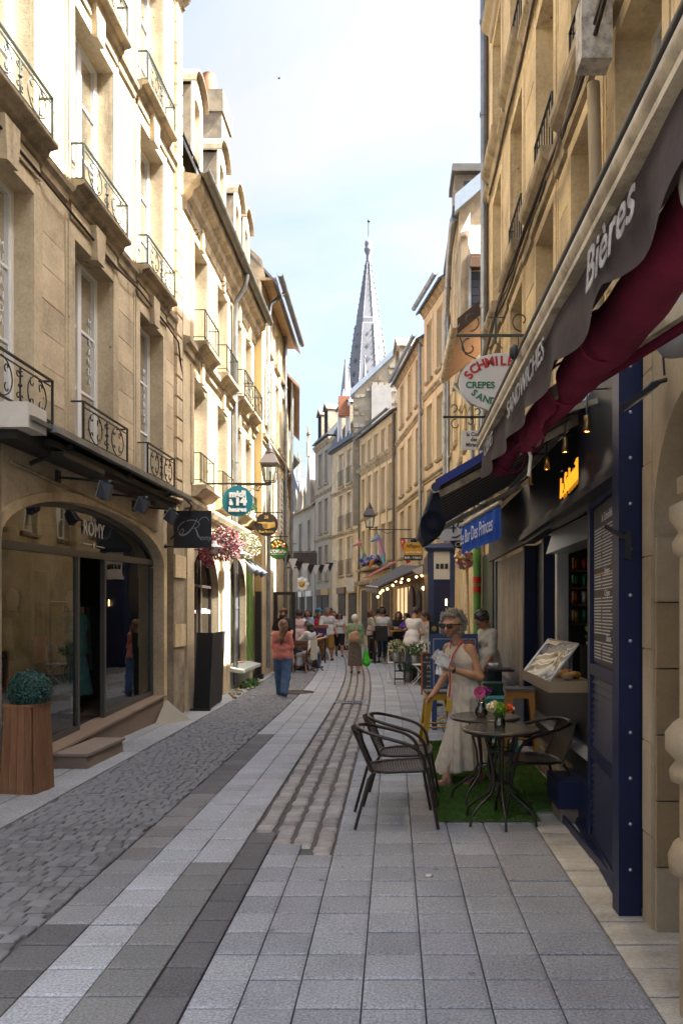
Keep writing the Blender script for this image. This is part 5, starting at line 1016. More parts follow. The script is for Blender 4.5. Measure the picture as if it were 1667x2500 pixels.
for pts in ([(.90, 3.03), (.83, 2.90), (.965, 2.905)], [(.925, 3.03), (.92, 2.83)], [(1.05, 3.0), (1.0, 2.99), (.985, 2.93), (1.02, 2.9), (1.07, 2.95), (1.06, 3.02), (1.03, 3.04), (.995, 3.0)], [(1.065, 3.02), (1.085, 2.9), (1.04, 2.8), (.96, 2.755), (.9, 2.76)]):
    b.tube([(x, yy-.003, z) for x, z in pts], [.012]*(len(pts)), 6)
b.build('lettering', BLKL, t); b = MB(); b.bar((.7, yy+.015, 3.26), (1.6, yy+.015, 3.26), .018); b.bar((.8, yy+.015, 3.26), (.8, yy+.015, 3.165), .008); b.bar((1.1, yy+.015, 3.26), (1.1, yy+.015, 3.165), .008); b.build('iron_bracket', IRON, t)
t = thing('hanging_sign', 'round dark blue sign half hidden behind the hairdresser sign', 'sign', (1.12, 12.6, 2.75)); poly_sign(t, circ((1.10, 2.83), .2, 28)[:-1], 12.6, .03, NAVY); text('Claire', .11, face('c', (1.12, 12.597, 2.70)), WSIGN, t, shear=.2); b = MB(); b.bar((1.10, 12.61, 3.03), (1.10, 12.61, 3.2), .012); b.bar((1.05, 12.61, 3.2), (1.62, 12.61, 3.2), .012); b.build('iron_bracket', IRON, t)
# bright blue lettered valance of the next bar
A3 = thing('awning', 'bright blue lettered valance awning of the bar beyond the snack bar', 'awning', (1.2, 10, 2.6)); BR = mat('bright blue cloth', (.008, .065, .40), .9, spec=.15, var=.15, vs=6)
pa, pb = (1.20, 10.7), (1.18, 12.2)
b = MB()
for i in range(24):
    a, c = i/24, (i+1)/24; P0 = Vector((1.02, 11.6, 0)).lerp(Vector((1.26, 9.2, 0)), a); P1 = Vector((1.02, 11.6, 0)).lerp(Vector((1.26, 9.2, 0)), c); wv = .02*math.sin(i*1.4); wv1 = .02*math.sin((i+1)*1.4)
    b.add([(P0.x+wv*.4, P0.y, 2.88), (P1.x+wv1*.4, P1.y, 2.88), (P1.x+wv1, P1.y, 2.47+.02*math.sin(i*2.6)), (P0.x+wv, P0.y, 2.47+.02*math.sin(i*2.6-2.6))], [(0, 1, 2, 3)], 0, True)
b.build('valance', BR, A3); b = MB(); b.tube([(1.02, 11.62, 2.90), (1.26, 9.18, 2.90)], .03, 10); b.build('front_bar', BEIGE, A3)
b = MB(); b.prism([(1.02, 11.6, 2.92), (1.26, 9.2, 2.92), (1.6, 9.2, 3.2), (1.6, 11.6, 3.2)], [(1.02, 11.6, 2.94), (1.26, 9.2, 2.94), (1.6, 9.2, 3.22), (1.6, 11.6, 3.22)]); b.build('canopy_cloth', NAVY, A3)
dv_ = (Vector((1.26, 9.2, 0))-Vector((1.02, 11.6, 0))).normalized(); TM = Matrix(((dv_.x, 0, dv_.y, 1.13), (dv_.y, 0, -dv_.x, 10.4), (0, 1, 0, 2.67), (0, 0, 0, 1)))
text('Le Bar Des Princes', .27, TM @ Matrix.Translation((0, 0, .045)), mat('pale print', (.55, .6, .68), .8), A3, extrude=.001, shear=.1)
# ================================================================ RIGHT: low house, gabled house and the curved row beyond
LB, MB_, nb = plain_house('low_house', 'low shaded stone house with a brown eave behind the hanging signs', (1.64, 12.45), (1.64, 15.4), (-1, 0), 6.0, 5, STONE_SHADE, [(.5, 1.2, 3.6, 5.2), (1.8, 2.5, 3.6, 5.2)], loc=None)
b = MB(MB_); b.prism([(.0, .60, 6.15), (.0, -2.5, 8.7), (.0, -2.5, 8.82), (.0, .60, 6.27)], [(2.9, .60, 6.15), (2.9, -2.5, 8.7), (2.9, -2.5, 8.82), (2.9, .60, 6.27)]); b.build('roof', ROOFTILE, LB)
b = MB(MB_); b.prism([(-.04, .62, 6.05), (-.04, -2.5, 8.62), (-.04, -2.5, 8.84), (-.04, .62, 6.29)], [(0, .62, 6.05), (0, -2.5, 8.62), (0, -2.5, 8.84), (0, .62, 6.29)]); b.build('verge_board', mat('brown timber', (.065, .035, .025), .7, var=.2), LB)
gutter(LB, MB_, -.05, 2.95, .66, 6.2, .075, BEIGE)
pipe(LB, [(1.2, 15.2, 6.05), (1.5, 15.1, 5.6), (1.55, 15.1, 3.2)], .05); pipe(LB, [(1.58, 14.4, 6.0), (1.58, 14.4, 2.8)], .035)
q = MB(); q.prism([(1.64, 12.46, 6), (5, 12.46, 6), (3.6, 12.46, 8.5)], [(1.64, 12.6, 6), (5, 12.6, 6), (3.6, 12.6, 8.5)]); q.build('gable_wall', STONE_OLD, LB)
q = MB(); q.box(1.60, 1.635, 12.6, 14.0, 0, 2.6); q.build('shop_door', mat('dark green paint', (.012, .03, .022), .4), LB); q = MB(); q.box(1.58, 1.63, 14.0, 14.3, 0, 2.9); q.build('pilaster', STONE_SHADE, LB)
LC, MC_, nc_ = plain_house('stone_house', 'pale stone house between the low house and the slate-hung gable', (1.68, 15.4), (1.74, 21.0), (-1, 0), 7.6, 5, STONE_SHADE, [(a, b, c, d) for a, b in ((.7, 1.5), (2.4, 3.2), (4.1, 4.9)) for c, d in ((3.5, 5.0), (5.5, 6.9))], roof=SLATE, zr=9.3, over=.15)
# rear wing with slate hanging and tiled lean-to
RW = thing('rear_wing', 'slate-hung rear wing with a patch of striped clay tiles on top', 'house wing', (2.5, 17.5, 0)); DS = mat('blue black slate', (.035, .042, .06), .55, var=.2, rnd=.2)
q = MB(); q.box(1.70, 3.2, 17.3, 20.5, 7, 9.35); q.build('wall', STONE_SHADE, RW); q = MB(); q.box(1.645, 1.71, 17.15, 17.3, 7, 9.5); q.build('corner_strip', ZINC, RW); q = MB(); q.box(1.49, 1.645, 17.2, 19.0, 7, 9.9); q.build('chimney_breast', STONE_OLD, RW)
for j in range(12):
    for i in range(5): link('slate', slab_mesh(DS, 0), RW, Matrix(((.24, 0, 0, 1.82+i*.25-(j % 2)*.06), (0, .02, 0, 17.28), (0, 0, .17, 7.1+j*.18), (0, 0, 0, 1))))
q = MB(); q.box(1.68, 3.2, 17.1, 17.3, 9.2, 9.42); q.build('eave_board', WOODDARK, RW)
slates(RW, (1.70, 17.15, 9.45), (3.0, 17.15, 9.45), (1.70, 19.0, 11.0), 10, 7, mat('pink clay tile', (.36, .25, .19), .8, var=.2, rnd=.25), 'roof_tile', .02, .045)
q = MB(); q.prism([(1.46, 17.0, 9.9), (1.68, 17.0, 9.95), (1.68, 17.0, 10.35)], [(1.46, 19, 9.9), (1.68, 19, 9.95), (1.68, 19, 10.35)]); q.build('flashing', WHITE, RW)
R2, M2r, n2r = plain_house('gabled_house', 'tall stone house with a sloping zinc gable edge seen past the drainpipe', (1.78, 21.0), (1.74, 25.0), (-1, 0), 12.4, 5.5, STONE_SHADE, [(a, b, c, d) for a, b in ((.6, 1.4), (2.4, 3.2)) for c, d in ((3.8, 5.6), (6.4, 8.2), (9.0, 10.7))], loc=None)
q = MB(); q.poly([(1.78, 20.97, 6), (4.6, 20.97, 6), (4.6, 20.97, 14.9), (1.78, 20.97, 12.5)]); q.build('gable_wall', mat('stained render', (.33, .26, .16), .9, var=.2, vs=1, col2=(.14, .11, .08), c2s=.8), R2)
q = MB(); q.prism([(1.65, 20.85, 12.35), (4.6, 20.85, 14.9), (4.6, 20.85, 15.35), (1.65, 20.85, 12.8)], [(1.65, 21.1, 12.35), (4.6, 21.1, 14.9), (4.6, 21.1, 15.35), (1.65, 21.1, 12.8)]); q.build('verge_flashing', mat('blue zinc', (.30, .36, .43), .5, .3), R2)
q = MB(); q.prism([(1.6, 21.1, 12.4), (4.6, 21.1, 15), (4.6, 21.1, 15.2), (1.6, 21.1, 12.6)], [(1.6, 25, 12.4), (4.6, 25, 15), (4.6, 25, 15.2), (1.6, 25, 12.6)]); q.build('roof', SLATE, R2)
q = MB(); q.box(1.70, 2.9, 21.6, 22.6, 12.6, 13.75); q.build('roof_dormer', STONE_OLD, R2); q = MB(); q.box(1.95, 2.9, 21.55, 21.6, 12.7, 13.55); q.build('slate_cheek', DS, R2); q = MB(); q.box(1.62, 3.0, 21.4, 22.8, 13.75, 13.95); q.build('dormer_roof', ZINC_DARK, R2)
pipe(R2, [(1.62, 21.2, 12.3), (1.62, 22.6, 12.0), (1.62, 24.0, 10.6), (1.64, 24.6, 9.8), (1.66, 24.7, .2)], .09); pipe(R2, [(1.66, 23.7, 10.6), (1.66, 23.7, .2)], .05)
# ---- the curving row
ROW = mat('row stone', (.60, .49, .315), .9, var=.16, vs=1.6, fine=.12, fs=16, bump=.25, bs=50, col2=(.50, .40, .25), c2s=.8, rnd=.05, streak=.3)  # base colour raised to stand in for light these shaded fronts lack
R3, M3r, n3r = plain_house('stone_house', 'shaded stone house with two tall window columns and carved panels', (1.72, 25.0), (1.10, 28.0), (-1, 0), 12.4, 6, ROW, [(a, b, c, d) for a, b in ((.45, 1.2), (1.85, 2.6)) for c, d in ((9.75, 11.75), (6.75, 8.85), (3.9, 5.9))], roof=SLATE, courses=(9.15, 6.15), zr=14.5, over=.3, eave=.7)
gutter(R3, M3r, 0, n3r, .38, 12.5, .09); 
R4, M4r, n4r = plain_house('stone_house', 'bounce-lit stone house with carved sill bands and a pedimented dormer', (1.08, 28.05), (.16, 33.8), (-1, 0), 11.5, 6, ROW, [(a, b, c, d) for a, b in ((.6, 1.4), (2.3, 3.1), (4.1, 4.9)) for c, d in ((9.4, 11.1), (6.5, 8.5), (3.9, 5.8))], roof=SLATE, courses=(8.75, 5.95), zr=13.5, over=.3, eave=.6)
gutter(R4, M4r, 0, n4r, .34, 11.6, .08); dormer(R4, M4r, 4.6, 5.7, 11.5, 13.2, .1, 1.5, STONE_OLD, STONE_SILL, .4, False)
pipe(R4, [(.95, 28.2, 11.4), (.98, 28.2, .2)], .06)
R5, M5r, n5r = plain_house('stone_house', 'long bounce-lit stone house with five windows between flat pilasters', (.10, 33.9), (-1.70, 39.5), (-1, 0), 10.4, 6, ROW, [(a, b, c, d) for a, b in ((.35, 1.05), (1.45, 2.15), (2.6, 3.3), (3.75, 4.45), (4.85, 5.5)) for c, d in ((8.95, 10.0), (6.3, 8.25), (4.0, 5.65))], roof=SLATE, courses=(8.5, 3.55), zr=12.0, over=.3)
gutter(R5, M5r, 0, n5r, .34, 10.5, .08, ZINC_DARK); s_ = MB(M5r); s_.profile([(a, 8.45+b) for a, b in mould(.9)], 0, n5r); s_.build('cornice', STONE_SILL, R5)
for s in (.12, 1.25, 2.37, 3.52, 4.65, 5.7): q = MB(M5r); q.box(s-.09, s+.09, 0, .06, 3.8, 8.4); q.build('pilaster', ROW, R5)
pipe(R5, [(-1.72, 39.3, 9), (-1.75, 39.3, 3)], .06, ZINC_DARK); pipe(R5, [(.0, 33.95, 10.3), (.0, 33.95, 3)], .07, ZINC_DARK)
R6, M6r, n6r = plain_house('stone_house', 'tall cream house with a slate mansard and two white-framed dormers', (-1.75, 39.6), (-3.48, 44.0), (-1, 0), 10.5, 7, STONE, [(a, b, c, d) for a, b in ((1.1, 1.9), (2.5, 3.3)) for c, d in ((8.45, 10.2), (6.0, 7.95), (3.6, 5.6))], courses=(8.05, 5.72), surr=True)
for a, b in ((1.1, 1.9), (2.5, 3.3)):
    for c in (8.45, 6.0, 3.6): bar_rail(R6, M6r, a-.03, b+.03, c, .08, .8, IRON, k=7, depth=.08)
q = MB(M6r); q.prism([(-.1, .25, 10.5), (-.1, -1.0, 13.0), (-.1, -6, 13.1), (-.1, -6, 10.5)], [(n6r, .25, 10.5), (n6r, -1.0, 13.0), (n6r, -6, 13.1), (n6r, -6, 10.5)]); q.build('roof', SLATE, R6)
a_, b_, c_ = [M6r @ Vector(p) for p in ((0, .27, 10.55), (n6r, .27, 10.55), (0, -.98, 13.02))]; slates(R6, a_, b_, c_, 11, 14)
for s in (1.5, 2.9): dormer(R6, M6r, s-.42, s+.42, 10.7, 12.7, .1, 1.2, WHITE, ZINC, .15, True, ow=.7)
q = MB(); q.poly([(-2.05, 39.55, 6), (.6, 39.55, 6), (.6, 39.55, 15.2), (-2.05, 39.55, 12.75)]); q.build('gable_wall', mat('patched rubble wall', (.30, .265, .20), .95, var=.25, vs=1.5, fine=.15, fs=14, bump=.6, bs=9, col2=(.21, .185, .145), c2s=1.1), R6)
q = MB(); q.prism([(-2.2, 39.4, 12.55), (.6, 39.4, 15.2), (.6, 39.4, 15.5), (-2.2, 39.4, 12.85)], [(-2.2, 39.8, 12.55), (.6, 39.8, 15.2), (.6, 39.8, 15.5), (-2.2, 39.8, 12.85)]); q.build('verge_flashing', MATS['blue zinc'], R6)
rr = random.Random(12)
for j in range(18):
    for i in range(8):
        if rr.random() < .35: continue
        x = -1.85+i*.3+rr.uniform(-.05, .05); z = 9.6+j*.3
        if z > 12.4+(x+2.05)*.92: continue
        link('rubble_stone', slab_mesh(STONE_OLD if rr.random() < .5 else STONE_GREY, 0), R6, Matrix(((rr.uniform(.16, .3), 0, 0, x), (0, .06, 0, 39.53), (0, 0, rr.uniform(.12, .24), z), (0, 0, 0, 1))))
q = MB(); q.box(-1.1, -.1, 39.35, 39.55, 10.6, 13.1); q.build('chimney_breast', mat('grey render', (.36, .35, .33), .9, var=.15), R6)
q = MB(); q.box(-2.9, -2.3, 41, 41.6, 12, 13.0); q.build('chimney_stack', MATS['terracotta'], R6)
R7, M7r, n7r = plain_house('stone_house', 'grey weathered stone house with two dormers before the crosses', (-3.52, 44.1), (-4.75, 47.4), (-1, 0), 11.6, 6, STONE_GREY, [(a, b, c, d) for a, b in ((.6, 1.3), (2.0, 2.7)) for c, d in ((9.1, 11.0), (6.3, 8.2), (3.5, 5.5))], courses=(8.5, 5.8), eave=.8)
q = MB(M7r); q.prism([(0, .25, 11.7), (0, -1.2, 13.4), (0, -6, 13.5), (0, -6, 11.6)], [(n7r, .25, 11.7), (n7r, -1.2, 13.4), (n7r, -6, 13.5), (n7r, -6, 11.6)]); q.build('roof', SLATE, R7)
for s in (.9, 2.3): dormer(R7, M7r, s-.4, s+.4, 11.8, 13.6, .05, 1.2, DS, ROOFTILE, .3, False, ow=.6)
R8, M8r, n8r = plain_house('gothic_house', 'ornate gothic stone house with two gables crowned by stone crosses', (-4.8, 47.6), (-7.0, 53.5), (-1, 0), 8.2, 6, STONE_GREY, [(a, b, c, d) for a, b in ((1.1, 1.7), (3.4, 4.0)) for c, d in ((5.6, 7.4), (3.4, 5.0))], courses=(5.2,), surr=True)
for s, h in ((1.4, 12.6), (3.9, 11.4)):
    q = MB(M8r); q.prism([(s-.75, .05, 8.2), (s+.75, .05, 8.2), (s, .05, h-1)], [(s-.75, -.4, 8.2), (s+.75, -.4, 8.2), (s, -.4, h-1)]); q.box(s-.1, s+.1, -.05, .15, h-1.2, h-.3); q.build('gable', STONE_GREY, R8)
    q = MB(M8r); q.box(s-.06, s+.06, -.02, .1, h-.3, h+.7); q.box(s-.32, s+.32, -.015, .095, h+.15, h+.3); q.build('stone_cross', STONE_OLD, R8)
    for e in (-.8, .8): q = MB(M8r); q.lathe([(.13, 0), (.12, .9), (.16, .95), (.001, 1.7)], (s+e, .05, 8.2), 8); q.build('pinnacle', STONE_GREY, R8)
q = MB(M8r); gable_roof(q, 0, n8r, 8.3, 11.0, 6, .2); q.build('roof', ROOFTILE, R8)
# ---- ground-floor fronts of the row
def front(t, M, s0, s1, zt, m, n=.05, th=.1, name='shop_front'): q = MB(M); q.box(s0, s1, n-th, n, .0, zt); return q.build(name, m, t)
NAVY2 = mat('mid navy paint', (.018, .035, .105), .4, var=.2)
F = thing('shopfront', 'navy blue shopfront with a tall dark doorway beyond the white chairs', 'shopfront', (1.5, 24.5, 0))
for (x0, x1, z0, z1, m_, nm) in ((1.02, 1.16, 0, 3.4, NAVY2, 'pilaster'), (1.62, 1.76, 0, 3.4, NAVY2, 'pilaster'), (1.16, 1.62, 2.55, 3.35, OFFWHITE, 'fascia_board'), (1.16, 1.62, .0, 2.55, NAVY, 'double_door')):
    q = MB(); q.box(x0*1.0-.55+.55, x1, 22.4, 22.5, z0, z1); q.build(nm, m_, F)
q = MB(); q.prism([(.86, 22.2, 3.45), (1.86, 22.2, 3.45), (1.76, 22.3, 3.35), (.98, 22.3, 3.35)], [(.86, 22.6, 3.6), (1.86, 22.6, 3.6), (1.76, 22.6, 3.35), (.98, 22.6, 3.35)]); q.build('cornice', NAVY2, F)
for i in range(3): q = MB(); q.box(1.22+i*.13, 1.31+i*.13, 22.38, 22.4, 2.85, 3.0); q.build('fascia_square', BLACK, F)
q = MB(); q.box(1.5, 1.54, 22.36, 22.4, 1.8, 1.98); q.build('wall_lantern', LAMPW, F); q = MB(); q.box(1.0, 1.8, 22.5, 25.5, 0, 3.34); q.build('shop_body', NAVY_BLACK, F)
B1 = thing('bar_facade', 'warmly lit bar front with an arched red door under the grey awning', 'bar', (.8, 28, 0))
REDD = mat('oxblood door paint', (.10, .018, .014), .5)
q = MB(M4r); q.box(-.6, .9, -.02, .08, 0, 3.5); q.build('wall', STONE_SHADE, B1)
def arch_panel(M, s, w_, h, m, n, nm, parent):
    q = MB(M); r = w_/2; pts = [(s-r, n, 0), (s+r, n, 0)]+[(s+r*math.cos(pi*i/12), n, h-r+r*math.sin(pi*i/12)) for i in range(13)]; q.prism(pts, [(a, n-.06, c) for a, _, c in pts]); return q.build(nm, m, parent)
arch_panel(M4r, .2, .7, 2.4, BLACK, .15, 'window_recess', B1); arch_panel(M4r, 1.9, .9, 2.6, REDD, .12, 'door', B1)
q = MB(M4r); q.box(2.7, 5.4, 0, .06, .7, 2.6); q.build('shop_window', mat('warm lit glass', (.3, .22, .12), .2, emit=(1, .7, .35, .10), var=.6, vs=2.5), B1)
for s in (2.7, 3.6, 4.5, 5.4): q = MB(M4r); q.box(s-.05, s+.05, .06, .1, 0, 2.7); q.build('mullion', STONE_SHADE, B1)
q = MB(M4r); q.box(-.5, 5.6, .0, .14, 2.75, 3.3); q.build('fascia', BROWNC, B1)
G1 = thing('shop_fronts', 'stone shop fronts with dark windows below the five-window house', 'shopfront', (-1, 37, 0))
for s in (.6, 2.4, 4.2): 
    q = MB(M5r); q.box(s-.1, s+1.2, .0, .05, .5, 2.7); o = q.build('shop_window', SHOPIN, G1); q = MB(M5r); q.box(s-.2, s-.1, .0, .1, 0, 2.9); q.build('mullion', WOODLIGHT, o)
q = MB(M5r); q.box(0, n5r, 0, .3, 2.95, 3.15); q.build('fascia', STONE_SILL, G1)
G2 = thing('shop_fronts', 'row of small timber shop fronts below the mansard house', 'shopfront', (-3, 43, 0))
for MM_, ss in ((M6r, (.4, 2.2)), (M7r, (.5, 1.9)), (M8r, (.6, 2.6, 4.4))):
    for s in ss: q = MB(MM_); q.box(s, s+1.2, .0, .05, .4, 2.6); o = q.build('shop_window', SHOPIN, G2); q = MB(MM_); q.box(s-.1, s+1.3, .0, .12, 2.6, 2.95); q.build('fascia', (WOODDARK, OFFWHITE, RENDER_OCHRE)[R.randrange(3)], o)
# ---- end of the street
E1, ME1, ne1 = plain_house('stone_house', 'pale house closing the far end of the street', (-15, 66), (-6.9, 63.0), (0, -1), 7.5, 8, STONE, [(a, b, c, d) for a in (1, 3, 5, 7) for b in (a+.8,) for c, d in ((3.6, 5.2), (5.6, 7.0), (.5, 2.6))], roof=SLATE, zr=11)
# ---- church spire behind the roofs
SP = thing('church_spire', 'tall pale stone church spire with pierced quatrefoils behind the roofs', 'spire', (-3.7, 120, 0)); cx, cy_ = -7.0, 120.0
cx = (899-960)/FPX*120
def octa(z, r, rot=pi/8): return [(cx+r*math.cos(rot+pi*i/4), cy_+r*math.sin(rot+pi*i/4), z) for i in range(8)]
prof = [(0, 4.2), (35, 4.2), (35.2, 3.55), (45.5, 2.12), (45.7, 2.02), (46.4, 1.98), (46.6, 1.85), (55.4, .42), (55.5, .35)]
b = MB(); 
for i in range(len(prof)-1):
    A_, B_ = octa(*prof[i]), octa(*prof[i+1])
    for j in range(8): b.quad(A_[j], A_[(j+1) % 8], B_[(j+1) % 8], B_[j])
b.build('spire_shaft', SPIRE, SP)
b = MB()
for j in range(8): b.tube([octa(35.2, 3.57)[j], octa(45.5, 2.14)[j]], .09, 5); b.tube([octa(46.6, 1.87)[j], octa(55.4, .44)[j]], .07, 5)
b.build('angle_rib', SPIRE, SP)
b = MB()
for j in range(8):
    for (za, ra, zb, rb, k_) in ((35.2, 3.57, 45.5, 2.14, 11), (46.6, 1.87, 55.4, .44, 10)):
        for i in range(k_): q_ = (i+.5)/k_; p_ = octa(za+(zb-za)*q_, ra+(rb-ra)*q_+.1)[j]; b.ball(p_, .11-.03*(za > 40), 5)
b.build('crockets', SPIRE, SP, kind='stuff')
b = MB(); b.lathe([(.35, 0), (.42, .2), (.32, .5), (.36, .9), (.3, 1.2), (.62, 1.9), (.66, 2.2), (.48, 2.5), (.55, 2.9), (.5, 3.4), (.12, 3.6), (.06, 4.2)], (cx, cy_, 55.4), 10); b.build('finial', SPIRE, SP); b = MB(); b.tube([(cx, cy_, 59.4), (cx, cy_, 62.2)], .06, 5); b.ball((cx+.05, cy_, 61.9), .22, 6); b.build('weathervane', IRON, SP)
DARKHOLE = mat('pierced opening', (.10, .105, .12), .9)
for k_, z in enumerate((37.6, 39.8, 42.0, 43.9, 36.0)):
    r = 3.55+(z-35.2)/(45.5-35.2)*(2.12-3.55); ra = r*math.cos(pi/8)+.05; sz = (.36, .34, .28, .2, .36)[k_]
    for a in (-pi/2-pi/4, -pi/2, -pi/2+pi/4):
        q = MB(); d = Vector((math.cos(a), math.sin(a), 0)); e = Vector((-d.y, d.x, 0)); u = (Vector((0, 0, 1))-d*.139).normalized(); c = Vector((cx, cy_, z))+d*ra
        for (f, g) in ((1, 0), (-1, 0), (0, 1), (0, -1), (0, 0)):
            p = c+e*f*sz*.75+u*g*sz*.75; q.poly([(p+e*sz*.5*math.cos(pi*i/4)+u*sz*.5*math.sin(pi*i/4)+d*.02)[:] for i in range(8)])
        q.build('quatrefoil', DARKHOLE, SP)
for (u_, vt, vb, wd, y) in ((843, 878, 1010, 17, 112), (852, 895, 960, 5, 114), (890, 868, 935, 6.5, 113), (938, 868, 905, 3.5, 116), (838, 950, 1010, 22, 111)):
    x = (u_-960)/FPX*y; zt_ = 1.6+(1495-vt)/FPX*y; zb_ = 1.6+(1495-vb)/FPX*y; r = wd/FPX*y
    q = MB(); q.lathe([(r*1.05, -14), (r*1.05, 0), (r, .1), (r*.12, zt_-zb_-.3), (.14, zt_-zb_-.2), (.14, zt_-zb_)], (x, y, zb_), 8, sm=False); q.build('pinnacle', SPIRE, SP)
# ================================================================ PEOPLE: signed-distance bodies meshed with surface nets
def surface_nets(F, org, h):
    s = F < 0; nx, ny, nz = F.shape
    c = np.zeros((nx-1, ny-1, nz-1), np.int8)
    for dx in (0, 1):
        for dy in (0, 1):
            for dz in (0, 1): c += s[dx:nx-1+dx, dy:ny-1+dy, dz:nz-1+dz]
    act = (c > 0) & (c < 8); idx = np.full(act.shape, -1, np.int64); ii = np.argwhere(act); idx[act] = np.arange(len(ii))
    acc = np.zeros((len(ii), 3)); cnt = np.zeros(len(ii))
    cor = [(a, b, d) for a in (0, 1) for b in (0, 1) for d in (0, 1)]
    V = {q: F[ii[:, 0]+q[0], ii[:, 1]+q[1], ii[:, 2]+q[2]] for q in cor}
    for a in cor:
        for k in range(3):
            if a[k] == 0:
                b = list(a); b[k] = 1; b = tuple(b); va, vb = V[a], V[b]; x = (va < 0) != (vb < 0)
                t = np.where(x, va/np.where(x, va-vb, 1), 0); p = np.array(a, float)+np.outer(t, np.eye(3)[k]); acc += p*x[:, None]; cnt += x
    P_ = (ii+acc/np.maximum(cnt, 1)[:, None])*h+org
    fs = []
    for k in range(3):
        sl0 = [slice(1, -1)]*3; sl0[k] = slice(0, -1); sl1 = [slice(1, -1)]*3; sl1[k] = slice(1, None)
        a, b = s[tuple(sl0)], s[tuple(sl1)]; e = np.argwhere(a != b)
        if not len(e): continue
        off = np.array([1, 1, 1]); off[k] = 0; e2 = e+off; u, v = [(1, 2), (2, 0), (0, 1)][k]
        eu = np.zeros(3, int); eu[u] = 1; ev = np.zeros(3, int); ev[v] = 1
        g = lambda q: idx[q[:, 0], q[:, 1], q[:, 2]]
        Q = np.stack([g(e2-eu-ev), g(e2-ev), g(e2), g(e2-eu)], 1); fl = a[tuple(e.T)]
        Q[~fl] = Q[~fl][:, ::-1]; fs.append(Q)
    return P_, np.concatenate(fs) if fs else np.zeros((0, 4), int)
def seg_d(X, Y, Z, p):
    a, b, ra, rb, sc_ = p[:5]
    ax, ay, az = a; ux, uy, uz = b[0]-ax, b[1]-ay, b[2]-az; L2 = ux*ux+uy*uy+uz*uz
    dx, dy, dz = X-ax, Y-ay, Z-az
    t = np.clip((dx*ux+dy*uy+dz*uz)/L2, 0, 1) if L2 > 1e-9 else 0
    ex, ey, ez = (dx-t*ux)/sc_[0], (dy-t*uy)/sc_[1], (dz-t*uz)/sc_[2]
    return np.sqrt(ex*ex+ey*ey+ez*ez)-(ra+t*(rb-ra))
def sdf_mesh(name, prims, h, mats, k=.02, clips=(), bump=None):
    """prims: (a, b, ra, rb, scale, material index[, k]); smooth union, then half-space clips ((point),(normal)) cut away the outside"""
    lo = np.min([[min(p[0][i], p[1][i])-max(p[2], p[3])*max(1, p[4][i]) for i in range(3)] for p in prims], 0)-3*h
    hi = np.max([[max(p[0][i], p[1][i])+max(p[2], p[3])*max(1, p[4][i]) for i in range(3)] for p in prims], 0)+3*h
    n = np.ceil((hi-lo)/h).astype(int)+1; F = np.full(n, .3, np.float32); ax = [lo[i]+h*np.arange(n[i]) for i in range(3)]
    for p in prims:
        kk = p[6] if len(p) > 6 else k; m = kk+3*h; s = []
        for i in range(3):
            r = max(p[2], p[3])*max(1, p[4][i])+m; s.append(slice(max(0, int((min(p[0][i], p[1][i])-r-lo[i])/h)), min(n[i], int((max(p[0][i], p[1][i])+r-lo[i])/h)+2)))
        s = tuple(s); d = seg_d(ax[0][s[0], None, None], ax[1][None, s[1], None], ax[2][None, None, s[2]], p)
        f = F[s]; hh = np.clip(.5+.5*(f-d)/kk, 0, 1); F[s] = f+(d-f)*hh-kk*hh*(1-hh)
    if bump is not None: F += bump(*np.meshgrid(*ax, indexing='ij', sparse=True)).astype(np.float32)
    for c, nv in clips:
        F = np.maximum(F, ((ax[0]-c[0])*nv[0])[:, None, None]+((ax[1]-c[1])*nv[1])[None, :, None]+((ax[2]-c[2])*nv[2])[None, None, :])
    V, Q = surface_nets(F, lo, h); me = bpy.data.meshes.new(name)
    me.vertices.add(len(V)); me.vertices.foreach_set('co', V.ravel()); me.loops.add(len(Q)*4); me.loops.foreach_set('vertex_index', Q.ravel())
    me.polygons.add(len(Q)); me.polygons.foreach_set('loop_start', np.arange(0, len(Q)*4, 4)); me.polygons.foreach_set('loop_total', np.full(len(Q), 4))
    for m_ in mats: me.materials.append(m_)
    if len(mats) > 1:
        C = V[Q].mean(1); best = np.full(len(C), 9.); mi = np.zeros(len(C), int)
        for p in prims:
            d = seg_d(C[:, 0], C[:, 1], C[:, 2], p); w_ = d < best; best[w_] = d[w_]; mi[w_] = p[5]
        me.polygons.foreach_set('material_index', mi)
    me.polygons.foreach_set('use_smooth', np.ones(len(Q), bool)); me.update(calc_edges=True); me.validate(); return me
S1 = (1, 1, 1)
def cloth(n, c, **k): return mat('cloth '+n, c, .9, var=k.pop('var', .12), vs=k.pop('vs', 9), fine=.08, fs=200, bump=.25, bs=28, **k)
SKIN = mat('skin', (.44, .25, .17), .55, var=.06, vs=12); SKIN2 = mat('tanned skin', (.33, .17, .10), .55, var=.12, vs=14); SKIN3 = mat('pale skin', (.52, .32, .235), .55, var=.06, vs=12)
EYE = mat('eye dark', (.02, .015, .012), .3); LIP = mat('lip', (.30, .10, .085), .5)
HAIRS = {'brown': mat('hair brown', (.055, .03, .017), .6, var=.3, vs=30, stretch=(6, 6, 1)), 'dark': mat('hair dark', (.018, .012, .010), .5, var=.3, vs=30), 'grey': mat('hair grey', (.27, .26, .24), .7, var=.3, vs=40), 'white': mat('hair white', (.55, .54, .51), .7, var=.15, vs=40), 'chestnut': mat('hair chestnut', (.11, .05, .022), .55, var=.35, vs=30, stretch=(6, 6, 1)), 'salt': mat('hair salt', (.16, .15, .14), .7, var=.3, vs=40)}
def V3(*a): return Vector(a)
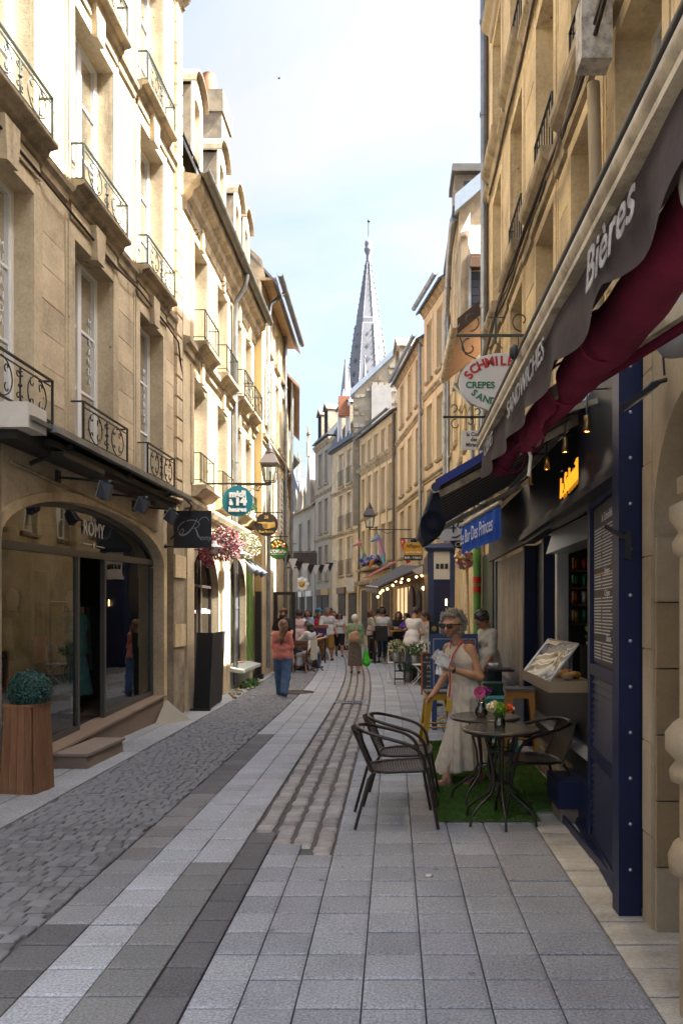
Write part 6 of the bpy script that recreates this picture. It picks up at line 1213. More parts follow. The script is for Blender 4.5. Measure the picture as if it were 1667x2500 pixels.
def person(label, loc, rot, H=1.7, skin=SKIN, hair='brown', hstyle='short', top=None, bottom=None, shoes=BLACK, arms=((5, 8, 12), (5, 8, 12)), legs=((0, 0), (0, 0)), lean=0, sit=None, head=(0, 0), female=False, sleeve=.55, legw=1.0, botlen=1.0, skirt=None, h=.011, beard=False, topm=None, tophem=.47, strap=False, build=1.0, foot=None, hat=None, glasses=False, seed=0):
    """arms: (pitch forward, abduction, elbow) in degrees for left then right; legs: (thigh pitch, knee); sit: hip height in metres"""
    rd = math.radians; B = build; F_ = .92 if female else 1.0
    hip = V3(0, 0, .50*H); up = V3(0, math.sin(rd(lean)), math.cos(rd(lean))); wa = hip+up*.11*H; ch = hip+up*.225*H; sh = hip+up*.318*H; nk = hip+up*.345*H; fw = V3(0, math.cos(rd(lean)), -math.sin(rd(lean)))
    hy, hp = rd(head[0]), rd(head[1]); hd = nk+(up*.07+fw*(.014+.05*math.sin(hp)))*H; f = V3(-math.sin(hy)*math.cos(hp), math.cos(hy)*math.cos(hp), -math.sin(hp)); rt = V3(math.cos(hy), math.sin(hy), 0); u2 = rt.cross(f)
    body, topp, bot, tops = [], [], [], None
    def add(L, a, b, ra, rb, m=0, sc_=S1, k=None): L.append((tuple(a), tuple(b), ra, rb, sc_, m)+((k,) if k else ()))
    sw, hw = (.086 if female else .100)*H*(.5+.5*B), (.052 if female else .048)*H*B
    X = V3(1, 0, 0)
    def torso(L, o, m=0):
        add(L, ch-X*sw*.46+up*.02*H, ch+X*sw*.46+up*.02*H, .056*H*B+o, .056*H*B+o, m, (1, .92, 1), .05); add(L, sh-X*sw*.8-up*.02*H, sh+X*sw*.8-up*.02*H, .036*H+o, .036*H+o, m, S1, .05)
        add(L, wa-X*.036*H*B, wa+X*.036*H*B, .051*H*B*F_+o, .051*H*B*F_+o, m, S1, .07); add(L, hip-X*hw*.8, hip+X*hw*.8, .062*H*B+o, .062*H*B+o, m, S1, .06)
        if female:
            for s_ in (-1, 1): add(L, ch+X*s_*.045*H+fw*.04*H, ch+X*s_*.045*H+fw*.05*H-up*.01*H, .037*H+o, .033*H+o, m, S1, .03)
    torso(body, 0); add(body, sh, nk+up*.03*H, .032*H, .029*H, 0, S1, .03)
    # head, face
    R_ = .061*H
    add(body, hd+u2*.012*H-f*.008*H, hd+u2*.012*H-f*.006*H, R_*1.04, R_*1.04, 0, (.9, 1.06, 1.06), .015); add(body, hd-u2*.028*H+f*.018*H, hd-u2*.038*H+f*.026*H, .040*H, .028*H, 0, (.95, 1, 1), .03)
    add(body, hd+f*.055*H+u2*.004*H, hd+f*.072*H-u2*.016*H, .006*H, .0095*H, 0, S1, .012)
    for s_ in (-1, 1):
        add(body, hd+rt*s_*.058*H-f*.006*H+u2*.008*H, hd+rt*s_*.060*H-f*.012*H-u2*.014*H, .010*H, .008*H, 0, (.6, 1, 1), .008)
        add(body, hd+rt*s_*.023*H+f*.0575*H+u2*.006*H, hd+rt*s_*.025*H+f*.0575*H+u2*.006*H, .0072*H, .0072*H, 2, (1.2, 1, .8), .004)
    add(body, hd-rt*.013*H+f*.0575*H-u2*.033*H, hd+rt*.013*H+f*.0575*H-u2*.033*H, .006*H, .006*H, 3, (1, 1, .7), .006)
    # arms and hands
    hands = []
    for s_, (pa, ab, el) in zip((-1, 1), arms):
        inw = 0
        if isinstance(el, tuple): el, inw = el
        S = sh+X*s_*sw*1.02-up*.022*H
        d1 = V3(s_*math.sin(rd(ab)), math.sin(rd(pa+lean*.5))*math.cos(rd(ab)), -math.cos(rd(pa+lean*.5))*math.cos(rd(ab))); E = S+d1*.172*H
        q = pa+el+lean*.5; d2 = V3(s_*math.sin(rd(ab*.6-inw)), math.sin(rd(q))*math.cos(rd(ab*.6-inw)), -math.cos(rd(q))*math.cos(rd(ab*.6-inw))); W = E+d2*.148*H
        add(body, S, E, .030*H*B, .024*H, 0, S1, .025); add(body, E, W, .024*H, .016*H, 0, S1, .02)
        pn = d2.cross(X); pn = pn.normalized() if pn.length > .1 else V3(0, 0, 1); wd = pn; tl = d2
        pal = W+d2*.045*H; add(body, W+d2*.012*H, pal, .016*H, .020*H, 0, S1, .012)
        for fi, (o_, ln) in enumerate(((-.0165, .040), (-.0055, .046), (.0055, .043), (.0155, .034))):
            a_ = pal+wd*o_*H+d2*.012*H; m_ = a_+(d2+X*-s_*.25).normalized()*ln*.55*H; add(body, a_, m_, .0062*H, .0058*H, 0, S1, .005); add(body, m_, m_+(d2*.7+X*-s_*.6).normalized()*ln*.5*H, .0058*H, .0048*H, 0, S1, .004)
        t0 = W+d2*.022*H-wd*.015*H; add(body, t0, t0+(d2*.7-wd*.7).normalized()*.03*H, .0075*H, .0068*H, 0, S1, .006); add(body, t0+(d2*.7-wd*.7).normalized()*.03*H, t0+(d2*.9-wd*.35).normalized()*.052*H, .0068*H, .0055*H, 0, S1, .005)
        hands.append(W+d2*.05*H)
        if top and sleeve > 0:
            kk = .012
            n_ = min(1, sleeve); add(topp, S, S+d1*.172*H*n_, .031*H*B+.010, .029*H+.010+(.010 if sleeve < 1 else 0), 0, S1, kk)
            if sleeve > 1: add(topp, E, E+d2*.148*H*(sleeve-1), .03*H+.008, .022*H+.008, 0, S1, .02)
    # legs
    feet = []; kn = []
    for s_, (pt, k_) in zip((-1, 1), legs):
        A_ = hip+X*s_*hw-V3(0, 0, .02*H); ab = .03 if sit is None else .10
        d1 = V3(s_*ab, math.sin(rd(pt)), -math.cos(rd(pt))).normalized(); K = A_+d1*.245*H; d2 = V3(0, math.sin(rd(pt-k_)), -math.cos(rd(pt-k_))); N_ = K+d2*.215*H; kn.append(K)
        add(body, A_, K, .052*H*B, .034*H*B, 0, S1, .03); add(body, K, K+d2*.09*H, .034*H*B, .035*H*B, 0, S1, .03); add(body, K+d2*.08*H, N_, .034*H*B, .020*H, 0, S1, .02)
        ft = rd(max(-55, min(25, (pt-k_)*.8))) if foot is None else 0; fd = V3(0, math.cos(ft), math.sin(ft)*.8); hl = N_-fd*.02*H-V3(0, 0, .02*H)
        add(body, N_, hl, .020*H, .019*H, 1, S1, .015); add(body, hl, hl+fd*.115*H-V3(0, 0, .004), .021*H, .0165*H, 1, (1.05, 1, .9), .015); feet.append(hl.z-.02*H)
        if bottom and not skirt:
            o = .011+(legw-1)*.05; add(bot, A_, A_.lerp(K, min(1, botlen*2)), .056*H*B+o, .040*H*B+o, 0, S1, .03)
            if botlen > .5: e_ = K+d2*.215*H*(botlen-.5)*2; add(bot, K, e_, .040*H*B+o, .030*H+o, 0, S1, .03)
    if bottom and not skirt: add(bot, hip-X*hw*.8, hip+X*hw*.8, .066*H*B+.01, .066*H*B+.01, 0, S1, .05); add(bot, hip+up*.04*H-X*hw*.5, hip+up*.04*H+X*hw*.5, .058*H*B+.01, .058*H*B+.01, 0, S1, .05)
    if skirt:
        hem = skirt[0]*H; ws = skirt[1]*H; add(bot, hip+up*.05*H, hip, .064*H*B, .078*H*B, 0, (1.12, .9, 1), .04)
        if sit is None: 
            for s_ in (-1, 1): add(bot, hip+X*s_*.02*H, V3(s_*.03*H+(kn[0].x+kn[1].x)*.3, (feet and (kn[0].y+kn[1].y)*.35), hem), .074*H*B, ws, 0, S1, .05)
        else:
            for s_, K in zip((-1, 1), kn): add(bot, hip+X*s_*hw*.6, K, .075*H, .06*H, 0, S1, .06); add(bot, K, K-V3(0, 0, .16*H), .06*H, .075*H, 0, S1, .05)
    if top: torso(topp, .014); add(topp, hip-X*hw*.9+up*.02*H, hip+X*hw*.9+up*.02*H, .064*H*B+.026, .064*H*B+.026, 0, (1, 1, 1), .06); add(topp, wa-X*.040*H*B, wa+X*.040*H*B, .055*H*B+.014, .055*H*B+.014, 0, S1, .06)
    dz = -min(feet) if sit is None else sit-hip.z+.05*H
    M = Matrix.Translation((loc[0], loc[1], loc[2]+dz if len(loc) > 2 else dz)) @ Matrix.Rotation(rot, 4, 'Z')
    me = sdf_mesh('person', body, h, [skin, shoes, EYE, LIP], .02); o = link('person', me, None, M, label, 'person')
    if top:
        cl = [((0, 0, 0), tuple(-x for x in up))]; cl = [(tuple(hip+up*(tophem-.5)*H), tuple(-x for x in up)), (tuple(nk-up*(.004 if not strap else .05)*H+fw*.02*H), tuple((up*.9+fw*.45).normalized()))]
        link('top', sdf_mesh('top', topp, h, [top], .03, cl, bump=lambda x, y, z: .003*np.sin(x*31+z*23)*np.sin(z*37+y*29)), o)
    if bottom:
        cl = [(tuple(hip+up*(.025 if top else .06)*H), tuple(up))]
        if skirt: cl.append(((0, 0, skirt[0]*H if sit is None else kn[0].z-.17*H), (0, 0, -1)))
        link('skirt' if skirt else 'trousers', sdf_mesh('bottoms', bot, h, [bottom], .03, cl, bump=(lambda x, y, z: .006*np.sin(x*42+y*35)) if skirt else (lambda x, y, z: .003*np.sin(z*40+x*20))), o)
    if hstyle:
        hp_ = []; c = hd+u2*.02*H-f*.012*H
        add(hp_, c, c, R_*1.1, R_*1.1, 0, (.93, 1.04, 1.02))
        rr = random.Random(seed)
        if hstyle in ('long', 'pony'):
            b_ = hd-f*.05*H; add(hp_, c-f*.02*H, hd-f*.055*H-u2*.05*H, .055*H, .05*H); 
            if hstyle == 'long': add(hp_, b_-u2*.02*H, nk-up*.10*H-fw*.075*H, .05*H, .026*H, 0, (1.2, .8, 1)); add(hp_, nk-up*.10*H-fw*.075*H, nk-up*.17*H-fw*.08*H, .028*H, .012*H)
            else: add(hp_, b_, nk-fw*.09*H-up*.02*H, .028*H, .018*H)
        if hstyle == 'bun': add(hp_, hd+u2*.075*H-f*.03*H, hd+u2*.08*H-f*.035*H, .028*H, .028*H)
        if hstyle == 'bob':
            for s_ in (-1, 1): add(hp_, c+rt*s_*.04*H-f*.01*H, hd+rt*s_*.055*H-u2*.055*H-f*.015*H, .035*H, .022*H)
            add(hp_, c-f*.03*H, hd-f*.05*H-u2*.055*H, .045*H, .03*H)
        if hstyle in ('tousled', 'curly'):
            for i in range(26 if hstyle == 'tousled' else 130):
                a, e = rr.uniform(0, 6.28), rr.uniform(-.15, 1.45) if hstyle == 'tousled' else rr.uniform(-.75, 1.5); d = rt*math.cos(a)*math.cos(e)+f*math.sin(a)*math.cos(e)+u2*math.sin(e)
                if math.sin(a) > .25 and e < (.55 if hstyle == 'curly' else .6): continue
                r = R_*(1.12 if hstyle == 'tousled' else rr.uniform(1.12, 1.5)); p = c+d*r*.93; q_ = rr.uniform(.010, .017)*H; add(hp_, p, p+V3(rr.uniform(-1, 1), rr.uniform(-1, 1), rr.uniform(-1, .6))*.012*H, q_, q_*.7, 0, S1, .012)
        if hat: pass
        fl = (hd+f*.024*H, tuple((f*.86-u2*.5).normalized())) if hstyle != 'long' else (hd+f*.03*H, tuple((f*.9-u2*.42).normalized()))
        link('hair', sdf_mesh('hair', hp_, h*.9, [HAIRS[hair]], .02, [(tuple(fl[0]), fl[1])], bump=lambda x, y, z: .0035*np.sin(x*75+z*40)*np.sin(y*70+z*95)), o)
    if beard:
        bp = []; add(bp, hd-u2*.045*H+f*.035*H, hd-u2*.075*H+f*.04*H, .034*H, .026*H); 
        for s_ in (-1, 1): add(bp, hd+rt*s_*.045*H-u2*.01*H, hd-u2*.05*H+f*.04*H+rt*s_*.02*H, .014*H, .022*H)
        link('beard', sdf_mesh('beard', bp, h, [HAIRS['dark']], .02), o)
    if hat:
        hp_ = []; add(hp_, hd+u2*.05*H-f*.012*H, hd+u2*.05*H+f*.01*H, .062*H, .064*H, 0, (1, 1.05, .62)); add(hp_, hd+u2*.042*H+f*.045*H, hd+u2*.036*H+f*.085*H, .038*H, .03*H, 0, (1.1, 1, .3)); link('cap', sdf_mesh('cap', hp_, h*.9, [hat], .015), o)
    if glasses:
        gb = MB()
        for s_ in (-1, 1):
            c = hd+rt*s_*.029*H+f*.068*H+u2*.006*H; k = [c+rt*x*H+u2*y*H for x, y in ((-.021, .014), (.021, .016), (.023, -.004), (.014, -.016), (-.012, -.016), (-.021, -.006))]
            gb.tube([p[:] for p in k+k[:1]], .0036, 5); gb.poly([p[:] for p in k]); gb.tube([(c+rt*s_*.022*H+u2*.008*H)[:], (hd+rt*s_*.066*H+u2*.008*H-f*.012*H)[:]], .0035, 5)
        gb.tube([(hd-rt*.010*H+f*.072*H+u2*.012*H)[:], (hd+rt*.010*H+f*.072*H+u2*.012*H)[:]], .004, 5); gb.build('spectacles', BLACKGLOSS, o)
    o['_'] = 0; del o['_']
    return o, [M @ q for q in hands], (M, hip, sh, ch, up, fw, hd, H)
C_ = cloth
CORAL = C_('coral', (.46, .145, .12)); BLUEJ = C_('denim', (.055, .105, .20), var=.3); WHT = C_('white', (.62, .62, .63)); BLK = C_('black', (.014, .014, .016)); PINKW = C_('pale pink', (.56, .42, .46)); SALMON = C_('salmon', (.42, .14, .13))
RED_ = C_('red', (.42, .02, .035)); OCH = C_('ochre', (.30, .17, .035)); MAG = C_('magenta', (.50, .02, .15)); SKYB = C_('pale blue', (.28, .36, .48)); SAGE = C_('sage green', (.16, .28, .17)); LEOP = C_('mottled brown', (.13, .105, .085), var=.6, vs=45); BEI = C_('beige', (.34, .27, .19)); LINEN = C_('linen white', (.54, .50, .43), var=.06)
PURP = C_('purple', (.08, .04, .28)); TURQ = C_('turquoise', (.03, .16, .30)); PATT = C_('patterned', (.2, .07, .06), var=.7, vs=30)
rad_ = math.radians
person('girl in a coral tee and jeans seen from behind with long chestnut hair', (-2.12, 14.9), rad_(-6), 1.45, SKIN3, 'chestnut', 'long', CORAL, BLUEJ, arms=((4, 10, 12), (2, 10, 10)), legs=((14, 4), (-14, 10)), female=True, sleeve=.95, legw=1.35, head=(35, 0), h=.009, tophem=.43)
person('bearded man in a brown flat cap, black tee and salmon shorts', (-2.85, 20.2), rad_(175), 1.68, SKIN, 'dark', 'short', BLK, SALMON, beard=True, hat=C_('brown cap', (.12, .07, .045)), botlen=.55, legw=1.4, sleeve=.7, arms=((20, 12, 40), (10, 12, 60)), legs=((4, 2), (-3, 2)), head=(-35, 0), build=1.1)
person('woman from behind with short dark hair, white tee and blue jeans', (-2.72, 22.5), rad_(-8), 1.64, SKIN, 'dark', 'tousled', PINKW, BLUEJ, female=True, sleeve=.8, arms=((15, 10, 30), (20, 10, 40)))
person('woman in a pale blue blouse with fair hair behind the menu board', (-2.9, 26.5), rad_(170), 1.66, SKIN, 'brown', 'bob', SKYB, BEI, female=True, sleeve=1.4, arms=((20, 10, 70), (15, 10, 60)))
person('person in a bright blue cap and dark jacket beyond the terrace tables', (-2.85, 29.5), rad_(-120), 1.72, SKIN, 'dark', 'short', C_('dark jacket', (.03, .04, .06)), BLK, hat=C_('blue cap', (.04, .22, .45)), sleeve=1.9)
person('woman in a red sleeveless top facing the street', (-2.55, 27.0), rad_(180), 1.62, SKIN2, 'dark', 'pony', RED_, BLK, female=True, sleeve=.4, arms=((15, 12, 60), (15, 12, 70)))
person('grey-haired man in a white tee and ochre shorts walking past the tables', (-2.2, 25.9), rad_(200), 1.74, SKIN2, 'salt', 'short', WHT, OCH, sleeve=.9, botlen=.58, legw=1.4, legs=((16, 2), (-12, 14)), arms=((-6, 12, 45), (22, 12, 60)), build=1.12)
person('man in a magenta shirt far down the street', (-2.9, 36), rad_(140), 1.78, SKIN2, 'dark', 'short', MAG, BLK, build=1.2, sleeve=.9)
person('woman in a white sleeveless top and black shorts walking nearer', (-1.95, 28.2), rad_(186), 1.58, SKIN, 'dark', 'bob', WHT, BLK, female=True, sleeve=.25, botlen=.42, legw=1.3, legs=((16, 4), (-14, 22)), arms=((14, 10, 15), (-14, 10, 15)), tophem=.52, glasses=True)
person('woman in a patterned red dress beside the walker in black shorts', (-2.3, 30.0), rad_(180), 1.62, SKIN, 'dark', 'long', PATT, PATT, female=True, sleeve=.6, skirt=(.34, .10), legs=((8, 2), (-6, 8)))
bl, hh_, fr_ = person('white-haired woman in a sage green top and long mottled skirt', (-1.0, 20.4), rad_(-4), 1.52, SKIN3, 'white', 'short', SAGE, LEOP, shoes=WOODDARK, female=True, sleeve=.75, skirt=(.115, .098), legs=((5, 2), (-3, 5)), arms=((8, 16, 14), (2, 14, 10)), build=1.15, head=(-22, 4), tophem=.50, h=.010)
t = thing('backpack', 'tan leather backpack on the white-haired woman', 'backpack', (-1.0, 20.2, 1.0)); MK = fr_[0]
bp = [((-.04, -.19, .88), (.04, -.19, .88), .095, .095, (1.1, .75, 1), 0), ((-.03, -.18, .98), (.03, -.175, 1.02), .085, .07, (1.15, .75, 1), 0)]
me = sdf_mesh('bag', bp, .012, [mat('tan leather', (.36, .20, .12), .6, var=.15)], .05); me.transform(MK); link('bag', me, t)
b = MB(MK)
for s_ in (-1, 1): b.tube([(s_*.04, -.16, 1.10), (s_*.075, -.05, 1.27), (s_*.09, .06, 1.23)], .013, 6)
b.build('strap', MATS['tan leather'], t)
t = thing('shopping_bag', 'bright green plastic bag carried by the white-haired woman', 'bag', hh_[1]); GB = mat('green plastic', (.05, .52, .02), .35, var=.2, vs=10, bump=.4, bs=14); hx = hh_[1]
bp = [((hx.x+.02, hx.y, hx.z-.16), (hx.x+.04, hx.y, hx.z-.40), .05, .115, (1, .6, 1), 0), ((hx.x, hx.y, hx.z-.02), (hx.x+.02, hx.y, hx.z-.16), .018, .05, (1, .7, 1), 0)]
link('bag', sdf_mesh('bag', bp, .012, [GB], .03, bump=lambda x, y, z: .008*np.sin(x*60+z*20)*np.sin(z*45)), t)
# right hand terrace people
def mk(label, loc, rot, **k): return person(label, loc, rot, **k)
mk('standing woman in a cream top and black trousers at the bar terrace', (-.78, 26.6), rad_(-80), H=1.66, hair='chestnut', hstyle='bob', top=LINEN, bottom=BLK, female=True, sleeve=.9, arms=((30, 8, 80), (25, 8, 70)))
mk('seated man in a beige shirt on a bar stool', (-.55, 25.6), rad_(-60), H=1.72, hair='dark', hstyle='short', top=BEI, bottom=BLUEJ, sit=.82, legs=((75, 70), (70, 70)), arms=((30, 8, 50), (30, 8, 50)), lean=8)
mk('person in a dark cap standing behind the bar stools', (-.4, 27.6), rad_(160), H=1.76, hair='dark', hstyle='short', top=BLK, bottom=BLK, hat=BLK, sleeve=1.5)
mk('seated person from behind in a white tee on a black bar chair', (-.32, 24.4), rad_(-15), H=1.68, hair='brown', hstyle='short', top=WHT, bottom=BLUEJ, sit=.80, legs=((78, 75), (75, 72)), arms=((35, 10, 45), (35, 10, 45)))
mk('seated woman in black facing the street at a yellow table', (.17, 25.2), rad_(175), H=1.66, hair='dark', hstyle='bob', top=BLK, bottom=BLK, female=True, sit=.72, sleeve=1.9, legs=((80, 80), (80, 80)), arms=((35, 10, 70), (35, 10, 70)))
mk('seated person in a purple top beside the yellow table', (.42, 24.8), rad_(120), H=1.64, hair='dark', hstyle='pony', top=PURP, bottom=BLK, female=True, sit=.68, legs=((80, 80), (80, 80)), arms=((40, 10, 60), (40, 10, 60)))
mk('young man in a white shirt leaning towards the flower chairs', (.42, 18.2), rad_(-40), H=1.70, hair='dark', hstyle='tousled', top=WHT, bottom=C_('grey trousers', (.09, .09, .11)), sleeve=1.0, lean=10, head=(-5, 28), arms=((35, 10, 40), (35, 8, 45)), h=.010, tophem=.44)
mk('young woman in a white tank top beside the man in white', (.80, 18.9), rad_(110), H=1.60, skin=SKIN, hair='dark', hstyle='pony', top=WHT, bottom=C_('lilac trousers', (.22, .18, .30)), female=True, sleeve=0, strap=True, head=(0, 22), arms=((35, 8, 45), (30, 8, 50)), h=.010)
mk('young man in a pale sports shirt looking down at a small table', (1.36, 10.9), rad_(110), H=1.60, skin=SKIN2, hair='dark', hstyle='tousled', top=C_('sports shirt', (.50, .49, .46)), bottom=C_('dark green shorts', (.02, .03, .03)), sleeve=1.0, head=(0, 35), lean=6, arms=((5, 10, 25), (18, 8, 40)), botlen=.55, legw=1.4, h=.009, tophem=.42)
# left terrace sitters
mk('seated woman in white with dark hair leaning over the wooden table', (-2.20, 21.4), rad_(55), H=1.62, hair='dark', hstyle='pony', top=WHT, bottom=WHT, female=True, sit=.46, skirt=(.3, .1), legs=((75, 75), (78, 70)), arms=((40, 10, 50), (45, 10, 55)), sleeve=.9, lean=14)
mk('seated woman in a pale pink tee in profile at the wooden table', (-2.52, 22.0), rad_(-60), H=1.6, hair='dark', hstyle='bun', top=PINKW, bottom=BLUEJ, female=True, sit=.46, legs=((78, 80), (78, 80)), arms=((45, 10, 60), (40, 10, 60)), sleeve=.8, lean=10)
mk('man in a grey shirt far along the left terrace', (-3.0, 31.5), rad_(170), H=1.75, hair='salt', hstyle='short', top=C_('grey shirt', (.16, .17, .18)), bottom=BEI, sleeve=1.8)
mk('woman in a cream dress far beyond the terrace', (-3.35, 34), rad_(180), H=1.64, hair='chestnut', hstyle='long', top=LINEN, bottom=LINEN, female=True, skirt=(.3, .1))
# ---------------------------------------------------------------- the woman by the round tables
SKINW = mat('sun-tanned skin', (.40, .225, .14), .55, var=.1, vs=16)
def woman():
    H = 1.62; hs = .0062; rd = math.radians; body = []; dress = []
    def add(L, a, b, ra, rb, m=0, sc_=S1, k=.02): L.append((tuple(a), tuple(b), ra, rb, sc_, m, k))
    # local: she walks towards +x (image left after rotation) ; build directly in world axes: x right, y away. She faces -x,-y
    o = V3(.58, 7.30, 0)
    hip = V3(.10, 0, .84); wa = V3(.085, 0, 1.0); ch = V3(.055, -.01, 1.16); sh = V3(.035, 0, 1.285); nk = V3(.01, -.02, 1.35); hd = V3(-.04, -.055, 1.475)
    f = V3(-.55, -.83, -.05).normalized(); rt = V3(0, 0, 1).cross(f).normalized()*-1; rt = f.cross(V3(0, 0, 1)).normalized(); u2 = rt.cross(f)
    bf = V3(-.80, -.60, 0).normalized(); bx = bf.cross(V3(0, 0, 1)).normalized()      # her right
    # torso
    for c, w_, r in ((sh-V3(0, 0, .03), .135, .052), (ch, .075, .092), (wa, .05, .085), (hip, .06, .098)): add(body, c-bx*w_, c+bx*w_, r, r, 0, S1, .06)
    add(body, sh+V3(0, 0, -.01), nk+V3(-.01, -.01, .04), .050, .043, 0, S1, .03)
    # head: skull, jaw, cheekbones, nose, lips, chin, ears, brows
    add(body, hd+u2*.02-f*.012, hd+u2*.02-f*.012, .090, .090, 0, (.93, 1.04, 1.05), .015); add(body, hd-u2*.03+f*.028, hd-u2*.062+f*.040, .062, .036, 0, (.92, .92, 1), .035)
    add(body, hd-u2*.088+f*.062, hd-u2*.088+f*.064, .016, .016, 0, S1, .02)
    for s in (-1, 1):
        add(body, hd+rt*s*.038+f*.062-u2*.022, hd+rt*s*.045+f*.05-u2*.026, .019, .019, 0, S1, .02); add(body, hd+rt*s*.015+f*.083+u2*.026, hd+rt*s*.05+f*.066+u2*.026, .009, .009, 0, S1, .015)
        add(body, hd+rt*s*.086-f*.012+u2*.006, hd+rt*s*.089-f*.016-u2*.03, .014, .011, 0, (.6, 1, 1), .01)
        add(body, hd+rt*s*.034+f*.082+u2*.004, hd+rt*s*.037+f*.081+u2*.004, .011, .011, 2, (1.1, 1, .7), .004)
        add(body, hd+rt*s*.010+f*.099-u2*.034, hd+rt*s*.011+f*.098-u2*.035, .0085, .0085, 0, S1, .01)
    add(body, hd+f*.086+u2*.008, hd+f*.112-u2*.030, .008, .0115, 0, S1, .014)
    add(body, hd-rt*.020+f*.085-u2*.058, hd+rt*.020+f*.085-u2*.058, .0075, .0075, 3, S1, .006); add(body, hd-rt*.017+f*.085-u2*.067, hd+rt*.017+f*.085-u2*.067, .0075, .0075, 3, S1, .006)
    # right arm (image left): hangs forward-down ; left arm (image right): bent, holding a paper napkin in front of the chest
    Sr = sh+bx*.155-V3(0, 0, .03); Er = V3(-.06, .17, 1.02); Wr = V3(-.215, .03, .82)
    Sl = sh-bx*.155-V3(0, 0, .03); El = V3(.215, -.16, 1.00); Wl = V3(-.06, -.235, 1.085)
    for S, E, W in ((Sr, Er, Wr), (Sl, El, Wl)):
        add(body, S, E, .047, .036, 0, S1, .035); add(body, E, E.lerp(W, .35), .036, .037, 0, S1, .02); add(body, E.lerp(W, .3), W, .036, .0235, 0, S1, .02)
    def hand(W, d, side, curl, palmn):
        """d along the hand, side towards the thumb, palmn out of the palm"""
        d, side = d.normalized(), side.normalized(); pn = palmn.normalized()
        for q in (-.020, -.007, .007, .018): add(body, W+d*.012+side*q*.6, W+d*.078+side*q*1.15, .014, .0115, 0, S1, .012)
        for i, (q, ln) in enumerate(((.027, .064), (.009, .072), (-.009, .067), (-.026, .052))):
            a = W+d*.082+side*q; c1, c2 = curl*.5+.06*i, curl*1.15+.08*i
            m1 = a+(d*math.cos(c1)+pn*math.sin(c1))*ln*.48; m2 = m1+(d*math.cos(c2)+pn*math.sin(c2))*ln*.32; m3 = m2+(d*math.cos(c2*1.5)+pn*math.sin(c2*1.5))*ln*.26
            add(body, a, m1, .0092, .0086, 0, S1, .005); add(body, m1, m2, .0086, .008, 0, S1, .003); add(body, m2, m3, .008, .0066, 0, S1, .003)
        t0 = W+d*.026+side*.022; t1 = t0+(d*.6+side*.75+pn*.25).normalized()*.038; t2 = t1+(d*.9+side*.15+pn*.45).normalized()*.034
        add(body, t0, t1, .0125, .0105, 0, S1, .012); add(body, t1, t2, .0100, .008, 0, S1, .004)
    hand(Wr, Wr-Er+V3(-.03, -.03, -.05), V3(-.4, -.9, .25), .55, V3(.55, .1, .4)); hand(Wl, V3(-.9, -.05, .32), V3(-.15, -.25, 1), .75, V3(-.2, -.4, .65))
    # legs and sandalled feet
    for K, A, dirn, z in ((V3(-.02, -.06, .46), V3(-.105, -.19, .085), V3(-.98, -.2, 0), 0), (V3(.20, .02, .46), V3(.22, -.02, .085), V3(-.75, -.65, 0), 0)):
        add(body, hip+V3(0, 0, -.05), K, .085, .052, 0, S1, .03); add(body, K, A, .052, .028, 0, S1, .02); d = dirn.normalized(); hl = A-d*.03-V3(0, 0, .03)
        add(body, A, hl, .028, .027, 0, S1, .02); add(body, hl, hl+d*.165-V3(0, 0, .012), .027, .017, 0, (1, 1, .85), .02)
        sd = d.cross(V3(0, 0, 1))
        for q in range(5): add(body, hl+d*.15+sd*(q-2)*.014-V3(0, 0, .012), hl+d*(.20-.007*abs(q-1))+sd*(q-2)*.017-V3(0, 0, .018), .0095, .008, 0, S1, .006)
    me = sdf_mesh('person', body, hs, [SKINW, SKINW, EYE, LIP], .02); P0 = link('person', me, None, Matrix.Translation(o), 'grey curly-haired woman in a long sleeveless linen dress by the round tables', 'person')
    # linen dress: bodice, straps, wide skirt to the shins
    for c, w_, r in ((sh-V3(0, 0, .045), .080, .062), (ch, .080, .108), (wa, .062, .108), (hip, .075, .122)): add(dress, c-bx*w_, c+bx*w_, r, r, 0, S1, .07)
    add(dress, hip-bx*.05, V3(-.02, -.05, .13), .115, .165, 0, S1, .06); add(dress, hip+bx*.05, V3(.18, .03, .13), .115, .185, 0, S1, .06); add(dress, hip, V3(.09, -.02, .10), .12, .19, 0, S1, .06)
    def folds(x, y, z):
        a = np.arctan2(y-.0, x-.08); k = np.clip((1.02-z)/.8, 0, 1); return .020*k*np.sin(a*11+z*2.2)+.008*k*np.sin(a*23+z*7)+.0025*np.sin(z*60+x*40)*np.sin(x*50+y*33)
    # cut away arm holes, neck and hem
    me = sdf_mesh('dress', dress, .0075, [LINEN], .03, [((0, 0, .135), (.16, 0, -1)), (tuple(nk-V3(0, 0, .04)), tuple((V3(0, 0, 1)+bf*.62).normalized()))], folds); link('dress', me, P0)
    b = MB()
    for i in range(9): b.ball((ch+bf*(.118)+V3(.02, -.02, .07-.045*i))[:], .0055, 6)
    b.build('dress_buttons', WOODLIGHT, P0, kind='stuff')
    # curly hair
    hp_ = []; rr = random.Random(4); c = hd+u2*.028-f*.02; add(hp_, c-f*.012, c-f*.012, .094, .094, 0, (.97, 1.0, 1.0))
    for i in range(900):
        a, e = rr.uniform(0, 6.28), rr.uniform(-.95, 1.55); d = rt*math.cos(a)*math.cos(e)+f*math.sin(a)*math.cos(e)+u2*math.sin(e)
        if math.sin(a)*math.cos(e) > .30 and e < .62: continue
        p = c+d*rr.uniform(.095, .138)*(.97 if e > .9 else 1.04)-f*.006; q = rr.uniform(.005, .0095); w_ = V3(rr.uniform(-1, 1), rr.uniform(-1, 1), rr.uniform(-1, 1))*.020; add(hp_, p, p+w_, q, q*.6, 0, S1, .004)
